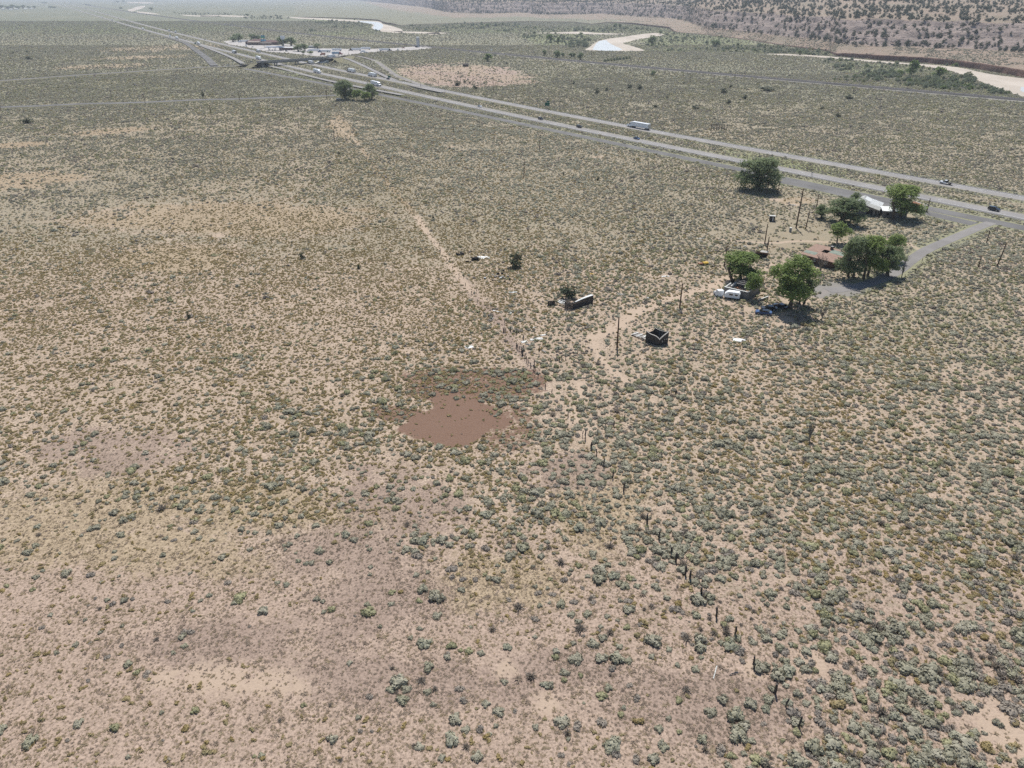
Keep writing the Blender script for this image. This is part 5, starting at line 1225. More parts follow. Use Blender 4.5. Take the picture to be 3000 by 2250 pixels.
# ---- brown house
h = thing('house', 'low brown house with a wide shallow roof and a square hole in it', 'house', (103.7, 249.1, 0), math.atan2(-8.9, 7.3))
LX, LY, ZE, ZR, YR = 11.6, 13.4, 2.65, 4.25, 9.6
mb = MB(); mb.box(0, LX, 0, .25, 0, ZE); mb.box(0, LX, LY - .25, LY, 0, ZE); mb.box(0, .25, .252, LY - .252, 0, ZE); mb.box(LX - .25, LX, .252, LY - .252, 0, ZE)
for x in (0.01, LX - .21): mb.add([(x, .1, ZE), (x, LY - .1, ZE), (x, YR, ZR - .2), (x + .2, .1, ZE), (x + .2, LY - .1, ZE), (x + .2, YR, ZR - .2)], [(0, 1, 2), (3, 5, 4), (0, 2, 5, 3), (1, 4, 5, 2)])
wl = mb.build('wall', M_brick, h)
def rz_(y): return ZE + .02 + (ZR - ZE) * (y + .7) / (YR + .7) if y <= YR else ZE + .02 + (ZR - ZE) * (LY + .7 - y) / (LY + .7 - YR)
def slope(mb, x0, x1, y0, y1, th=.14, up=0.0):
    a = [(x0, y0, rz_(y0) + up), (x1, y0, rz_(y0) + up), (x1, y1, rz_(y1) + up), (x0, y1, rz_(y1) + up)]; b = [(p[0], p[1], p[2] - th) for p in a]
    mb.add(a + b, [(0, 1, 2, 3), (7, 6, 5, 4), (0, 4, 5, 1), (1, 5, 6, 2), (2, 6, 7, 3), (3, 7, 4, 0)])
hx0, hx1, hy0, hy1 = 4.2, 6.5, 4.6, 6.9
mb = MB(); slope(mb, -.7, LX + .7, -.7, hy0); slope(mb, -.7, hx0, hy0, hy1); slope(mb, hx1, LX + .7, hy0, hy1); slope(mb, -.7, LX + .7, hy1, YR); rf = mb.build('roof', M_roofb, h)
mb = MB(); slope(mb, -.7, LX + .7, YR + .01, LY + .7); mb.build('roof', M_roofb, h)
mb = MB(); slope(mb, -.5, 4.0, 1.0, 3.2, .02, .03); mb.build('roof_patch', M_roofg, rf); mb = MB(); slope(mb, 6.6, LX + .3, 5.4, 8.2, .02, .03); mb.build('roof_patch', M_roofg, rf)
mb = MB(); mb.box(5.6, 6.4, 8.0, 8.8, rz_(8) - .3, rz_(8) + 1.0); ch = mb.build('chimney', M_brick, h); mb = MB(); mb.box(5.52, 6.48, 7.92, 8.88, rz_(8) + 1.0, rz_(8) + 1.12); mb.build('chimney_cap', M_conc, ch)
mb = MB(); mb.tube([(9.2, 9.0, rz_(9) - .1), (9.2, 9.0, rz_(9) + .7)], .16, 8); mb.build('vent_pipe', M_steel, h)
mb = MB(); mb.box(.3, LX - .3, .3, LY - .3, ZE - .25, ZE - .18); mb.build('attic_shade', M_shade, h)  # near-black sheet under the roof hole, attic shade painted as its colour
for x0, x1 in ((1.0, 2.4), (4.2, 5.4), (8.2, 9.6)):
    mb = MB(); mb.box(x0, x1, -.03, -.004, 1.0, 2.15); f = mb.build('window', M_whitew, h); mb = MB()
    for k in range(2): mb.box(x0 + .08 + k * (x1 - x0) / 2, x0 - .08 + (k + 1) * (x1 - x0) / 2, -.045, -.034, 1.08, 2.07)
    mb.build('pane', M_glass, f)
mb = MB(); mb.box(6.4, 7.3, -.04, -.004, .05, 2.1); mb.build('door', M_wood, h)
mb = MB(); mb.box(-3.2, -.4, 3.0, 6.5, .0, .16); o = mb.build('slab', M_whitew); o.matrix_world = Matrix.Translation(h.location) @ Matrix.Rotation(h.rotation_euler.z, 4, 'Z'); tag(o, 'pale concrete slab at the left side of the brown house', 'slab')

# ---- barn with metal roof
b = thing('barn', 'dark walled barn with a pale corrugated metal gable roof', 'barn', (148.2, 312.4, 0), rad(-31))
prof = [(0, 0), (0, 4.25), (2.2, 5.2), (5.6, 4.0), (9.8, 2.9), (9.8, 0)]; DY = 14.0
mb = MB()
for (x0, x1, z0, zt) in ((0, 5.3, 0, 2.5), (7.7, 8.7, 0, 2.5), (9.5, 9.8, 0, 2.5)): mb.box(x0, x1, 0, .25, z0, zt)
mb.add([(0, 0, 2.5), (9.8, 0, 2.5), (9.8, 0, 2.9), (5.6, 0, 4.0), (2.2, 0, 5.2), (0, 0, 4.25)] + [(0, .25, 2.5), (9.8, .25, 2.5), (9.8, .25, 2.9), (5.6, .25, 4.0), (2.2, .25, 5.2), (0, .25, 4.25)], [(0, 1, 2, 3, 4, 5), (11, 10, 9, 8, 7, 6), (0, 6, 7, 1)])
mb.box(0, .25, .252, DY, 0, 4.2); mb.box(9.55, 9.8, .252, DY, 0, 2.85); mb.box(.252, 9.548, DY - .25, DY, 0, 2.9)
mb.build('wall', M_block, b)
mb = MB()
for k in range(9): mb.box(.15 + k * 1.08, .2 + k * 1.08, -.02, -.003, 2.52, 2.95 + 0 * k)
mb.build('board_seams', M_wood, b)
mb = MB(); mb.box(5.3, 7.7, 2.2, 2.3, 0, 2.5); mb.build('doorway_shade', M_shade, b); mb = MB(); mb.box(8.7, 9.5, .1, .2, 0, 2.5); mb.build('door', M_wood, b)  # black sheet inside the opening paints the barn's indoor shade
def rslab(pts, y0, y1, th=.09):
    mb = MB(); (xa, za), (xb, zb) = pts; mb.add([(xa, y0, za), (xb, y0, zb), (xb, y1, zb), (xa, y1, za)] + [(xa, y0, za - th), (xb, y0, zb - th), (xb, y1, zb - th), (xa, y1, za - th)], [(0, 1, 2, 3), (7, 6, 5, 4), (0, 4, 5, 1), (1, 5, 6, 2), (2, 6, 7, 3), (3, 7, 4, 0)]); return mb
def corr(pts, y0, y1, step=.95):
    """standing seams running down the slope"""
    mb = MB(); (xa, za), (xb, zb) = pts; k = int((y1 - y0) / step)
    for i in range(k):
        y = y0 + (i + .5) * (y1 - y0) / k; mb.add([(xa, y - .05, za + .005), (xb, y - .05, zb + .005), (xb, y + .05, zb + .005), (xa, y + .05, za + .005), (xa, y, za + .06), (xb, y, zb + .06)], [(0, 1, 5, 4), (4, 5, 2, 3)])
    return mb
for pts in (((-.6, 4.1), (2.2, 5.35)), ((2.2, 5.35), (5.6, 4.13))):
    o = rslab(pts, -.6, DY + .4).build('roof', M_metalr, b); corr(pts, -.6, DY + .4).build('seam', M_metalr, o)
pts = ((5.6, 4.13), (10.3, 2.9))
for i, (a, c, m) in enumerate(((-.6, 5.2, M_metalr), (5.22, DY + .4, M_metalw))): o = rslab(pts, a, c).build('roof', m, b); corr(pts, a, c).build('seam', m, o)
o = rslab(((3.0, 5.12), (5.58, 4.20)), 7.5, DY - .5, .03).build('roof_sheet', M_metalw, b)
o['label'] = 'brighter replacement sheet'
# ---- long low wing, the shack with rusty roof
w = thing('shed', 'long low dark walled shed under the tree at the right of the barn', 'shed', (158.4, 306.9, 0), rad(-16))
mb = MB(); mb.box(0, 9.6, 0, .22, 0, 2.7); mb.box(0, .22, .222, 5.5, 0, 2.9); mb.box(9.38, 9.6, .222, 5.5, 0, 2.9); mb.box(.222, 9.378, 5.3, 5.5, 0, 3.1); mb.build('wall', M_block, w)
for x0, x1 in ((-.3, 4.8), (4.83, 9.9)):
    mb = MB(); mb.add([(x0, -.4, 2.72), (x1, -.4, 2.72), (x1, 5.8, 3.3), (x0, 5.8, 3.3), (x0, -.4, 2.80), (x1, -.4, 2.80), (x1, 5.8, 3.38), (x0, 5.8, 3.38)], [(3, 2, 1, 0), (4, 5, 6, 7), (0, 1, 5, 4), (1, 2, 6, 5), (2, 3, 7, 6), (3, 0, 4, 7)]); mb.build('roof', M_metalw, w)
for x in (1.5, 6.6): mb = MB(); mb.box(x, x + 1.1, -.03, -.003, .9, 1.9); mb.build('window', M_shade, w)  # window openings are flat panels coloured with the shade indoors
s = thing('shack', 'small open shack with half rust orange and half pale roof by the frontage road', 'shack', (177.8, 315.2, 0), rad(18))
for x in (.1, 5.1):
    for y in (.1, 5.0): mb = MB(); mb.tube([(x, y, 0), (x, y, 2.5)], .09, 6); mb.build('post', M_wood, s)
rslab(((-.4, 2.45), (2.6, 3.2)), -.3, 5.4).build('roof', M_rust, s); rslab(((2.6, 3.2), (5.6, 2.45)), -.3, 5.4).build('roof', M_metalw, s)
mb = MB(); mb.box(.2, .3, .2, 4.9, 0, 2.2); mb.box(.31, 5.0, 4.85, 4.95, 0, 2.2); mb.build('wall', M_rust, s)

# ---- roofless block building, camper, cars
r = thing('ruined_building', 'roofless concrete block building with whitewashed wall tops and debris inside', 'building', (67.2, 216.2, 0), rad(-38.5))
mb = MB(); mb.box(0, 8.0, 0, .3, 0, 2.5); mb.build('wall', M_block, r); mb = MB(); mb.box(-.04, 8.04, -.04, .34, 2.5, 2.62); mb.build('coping', M_whitew, r)
mb = MB(); mb.box(7.7, 8.0, .302, 9.9, 0, 2.5); mb.build('wall', M_block, r); mb = MB(); mb.box(7.66, 8.04, .342, 9.94, 2.5, 2.62); mb.build('coping', M_whitew, r)
mb = MB(); mb.box(0, 7.698, 9.6, 9.9, 0, 2.3); mb.build('wall', M_block, r)
mb = MB(); mb.box(0, .3, .302, 1.0, 0, 2.5); mb.box(0, .3, 2.0, 3.0, 0, 2.5); mb.box(0, .3, 3.9, 4.8, 0, 2.5); mb.box(0, .3, 1.002, 1.998, 2.1, 2.5); mb.box(0, .3, 3.002, 3.898, 1.9, 2.5); mb.box(0, .3, 3.002, 3.898, 0, .9); mb.box(0, .3, 4.802, 9.598, 0, 1.4); mb.build('wall', M_whitew, r)
mb = MB(); mb.add([(5.2, 3.2, 2.4), (7.6, 3.2, 2.45), (7.6, 9.4, 2.45), (5.2, 9.4, 2.25), (5.2, 3.2, 2.5), (7.6, 3.2, 2.55), (7.6, 9.4, 2.55), (5.2, 9.4, 2.35)], [(3, 2, 1, 0), (4, 5, 6, 7), (0, 1, 5, 4), (1, 2, 6, 5), (2, 3, 7, 6), (3, 0, 4, 7)]); mb.build('ceiling_slab', M_whitew, r)
for y in (5.0, 6.6, 8.2): mb = MB(); mb.box(2.0, 7.9, y, y + .18, 2.63, 2.82); mb.build('rafter', M_woodp, r)
rr_ = np.random.default_rng(3)
for k in range(16):
    M = Matrix.Translation((rr_.uniform(.8, 5), rr_.uniform(.8, 9), rr_.uniform(.1, 1.2))) @ Matrix.Rotation(rr_.uniform(0, 6.28), 4, 'Z') @ Matrix.Rotation(rr_.uniform(-.5, .5), 4, 'X'); L = rr_.uniform(.5, 1.6)
    mb = MB(); mb.box(-L, L, -.15, .15, -.05, .05, 0, M); mb.build('fallen_board', [M_wood, M_woodp, M_rust, M_black][k % 4], r)
c = thing('camper', 'white camper van body with rounded roof parked against the roofless block building', 'camper', (69.0, 212.6, 0), rad(67))
mb = MB(); mb.prism([(-2.3, .55), (-2.35, 1.9), (-2.0, 2.35), (1.2, 2.42), (1.75, 2.1), (2.3, 1.55), (2.45, .55)], -1.0, 1.0); bd = mb.build('body', M_whitep, c)
mb = MB(); mb.box(-.85, .85, -1.9, 1.1, 2.37, 2.46); mb.build('roof', M_whitep, bd)
for y0, y1 in ((-1.7, -.9), (-.2, .9)): mb = MB(); mb.box(1.001, 1.012, y0, y1, 1.35, 1.85); mb.build('window', M_glass, bd); mb = MB(); mb.box(-1.012, -1.001, y0, y1, 1.35, 1.85); mb.build('window', M_glass, bd)
mb = MB(); mb.box(-.7, .7, -2.375, -2.36, 1.25, 1.8); mb.build('window', M_glass, bd)
for sx in (-1, 1):
    for y in (1.4, -1.4): wheel(c, sx * .85, y, .33, .22)
mb = MB(); mb.box(-.6, .6, -2.0, 2.2, .35, .548); mb.build('chassis', M_chassis, c)
cb = thing('truck_cab', 'white scrapped vehicle cab with open door at the left end of the block building', 'scrap vehicle', (65.4, 214.6, 0), rad(20))
mb = MB(); mb.prism([(-1.1, .3), (-1.1, 2.2), (.3, 2.25), (.8, 1.4), (1.8, 1.2), (1.9, .3)], -.9, .9); bd = mb.build('body', M_whitep, cb); mb = MB(); mb.quad((-.75, .38, 2.18), (.75, .38, 2.18), (.75, .82, 1.45), (-.75, .82, 1.45)); mb.box(.905, .915, -.5, .3, 1.2, 1.9); mb.build('window', M_glass, bd)
for sx in (-1, 1): wheel(cb, sx * .8, 1.1, .35, .22); wheel(cb, sx * .8, -.7, .35, .22)
for i, (px, py, rz, pt, lb) in enumerate([(2236, 920, 70, M_bluep, 'junked dark blue car in the shade under the largest cottonwood'), (2252, 908, 80, M_darkp, 'junked black car behind the blue one under the largest cottonwood'), (2285, 902, 40, M_darkp, 'junked black car deepest under the largest cottonwood')]):
    v = sedan(lb, pt, 'junked car'); v['group'] = 'junked cars under the cottonwood'; p = G(px, py); v.location = (p.x, p.y, 0); v.rotation_euler = (0, 0, rad(rz))
t = thing('derelict_trailer', 'rusty derelict trailer frame beside the leaning poles', 'trailer', (*G(2229, 754)[:2], 0), rad(60))
mb = MB(); mb.box(-1.1, 1.1, -2.1, 2.1, .6, .72); mb.build('floor', M_black, t)
for x in (-1.1, 1.04):
    for y in (-2.1, -.7, .7, 2.04): mb = MB(); mb.box(x, x + .06, y, y + .06, .722, 2.3); mb.build('post', M_rust, t)
mb = MB(); mb.box(-1.15, 1.15, -2.15, .4, 2.302, 2.36); mb.build('roof', M_woodp, t); mb = MB(); mb.box(-1.17, -1.12, -2.1, 2.1, .722, 1.6); mb.build('side_panel', M_black, t); mb = MB(); mb.box(1.12, 1.17, -2.1, 2.1, .722, 1.5); mb.build('side_panel', M_rust, t)
for sx in (-1, 1): wheel(t, sx * .95, -.9, .38, .22)
q = thing('fallen_wall', 'long pale low wall leaning away from the block building towards the big cottonwood', 'wall', (*G(2222, 885)[:2], 0), rad(38))
mb = MB(); mb.box(0, 5.0, -.12, .12, 0, .75); mb.build('blocks', M_block, q); mb = MB(); mb.box(-.02, 5.02, -.15, .15, .75, .82); mb.build('coping', M_whitew, q)

# ---- outhouse, barrel
p = G(2261, 647); t = thing('outhouse', 'dark plank outhouse with pale flat roof and a white door', 'outhouse', (p.x, p.y, 0), rad(-14))
for k in range(6): mb = MB(); mb.box(-1.05 + k * .35, -.715 + k * .35, -1.0, -.94, 0, 2.2); mb.build('plank', M_wood, t)
mb = MB(); mb.box(-1.05, -.99, -.938, .94, 0, 2.1); mb.box(.99, 1.05, -.938, .94, 0, 2.1); mb.box(-1.05, 1.05, .942, 1.0, 0, 2.0); mb.build('wall', M_wood, t)
mb = MB(); mb.add([(-1.25, -1.2, 2.24), (1.25, -1.2, 2.24), (1.25, 1.2, 2.04), (-1.25, 1.2, 2.04), (-1.25, -1.2, 2.32), (1.25, -1.2, 2.32), (1.25, 1.2, 2.12), (-1.25, 1.2, 2.12)], [(3, 2, 1, 0), (4, 5, 6, 7), (0, 1, 5, 4), (1, 2, 6, 5), (2, 3, 7, 6), (3, 0, 4, 7)]); mb.build('roof', M_metalr, t)
mb = MB(); mb.box(.05, .45, -1.03, -1.003, .15, 1.85); mb.build('door', M_whitew, t)
p = G(2315, 679); t = thing('water_tank', 'grey upright metal tank with bright lid near the tall leaning poles', 'tank', (p.x, p.y, 0)); mb = MB(); mb.tube([(0, 0, 0), (0, 0, .5), (0, 0, 1.0), (0, 0, 1.6)], [.5, .53, .53, .48], 14); mb.build('barrel', M_steel, t); mb = MB(); mb.tube([(0, 0, 1.6), (0, 0, 1.68)], .5, 14); mb.build('lid', M_whitew, t)

# ---- collapsed plank shed (left ruin) and the roofless plank cabin (right ruin)
def plank_wall(par, a, b, z_of, n, th=.05, mat=None, seed=0, vertical=False, gap=.015):
    """planks between ground points a and b; z_of(t) = top height along the wall"""
    a = Vector((a[0], a[1], 0)); b = Vector((b[0], b[1], 0)); L = (b - a).length; d = (b - a) / L; nrm = Vector((-d.y, d.x, 0)); r = np.random.default_rng(seed)
    if vertical:
        w = L / n
        for i in range(n):
            t0, t1 = i / n, (i + 1) / n; z0, z1_ = z_of(t0), z_of(t1); j = r.normal(0, .012); p = a + d * (i * w + gap) + nrm * j; q = a + d * ((i + 1) * w - gap) + nrm * j; o = nrm * th; e = r.normal(0, .04); V0 = [p, q, q + Vector((0, 0, z1_ + e)), p + Vector((0, 0, z0 + e))]
            mb = MB(); mb.add(V0 + [v + o for v in V0], [(0, 1, 2, 3), (7, 6, 5, 4), (0, 4, 5, 1), (1, 5, 6, 2), (2, 6, 7, 3), (3, 7, 4, 0)]); mb.build('plank', mat[i % len(mat)], par)
    else:
        hm = max(z_of(t / 20) for t in range(21)); hh = hm / n
        for i in range(n):
            zb, zt = i * hh, (i + 1) * hh - gap; ts = [t / 24 for t in range(25) if z_of(t / 24) > zb + .06]
            runs = []; 
            for t in ts:
                if runs and t - runs[-1][1] < .05: runs[-1][1] = t
                else: runs.append([t, t])
            for t0, t1 in runs:
                if t1 - t0 < .05: continue
                N = max(2, int((t1 - t0) * 8)); vs = []; j = r.normal(0, .015); o = nrm * th
                for k in range(N + 1):
                    t = t0 + (t1 - t0) * k / N; p = a + d * L * t + nrm * j; z = min(zt, z_of(t)); vs += [p + Vector((0, 0, zb)), p + Vector((0, 0, max(z, zb + .02))), p + Vector((0, 0, max(z, zb + .02))) + o, p + Vector((0, 0, zb)) + o]
                fs = []
                for k in range(N): q = k * 4; fs += [(q, q + 4, q + 5, q + 1), (q + 1, q + 5, q + 6, q + 2), (q + 2, q + 6, q + 7, q + 3), (q + 3, q + 7, q + 4, q)]
                fs += [(0, 1, 2, 3), (N * 4 + 3, N * 4 + 2, N * 4 + 1, N * 4)]
                mb = MB(); mb.add(vs, fs); mb.build('plank', mat[i % len(mat)], par)
WD = [M_wood, worn('weathered_wood_b', (0.075, 0.066, 0.06), 0.4, 1.5, 0.9), M_wood]
ra = thing('collapsed_shed', 'collapsed grey plank shed with a sagging white roof strip along its long wall', 'ruin', (0, 0, 0))
plank_wall(ra, (15.9, 204.2), (18.2, 203.6), lambda t: 2.5 - .35 * t, 8, mat=WD, seed=1, vertical=True)
plank_wall(ra, (18.25, 203.65), (25.0, 208.4), lambda t: 2.1 + .5 * t, 6, mat=WD, seed=2)
plank_wall(ra, (25.0, 208.45), (24.2, 209.8), lambda t: 2.6, 5, mat=WD, seed=3)
mb = MB()
for k in range(9):
    t = k / 8; p = Vector((18.3, 203.9, 0)).lerp(Vector((25.1, 208.6, 0)), t); z = 2.15 + .55 * t + .25 * math.sin(t * 3.1) - .35 * (1 - t); q = p + Vector((-.57, .82, 0)) * 1.25; mb.v += [tuple(p + Vector((0, 0, z))), tuple(q + Vector((0, 0, z - .15 - .5 * (1 - t))))]
mb.f = [(2 * k, 2 * k + 2, 2 * k + 3, 2 * k + 1) for k in range(8)]; mb.mi = [0] * 8
o = mb.build('roof', M_metalw, ra); sm = o.modifiers.new('thickness', 'SOLIDIFY'); sm.thickness = .05
for k in range(7):
    p = Vector((18.3, 204.2, 0)).lerp(Vector((24.6, 208.8, 0)), k / 6.5); mb = MB(); mb.tube([p + Vector((-.1, .15, 1.9 + .08 * k)), p + Vector((-1.9, 2.4, .3 + .1 * k))], .06, 4); mb.build('rafter', M_wood, ra)
plank_wall(ra, (10.9, 206.4), (13.2, 207.0), lambda t: 1.7 - .5 * abs(t - .4), 7, mat=WD, seed=4, vertical=True)
for k in range(22):
    x = rr_.uniform(12.6, 18.0); y = 207.6 + rr_.normal(0, 1.5) - (x - 14) * .15; M = Matrix.Translation((x, y, rr_.uniform(.25, .9))) @ Matrix.Rotation(rr_.uniform(0, 6.28), 4, 'Z') @ Matrix.Rotation(rr_.uniform(-.35, .35), 4, 'Y'); L = rr_.uniform(.5, 1.3)
    mb = MB(); mb.box(-L, L, -.16, .16, -.025, .025, 0, M); mb.build('fallen_board', [M_wood, M_woodp, M_metalw, M_wood][k % 4], ra)
rbn = thing('roofless_cabin', 'dark roofless plank cabin with sagging wall tops and fallen rafters', 'ruin', (0, 0, 0))
Lc, Nc, Rc, Bc = (36.6, 180.4), (39.9, 177.7), (42.6, 179.4), (39.3, 182.1)
plank_wall(rbn, Lc, Nc, lambda t: 3.3 - 1.5 * t ** 1.4 - .25 * math.sin(t * 6), 8, mat=WD, seed=11)
plank_wall(rbn, Nc, Rc, lambda t: 1.8 + 1.7 * t ** .7, 8, mat=WD, seed=12)
plank_wall(rbn, Rc, Bc, lambda t: 3.5 - .35 * math.sin(t * 3.1), 8, mat=WD, seed=13)
plank_wall(rbn, Bc, Lc, lambda t: 3.2 - .5 * math.sin(t * 3.1), 8, mat=WD, seed=14)
def cap(a, b, zf, w=.28):
    mb = MB(); a = Vector((*a, 0)); b = Vector((*b, 0)); d = (b - a).normalized(); nr = Vector((-d.y, d.x, 0)); N = 10
    for k in range(N + 1): p = a.lerp(b, k / N) + Vector((0, 0, zf(k / N) + .02)); mb.v += [tuple(p - nr * .06), tuple(p + nr * w)]
    mb.f = [(2 * k, 2 * k + 2, 2 * k + 3, 2 * k + 1) for k in range(N)]; mb.mi = [0] * N; o = mb.build('wall_plate', M_woodp, rbn); m = o.modifiers.new('thickness', 'SOLIDIFY'); m.thickness = .06
cap(Lc, Nc, lambda t: 3.3 - 1.5 * t ** 1.4 - .25 * math.sin(t * 6)); cap(Nc, Rc, lambda t: 1.8 + 1.7 * t ** .7); cap(Rc, Bc, lambda t: 3.5 - .35 * math.sin(t * 3.1), .12)
for k in range(9):
    a = Vector((*Rc, 3.3)).lerp(Vector((*Bc, 3.3)), .15 + .09 * k); b_ = Vector((39.6 + .12 * k, 179.3 + .05 * k, .6 + .1 * (k % 3))); mb = MB(); mb.tube([a, a.lerp(b_, .5) + Vector((0, 0, -.25)), b_], .05, 5); mb.build('rafter', M_woodp if k % 3 == 0 else M_wood, rbn)
for k in range(3): mb = MB(); mb.box(-.18, .18, -.075, -.052, -.22, .22, 0, Matrix.Translation(Vector((*Nc, 1.0 + .65 * (k % 2))).lerp(Vector((*Rc, 1.6)), .3 + .25 * k)) @ Matrix.Rotation(math.atan2(Rc[1] - Nc[1], Rc[0] - Nc[0]), 4, 'Z')); mb.build('pale_patch', M_woodp, rbn)  # small pale wood panels set just off the wall face
fp = thing('fallen_roof', 'fallen pale roof panel and loose boards lying left of the roofless cabin', 'debris', (0, 0, 0))
for k in range(14):
    t = k / 13; p = Vector((33.8, 185.3, 0)).lerp(Vector((37.2, 181.0, 0)), t) + Vector((.5, .4, .25 + .3 * t)); M = Matrix.Translation(p) @ Matrix.Rotation(rad(38 + rr_.normal(0, 9)), 4, 'Z') @ Matrix.Rotation(rr_.normal(0, .12), 4, 'X'); mb = MB(); mb.box(-1.5 + .3 * t, 1.3, -.17, .17, -.03, .03, 0, M); mb.build('plank', [M_woodp, M_whitew, M_wood, M_woodp][k % 4], fp)

# ---- burnt shed and scraps around it
bs = thing('burnt_shed', 'burnt black shack remains with a white tarp spread beside it', 'ruin', (*G(1392, 762)[:2], 0))
mb = MB(); mb.box(-1.3, 1.3, -.6, .6, 0, .9); mb.build('charred_box', M_black, bs)
for k in range(8): M = Matrix.Translation((rr_.uniform(-1.5, 1.5), rr_.uniform(-.6, 1), .7)) @ Matrix.Rotation(rr_.uniform(0, 6.28), 4, 'Z') @ Matrix.Rotation(rr_.uniform(-.9, .2), 4, 'Y'); mb = MB(); mb.box(-.9, .9, -.1, .1, -.05, .05, 0, M); mb.build('charred_plank', M_black, bs)
mb = MB(); mb.tube([(.6, .2, .6), (1.0, .6, 2.2)], .09, 5); mb.build('charred_post', M_rust, bs)
def tarp(name, px, py, w, d, rz, mat, label, cat, h=.12, seed=1, z=0.05):
    """a crumpled sheet lying on the ground"""
    p = G(px, py); r = np.random.default_rng(seed); N = 6; mb = MB()
    for j in range(N + 1):
        for i in range(N + 1): mb.v.append(((i / N - .5) * w * (1 + r.normal(0, .03)), (j / N - .5) * d * (1 + r.normal(0, .05)), z + abs(r.normal(0, h))))
    for j in range(N):
        for i in range(N):
            if r.random() < .06: continue
            a = j * (N + 1) + i; mb.f.append((a, a + 1, a + N + 2, a + N + 1)); mb.mi.append(0)
    o = mb.build(name, mat); m = o.modifiers.new('thickness', 'SOLIDIFY'); m.thickness = .015; o.location = (p.x, p.y, 0); o.rotation_euler = (0, 0, rad(rz)); return tag(o, label, cat)
tarp('tarp', 1417, 755, 4.4, 2.6, 12, M_metalw, 'pale tarp spread right of the burnt shed', 'tarp', .14, 21)
tarp('charred_sheet', 1348, 746, 3.0, 2.2, 5, M_black, 'small black scorched heap left of the burnt shed', 'debris', .35, 22)
tarp('charred_sheet', 1372, 768, 2.2, 1.0, -10, M_black, 'narrow black strip just below left of the burnt shed', 'debris', .2, 23)
rb_ = thing('rubble_heap', 'heap of dark grey block rubble below the burnt shed', 'rubble', (*G(1464, 812)[:2], 0))
for k in range(40):
    s = rr_.uniform(.15, .45); M = Matrix.Translation((rr_.normal(0, 2.2), rr_.normal(0, 2.6), s * .6)) @ Matrix.Rotation(rr_.uniform(0, 6.28), 4, 'Z') @ Matrix.Rotation(rr_.uniform(-.5, .5), 4, 'X'); mb = MB(); mb.box(-s, s, -s * .6, s * .6, -s * .5, s * .5, 0, M); mb.build('block', [M_black, M_block, M_black, M_steel][k % 4], rb_)
ym = thing('scrap_machine', 'yellow and rust coloured scrap machine lying in the brush near the small cottonwood', 'machine', (*G(2060, 776)[:2], 0), rad(15))
mb = MB(); mb.prism([(-.6, .35), (-.7, .8), (-.3, 1.05), (.5, 1.0), (.7, .4)], -.2, 1.7); mb.build('hood', M_yellow2, ym); mb = MB(); mb.box(-2.0, -.25, -.5, .5, .3, .75); mb.build('frame', M_rust, ym)
for x in (-1.7, -.4, 1.3): wheel(ym, x, -.62, .3, .2)
mb = MB(); mb.tube([(-1.8, 0, .7), (-2.1, .1, 1.5)], .06, 5); mb.build('lever', M_rust, ym)
SHEETS = [(1453,912,2.2,.5,-30,'long pale board on the dark track near the corral'),(1402,932,1.2,.5,40,'short pale board on the dark track left of the corral'),(1441,932,1.6,.7,-50,'white sheet at the fence just above the corral'),(1496,918,.9,.6,80,'bent white scrap right of the long pale board'),
  (1571,994,3.6,1.2,14,'large pale sheet inside the corral'),(1594,1030,1.8,.6,-50,'white panel lying at the right of the corral gate'),(1374,1017,2.2,1.6,20,'crumpled white sheet left of the dark track'),(1485,1028,1.2,.5,-10,'torn white scrap on the dark track'),(1547,967,1.4,.5,-20,'pale scrap at the top of the corral'),(1565,960,1.0,.4,30,'small pale strip beside the corral rail'),
  (1536,1002,1.8,1.0,20,'grey sheet against the inner corral posts'),(1552,1010,2.4,.6,-8,'long grey board across the corral floor'),(1587,983,2.4,.5,15,'narrow pale board behind the large corral sheet'),(1807,794,1.1,.7,10,'white scrap alone in the brush right of the upper juniper'),(1732,803,1.6,.8,-12,'yellowish board lying in the brush'),(1949,810,2.6,.8,5,'pale blue-grey sheet in the brush below the yellow machine'),
  (1504,857,3.0,1.0,5,'scattered pale sheeting below the rubble heap'),(1823,863,3.6,.9,8,'pale strip of debris right of the collapsed shed'),(1899,873,.8,.6,0,'small white scrap on the dirt track'),(1945,908,2.0,.9,20,'brown junk panel beside the pole on the dirt track'),(1903,914,.9,.5,5,'white scrap below the brown junk panel'),(2165,997,3.4,2.0,-15,'broken pale slabs scattered on grey ground below the big cottonwood'),(2243,953,1.6,.8,10,'white sheet below the junked cars'),
  (2104,870,2.6,.8,-8,'white flattened panel left of the camper'),(2098,857,1.2,1.2,20,'white crumpled scrap near the camper nose'),(2320,521 + 80,3.2,1.0,-18,'bright concrete slab beyond the outhouse'),(2308,596,1.4,.8,-18,'second bright slab next to the one beyond the outhouse'),(2513,665,.9,1.6,10,'white discarded appliance right of the small bright tree'),(2182,722,1.3,.7,0,'white scrap left of the derelict trailer'),(2550,745,3.2,2.4,20,'bright white roof sheet behind the grove'),(2386,2192,1.1,.35,50,'crumpled blue-white sheet at the bottom right'),(2095,2020 - 50,2.4,.16,65,'bleached branch lying left of the post row'),(2150,1990 - 15,1.4,.14,15,'second bleached branch near the post row'),(1750,1090,.9,.4,30,'small pale scrap left of the tall pole'),(2050,700,3.0,.8,3,'pale blue sheet far back in the brush'),(2010,978,1.6,.9,10,'pale scraps right of the roofless cabin')]
for i, (x, y, w, d, rz, lb) in enumerate(SHEETS): tarp('scrap_sheet', x, y, w, d, rz, M_yellow2 if 'yellowish' in lb else (M_rust if 'brown' in lb else [M_metalw, M_whitew, M_woodp][i % 3]), lb, 'scrap', .05 + .03 * (i % 3), 40 + i, .08)

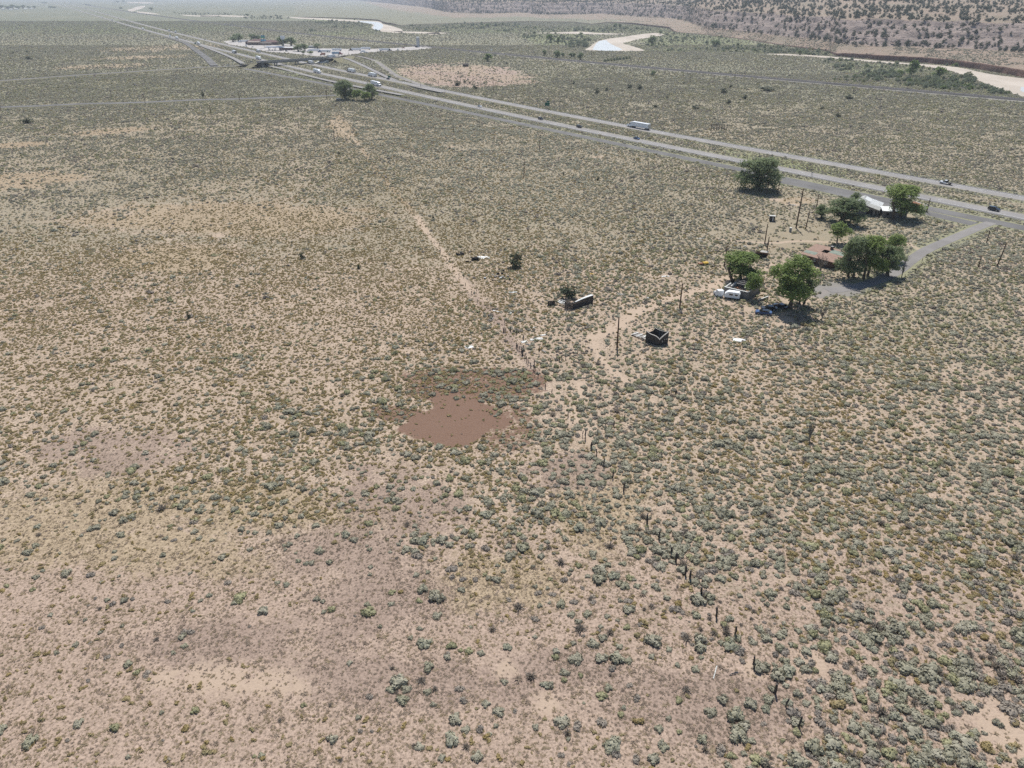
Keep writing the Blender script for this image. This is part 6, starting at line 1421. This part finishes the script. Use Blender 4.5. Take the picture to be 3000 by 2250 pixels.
# ---- fences: rows of weathered posts
def fence(name, label, posts, rails=(), hmin=1.15, hmax=1.45, r=.085, seed=0):
    p0 = G(*posts[0]); t = thing(name, label, 'fence', (p0.x, p0.y, 0)); rr = np.random.default_rng(seed)
    for (x, y) in posts:
        p = G(x, y) - p0; h = rr.uniform(hmin, hmax); k = rr.normal(0, .05, 4); R = r * rr.uniform(.8, 1.25)
        mb = MB(); mb.tube([(p.x, p.y, -.1), (p.x + k[0], p.y + k[1], h * .5), (p.x + k[2] * 2, p.y + k[3] * 2, h)], [R, R * .95, R * .8], 6); mb.build('post', M_wood, t)
    for (a, b, z) in rails:
        A_ = G(*a) - p0; B_ = G(*b) - p0; mb = MB(); mb.tube([(A_.x, A_.y, z), (B_.x, B_.y, z)], .07, 5); mb.build('rail', M_woodp, t)
    return t
c5 = lambda x, y: (1350 + x / 3.403, 860 + y / 3.403)
fence('corral_fence', 'broken corral fence of dark posts with a few pale rails beside the dark track', [c5(*q) for q in [(425,388),(433,385),(447,385),(497,375),(560,403),(622,462),(555,545),(565,560),(580,570),(605,580),(630,570),(610,612),(617,618),(640,655),(655,680),(670,710),(697,735),(733,712),(725,770),(740,775),(770,838),(785,572)]],
      [(c5(497,375), c5(560,403), 1.3), (c5(580,570), c5(630,570), .5), (c5(580,570), c5(630,570), .9), (c5(580,570), c5(630,570), 1.25), (c5(697,735), c5(740,775), .8), (c5(733,712), c5(670,710), .5)], 1.3, 1.7, .13, 1)
fence('post_row', 'short row of bare posts running right from the corral', [c5(*q) for q in [(900,690),(952,665),(983,675),(1008,658),(1045,655),(1088,640),(1125,622),(1165,605),(1198,605)]], [(c5(900,640), c5(983,675), .4)], 1.1, 1.5, .12, 2)
fence('wire_fence', 'old wire fence posts following the straw track down to the dark track', [(fence_px[i][0] + 8, fence_px[i][1]) for i in range(8, 14)] + [(1255 + 18 * k, 690 + 24.5 * k) for k in range(9)] + [(1170,575),(1190,602),(1212,628),(1235,655)], (), 1.1, 1.4, .09, 3)
fence('post_row', 'leaning fence posts among the shrubs where the tracks meet', [c5(*q) for q in [(1215,1425),(1240,1465),(1300,1545),(1365,1400),(1447,1350),(1525,1325),(1632,1260),(1070,1230),(1872,1140),(2090,1025),(2140,1000),(2147,1002),(840,945),(910,1005),(2140,885),(2185,905)]], (), 1.2, 1.5, .11, 4)
fence('post_row', 'line of thick weathered posts crossing the lower right foreground', [(1715,1285),(1731,1315),(1747,1336),(1769,1365),(1795,1399),(1827,1437),(1896,1533),(1930,1578),(1967,1624),(1980,1646),(2007,1684),(2021,1696),(2054,1742),(2098,1806),(2153,1860),(2206,1946),(2270,2031),(2302,2072),(2340,2128)], (), 1.5, 2.0, .17, 5)
fence('post_row', 'thin posts along the right side of the homestead clearing', [(2473,1018 - 118),(2496,893),(2600,905),(2560,900),(2300,958),(2650,815),(2680,800),(2645,790),(2366,1140 - 225),(2760,735),(2870,720),(2700,770)], (), 1.2, 1.6, .1, 6)
fence('right_of_way_fence', 'thin posts of the highway fence left of the frontage road', [(1180 + 32 * k, 312 + 6.1 * k + .028 * k * k) for k in range(30)], (), 1.1, 1.3, .06, 7)

# ---- utility poles
POLES = [(2332,668,552,1,0,'tallest pole by the grey tank, right of the outhouse'),(2360,672,620,0,0,'shorter pole right of the tallest one by the grey tank'),(2391,611,570,1,0,'pole with crossbars behind the wide tree left of the barn'),(2240,715,656,0,0,'reddish leaning pole behind the derelict trailer'),(2244,752,693,0,0,'leaning pole touching the derelict trailer'),(2122,780,719,0,0,'leaning pole left of the bright green cottonwood'),(2714,622,581,0,0,'leaning pole at the right end of the barn group'),
  (2920,782,713,2,1,'leaning utility pole with crossarm on the right-hand plain'),(2889,715,676,0,0,'short pole beside a small juniper on the right-hand plain'),(2866,782,750,0,0,'thin post left of the pole with crossarm'),(2278,568,528,1,0,'pole at the right edge of the big lone elm'),(2246,568,533,1,0,'pole in front of the big lone elm'),(1991,903,830,0,0,'pole standing beside the dirt track'),(1808,1018,930,0,0,'tall bare pole left of the roofless cabin'),
  (703,298,264,1,0,'pole on the plain left of the willow clump, by the side road'),(958,289,256,1,0,'pole just left of the willow clump'),(619,342,307,1,0,'pole standing alone below the side road'),(1000,318,300,0,0,'thin pole under the willow clump'),(1132,342,327,0,0,'short thin pole on the pale sage flat'),(426,305,276,1,0,'pole beside the side road on the left'),(327,288,264,1,0,'smaller pole above the side road on the left'),(272,296,284,0,0,'short post near the side road on the left'),(3,322,298,1,0,'pole cut by the left edge of the photo'),
  (1446,270,225,1,0,'tall pole beside the pale track right of the pink clearing'),(1349,244,212,1,0,'pole inside the pink clearing, second from left'),(1386,247,222,1,0,'pole inside the pink clearing, third from left'),(1407,254,234,0,0,'pole inside the pink clearing, fourth from left'),(1292,231,200,1,0,'pole inside the pink clearing, leftmost'),(1286,256,234,0,0,'pole near the ramp at the left rim of the pink clearing'),(1414,197,176,1,0,'pole at the top rim of the pink clearing'),(1608,180,151,1,0,'pole at the railway by the row of trees'),(1673,261,234,0,0,'thin pole beside a small juniper on the flat'),
  (1733,170,146,1,0,'pole beyond the railway below the sand bend'),(1329,387,366,0,0,'thin pole below the frontage road'),(1535,516,467,1,0,'faint pole on the silver sage flat'),(1581,437,394,1,0,'faint pole closer to the frontage road'),(1898,500,472,0,0,'thin pole left of the big lone elm'),(981,418,380,0,0,'thin pole left of the straw track'),(1086,170,152,1,0,'pole behind the loop road of the interchange'),(1145,188,165,1,0,'pole right of the loop road'),(1022,162,148,0,0,'lamp pole in the truck yard'),(1106,152,142,0,0,'second lamp pole in the truck yard'),(1186,135,118,1,0,'left pole of the pair by the white silo'),(1190,136,120,1,0,'right pole of the pair by the white silo'),(1168,126,110,1,0,'pole beyond the railway left of the silo'),(1298,137,122,1,0,'pole by the railway right of the silo'),(1296,132,118,1,0,'second pole by the railway right of the silo'),(2152,229,210,1,0,'signal mast beside the railway'),(2021,243,224,0,0,'thin pole below the railway'),(525,135,116,1,0,'pole by the exit ramp junction'),(1233,318 - 60,240,0,0,'thin post beside the far carriageway'),(1077,247,238,0,0,'short post between the carriageways')]
for i, (x, y, top, arm, big, lb) in enumerate(POLES):
    h = hgt(x, y, top); p = G(x, y); t = thing('utility_pole', lb, 'pole', (p.x, p.y, 0), rad(20 + 13 * (i % 5))); t.rotation_euler = (rad(1.2 * math.sin(i * 2.1)), rad(1.5 * math.sin(i * 1.3) + (5 if big else 0)), rad(20))
    R = min(.26, .15 + h * .007); mb = MB(); mb.tube([(0, 0, -.3), (0, 0, h * .5), (0, 0, h)], [R * 1.15, R, R * .75], 7); mb.build('shaft', M_polew, t)
    for k in range(arm):
        mb = MB(); mb.box(-1.1, 1.1, R * .8, R * .8 + .1, h - .45 - .9 * k, h - .33 - .9 * k); a = mb.build('crossarm', M_polew, t)
        for x_ in (-1.0, -.4, .4, 1.0): mb = MB(); mb.tube([(x_, R + .03, h - .33 - .9 * k), (x_, R + .03, h - .15 - .9 * k)], .04, 5); mb.build('insulator', M_steel, a)

# ---- overpass
L0 = G(766, 182.5, 6.2); R0 = G(958, 170, 6.2); dv = (R0 - L0); LB = math.hypot(dv.x, dv.y)
br = thing('overpass', 'grey concrete highway overpass on two piers crossing both carriageways', 'bridge', (L0.x, L0.y, 0), math.atan2(dv.y, dv.x))
mb = MB(); mb.box(-2, LB + 2, 0, 10.5, 5.55, 6.15); mb.build('deck', M_conc, br); mb = MB(); mb.box(-2, LB + 2, .5, 10.0, 6.152, 6.2); mb.build('road_surface', M_shoulder, br)
for y in (1.2, 4.0, 6.8, 9.2): mb = MB(); mb.box(-1, LB + 1, y - .25, y + .25, 4.2, 5.548); mb.build('girder', M_girder, br)
mb = MB(); mb.box(-1, LB + 1, .25, .45, 4.3, 5.548); mb.build('girder', M_girder, br)
for y in (0, 10.2): mb = MB(); mb.box(-2, LB + 2, y, y + .3, 6.152, 7.1); mb.build('parapet', M_conc, br)
for fx in (.23, .55):
    pr = MB(); pr.box(LB * fx - .6, LB * fx + .6, .6, 9.8, 3.5, 4.198); pp = pr.build('pier_cap', M_conc, br)
    for y in (2.2, 8.2): mb = MB(); mb.box(LB * fx - .5, LB * fx + .5, y - .6, y + .6, -.2, 3.498); mb.build('column', M_conc, br)
for s, x0, x1 in ((1, LB * .86, LB + 1), (-1, LB * .10, -1)):
    mb = MB(); mb.add([(x0, -1.5, .02), (x1, -1.5, 4.15), (x1, 12, 4.15), (x0, 12, .02), (x1, -1.5, -.2), (x1, 12, -.2)], [(0, 1, 2, 3), (0, 4, 1), (3, 2, 5), (1, 4, 5, 2), (0, 3, 5, 4)]); mb.build('abutment_slope', M_whitew if s > 0 else M_conc, br)
embank(px_curve([(690,194,0.1),(735,187,3.2),(768,183.8,6.2)], 8), 11, 'grassy approach bank left of the overpass')
embank(px_curve([(960,170.6,6.1),(990,167.5,5.4),(1010,163.5,3.4),(1045,164,1.9),(1085,174,.5)], 8), 14, 'grassy approach bank right of the overpass')
embank(px_curve([(990,168,5.0),(1020,173,4.1),(1075,197,1.9),(1142,229,0.3)], 8), 8, 'grassy bank of the right-hand ramp')

# ---- truck stop buildings, canopy, silo, signs
ts = G(757, 131); ux, uy = 1.0, -.12
tb = thing('truck_stop', 'brown roofed truck stop building with several gables and a tan front wing', 'building', (ts.x, ts.y, 0), rad(-9))
def gable(par, x0, x1, y0, y1, ze, zr, wm, rm, along='x'):
    mb = MB(); mb.box(x0, x1, y0, y1, 0, ze); w_ = mb.build('wall', wm, par); o = .8
    if along == 'x': ym = (y0 + y1) / 2; mb = MB(); mb.prism([(y0 - o, ze + .02), (ym, zr), (y1 + o, ze + .02)], x0 - o, x1 + o)
    else: xm = (x0 + x1) / 2; mb = MB(); mb.prism([(x0 - o, ze + .02), (xm, zr), (x1 + o, ze + .02)], y0 - o, y1 + o, 0, SW)
    mb.build('roof', rm, par); return w_
gable(tb, -14, 10, 2, 20, 5.0, 9.2, M_adobe, M_mroof); gable(tb, 12, 42, -2, 14, 4.6, 8.0, M_mroof, M_mroof); gable(tb, -26, -14.9, 0, 14, 3.8, 7.0, M_mroof, M_mroof, 'y')
wf = gable(tb, -14, 8, -14, 1, 5.2, 6.6, M_adobe, worn('tan_roof', (0.31, 0.26, 0.22), .15, .3)); mb = MB()
for k in range(6): mb = MB(); mb.box(-12.6 + k * 3.4, -10.6 + k * 3.4, -14.08, -14.01, 1.2, 3.6); mb.build('window', M_glass, wf)
mb = MB(); mb.box(9.1, 30, -13, -5, 0, 3.9); mb.build('wall', M_adobe, tb); mb = MB(); mb.box(8.85, 30.6, -13.6, -4.6, 3.902, 4.2); mb.build('roof', M_woodp, tb)
p = G(806, 148); cn = thing('fuel_canopy', 'blue edged fuel canopy in front of the truck stop', 'canopy', (p.x, p.y, 0), rad(-6))
mb = MB(); mb.box(-15, 15, -5, 5, 4.9, 5.0); mb.build('soffit', M_whitew, cn); mb = MB(); mb.box(-15.1, 15.1, -5.1, 5.1, 5.002, 5.8); mb.build('fascia', M_bluef, cn)
for x in (-10, 0, 10):
    for y in (-3, 3): mb = MB(); mb.box(x - .25, x + .25, y - .25, y + .25, 0, 4.898); mb.build('post', M_steel, cn)
    mb = MB(); mb.box(x + .8, x + 1.6, -3.4, -2.6, 0, 1.8); mb.build('pump', M_bluef, cn)
p = G(838, 147); an = thing('annex', 'white roofed annex beside the fuel canopy', 'building', (p.x, p.y, 0), rad(-6)); mb = MB(); mb.box(-12, 12, 0, 9, 0, 3.6); mb.build('wall', M_mroof, an); mb = MB(); mb.box(-12.6, 12.6, -.8, 9.6, 3.602, 4.0); mb.build('roof', M_metalw, an)
p = G(912, 141); an = thing('shed', 'long white roofed shed behind the yard row of parked trucks', 'shed', (p.x, p.y, 0), rad(-4)); mb = MB(); mb.box(-8, 8, 0, 6, 0, 3.0); mb.build('wall', M_steel, an); mb = MB(); mb.box(-8.4, 8.4, -.4, 6.4, 3.002, 3.4); mb.build('roof', M_metalw, an)
p = G(1225, 138); si = thing('silo', 'tall white cylindrical silo beside the railway', 'silo', (p.x, p.y, 0)); mb = MB(); mb.tube([(0, 0, 0), (0, 0, 16.2)], 2.7, 24); mb.build('body', M_silver, si); mb = MB(); mb.tube([(0, 0, 16.2), (0, 0, 16.6)], [2.8, 2.3], 24); mb.build('cap', M_whitep, si)
mb = MB(); mb.box(2.75, 3.1, -.3, .3, 0, 16.0); mb.build('ladder', M_steel, si); mb = MB(); mb.box(-5.5, -1.8, -3.2, -1.0, 0, 2.0); mb.build('pump_house', M_darkp, si)
p = G(1247, 138); gp = thing('gravel_pile', 'grey gravel pile right of the white silo', 'gravel pile', (p.x, p.y, 0)); mb = MB(); mb.tube([(0, 0, 0), (0, 0, 1.2), (0, 0, 2.2)], [7, 3.5, .3], 14); mb.build('heap', M_gravel, gp)
def signpole(px, py, top, label, boards, r=.35, rz=0):
    h = hgt(px, py, top); p = G(px, py); t = thing('pole_sign', label, 'sign', (p.x, p.y, 0), rad(rz)); mb = MB(); mb.tube([(0, 0, 0), (0, 0, h - .5)], r, 8); mb.build('pole', M_steel, t)
    for (w, z0, z1, m, bars) in boards:
        mb = MB(); mb.box(-w / 2, w / 2, -r - .5, -r - .02, h + z0, h + z1); o = mb.build('sign_board', m, t); mb = MB()
        for (bx0, bx1, bz0, bz1, bm) in bars: mb = MB(); mb.box(bx0 * w, bx1 * w, -r - .53, -r - .505, h + z0 + bz0 * (z1 - z0), h + z0 + bz1 * (z1 - z0)); mb.build('sign_band', bm, o)
    return t
signpole(775, 141, 103, 'tall pole sign with a green and blue board over a long blue board', [(7.0, -4.6, 0, M_sblue, [(-.42, .42, .05, .5, worn('sign_light_green', (0.10, 0.36, 0.20), .1, .5))]), (9.0, -9.6, -6.6, worn('sign_sky_blue', (0.16, 0.36, 0.50), .1, .5), [])])
signpole(833, 147, 104.5, 'tall pole sign with a white board and a small board below', [(7.2, -4.4, 0, M_whitep, [(-.36, .30, .38, .58, M_silver)]), (5.2, -6.2, -4.9, M_silver, [])])
p = G(1603, 320); hs = thing('highway_sign', 'big green highway sign on three posts beside the far carriageway', 'sign', (p.x, p.y, 0), rad(22))
for x in (-1.7, 0, 1.7): mb = MB(); mb.tube([(x, 0, 0), (x, 0, 5.2)], .11, 6); mb.build('post', M_steel, hs)
mb = MB(); mb.box(-2.2, 2.2, -.2, -.13, 2.6, 5.2); o = mb.build('sign_panel', M_sgreen, hs)
for (x0, x1, z0, z1) in ((-2.15, 2.15, 5.1, 5.16), (-2.15, 2.15, 2.64, 2.7)): mb = MB(); mb.box(x0, x1, -.21, -.203, z0, z1); mb.build('border', M_whitep, o)
mb = MB(); mb.box(-.6, 1.9, -.2, -.13, 5.25, 6.4); mb.build('exit_tab', M_sgreen, hs)
for (x, y, w, z, col, lb) in [(737,187,3.0,3.8,M_steel,'pair of grey sign backs at the crossroad left of the overpass'),(1141,231,3.4,3.4,M_sgreen,'green exit sign where the right-hand ramp leaves the far carriageway'),(961,169,2.2,9.0,M_sgreen,'small green sign at the right end of the overpass'),(340,68,4.5,4.5,M_sgreen,'distant green highway sign beside the near carriageway'),(573,131,3.5,3.5,M_sgreen,'green sign at the start of the exit ramp'),(2378,516,.9,2.2,M_steel,'small road sign between the carriageways right of the lone elm')]:
    p = G(x, y); t = thing('road_sign', lb, 'sign', (p.x, p.y, 0), rad(15))
    for sx in (-w * .35, w * .35): mb = MB(); mb.tube([(sx, 0, 0), (sx, 0, z)], .08, 5); mb.build('post', M_steel, t)
    mb = MB(); mb.box(-w / 2, w / 2, -.16, -.1, z - w * .6, z); mb.build('sign_panel', col, t)
p = G(2106, 382); bb = thing('billboard_frame', 'empty weathered wooden billboard frame standing on the flat beyond the highway', 'billboard', (p.x, p.y, 0), rad(-8))
for k in range(7): mb = MB(); mb.box(-5.4 + k * 1.8 - .12, -5.4 + k * 1.8 + .12, -.1, .1, 0, 4.1); mb.build('post', M_wood, bb); mb = MB(); mb.tube([(-5.4 + k * 1.8, .15, 3.0), (-5.4 + k * 1.8, 1.6, 0)], .08, 5); mb.build('brace', M_wood, bb)
for k in range(5): mb = MB(); mb.box(-5.7, 5.7, -.17, -.102, .9 + k * .72, 1.12 + k * .72); mb.build('plank', M_wood, bb)
p = G(1440, 150); t = thing('signal_box', 'small white cabinet beside the railway above the pink clearing', 'cabinet', (p.x, p.y, .9)); mb = MB(); mb.box(-1.2, 1.2, -1, 1, 0, 2.4); mb.build('cabinet', M_whitep, t); mb = MB(); mb.box(-1.3, 1.3, -1.1, 1.1, 2.4, 2.5); mb.build('roof', M_whitep, t)
p = G(1364, 195); t = thing('shack', 'small dark ruined shack at the top of the pink clearing', 'shack', (p.x, p.y, 0)); mb = MB(); mb.box(-3.5, 3.5, -2.5, 2.5, 0, 2.6); mb.build('wall', M_wood, t); mb = MB(); mb.prism([(-3, 2.62), (0, 3.8), (3, 2.62)], -3.9, 3.9); mb.build('roof', M_wood, t)
p = G(993, 296); t = thing('shed', 'low pale shed at the left foot of the willow clump', 'shed', (p.x, p.y, 0)); mb = MB(); mb.box(-2, 2, -1.5, 1.5, 0, 2.0); mb.build('wall', M_block, t); mb = MB(); mb.box(-2.2, 2.2, -1.7, 1.7, 2.002, 2.15); mb.build('roof', M_whitew, t)
p = G(222, 227); t = thing('milestone', 'small white marker beside the crossroad on the left', 'marker', (p.x, p.y, 0)); mb = MB(); mb.box(-.5, .5, -.3, .3, 0, 2.6); mb.build('panel', M_whitew, t); mb = MB(); mb.tube([(0, .35, 0), (0, .35, 2.8)], .06, 5); mb.build('post', M_steel, t)
# houses of the distant settlement
for i, (x, y) in enumerate([(10,28),(32,29),(48,28),(76,27),(92,26)]):
    p = G(x, y); t = thing('distant_house', ['first', 'second', 'third', 'fourth', 'fifth'][i] + ' pale house from the left among the trees of the distant settlement', 'house', (p.x, p.y, 0), rad(10 * i)); gable(t, -9, 9, -6, 6, 3.4, 5.6, M_whitew, M_metalw)
# ================================================================ AIR
M_haze = bpy.data.materials.new('haze'); M_haze.use_nodes = True; t_ = M_haze.node_tree; t_.nodes.clear()
ho = t_.nodes.new('ShaderNodeOutputMaterial'); pv = t_.nodes.new('ShaderNodeVolumePrincipled')
pv.inputs['Color'].default_value = (0.86, 0.92, 1.0, 1); pv.inputs['Density'].default_value = 0.00008; pv.inputs['Anisotropy'].default_value = 0.2
t_.links.new(pv.outputs[0], ho.inputs['Volume'])
mb = MB(); mb.box(-27000, 27000, -27000, 27000, -1.5, 150); hz = mb.build('haze', M_haze); stuff(hz, 'thin pale air haze over the whole valley')
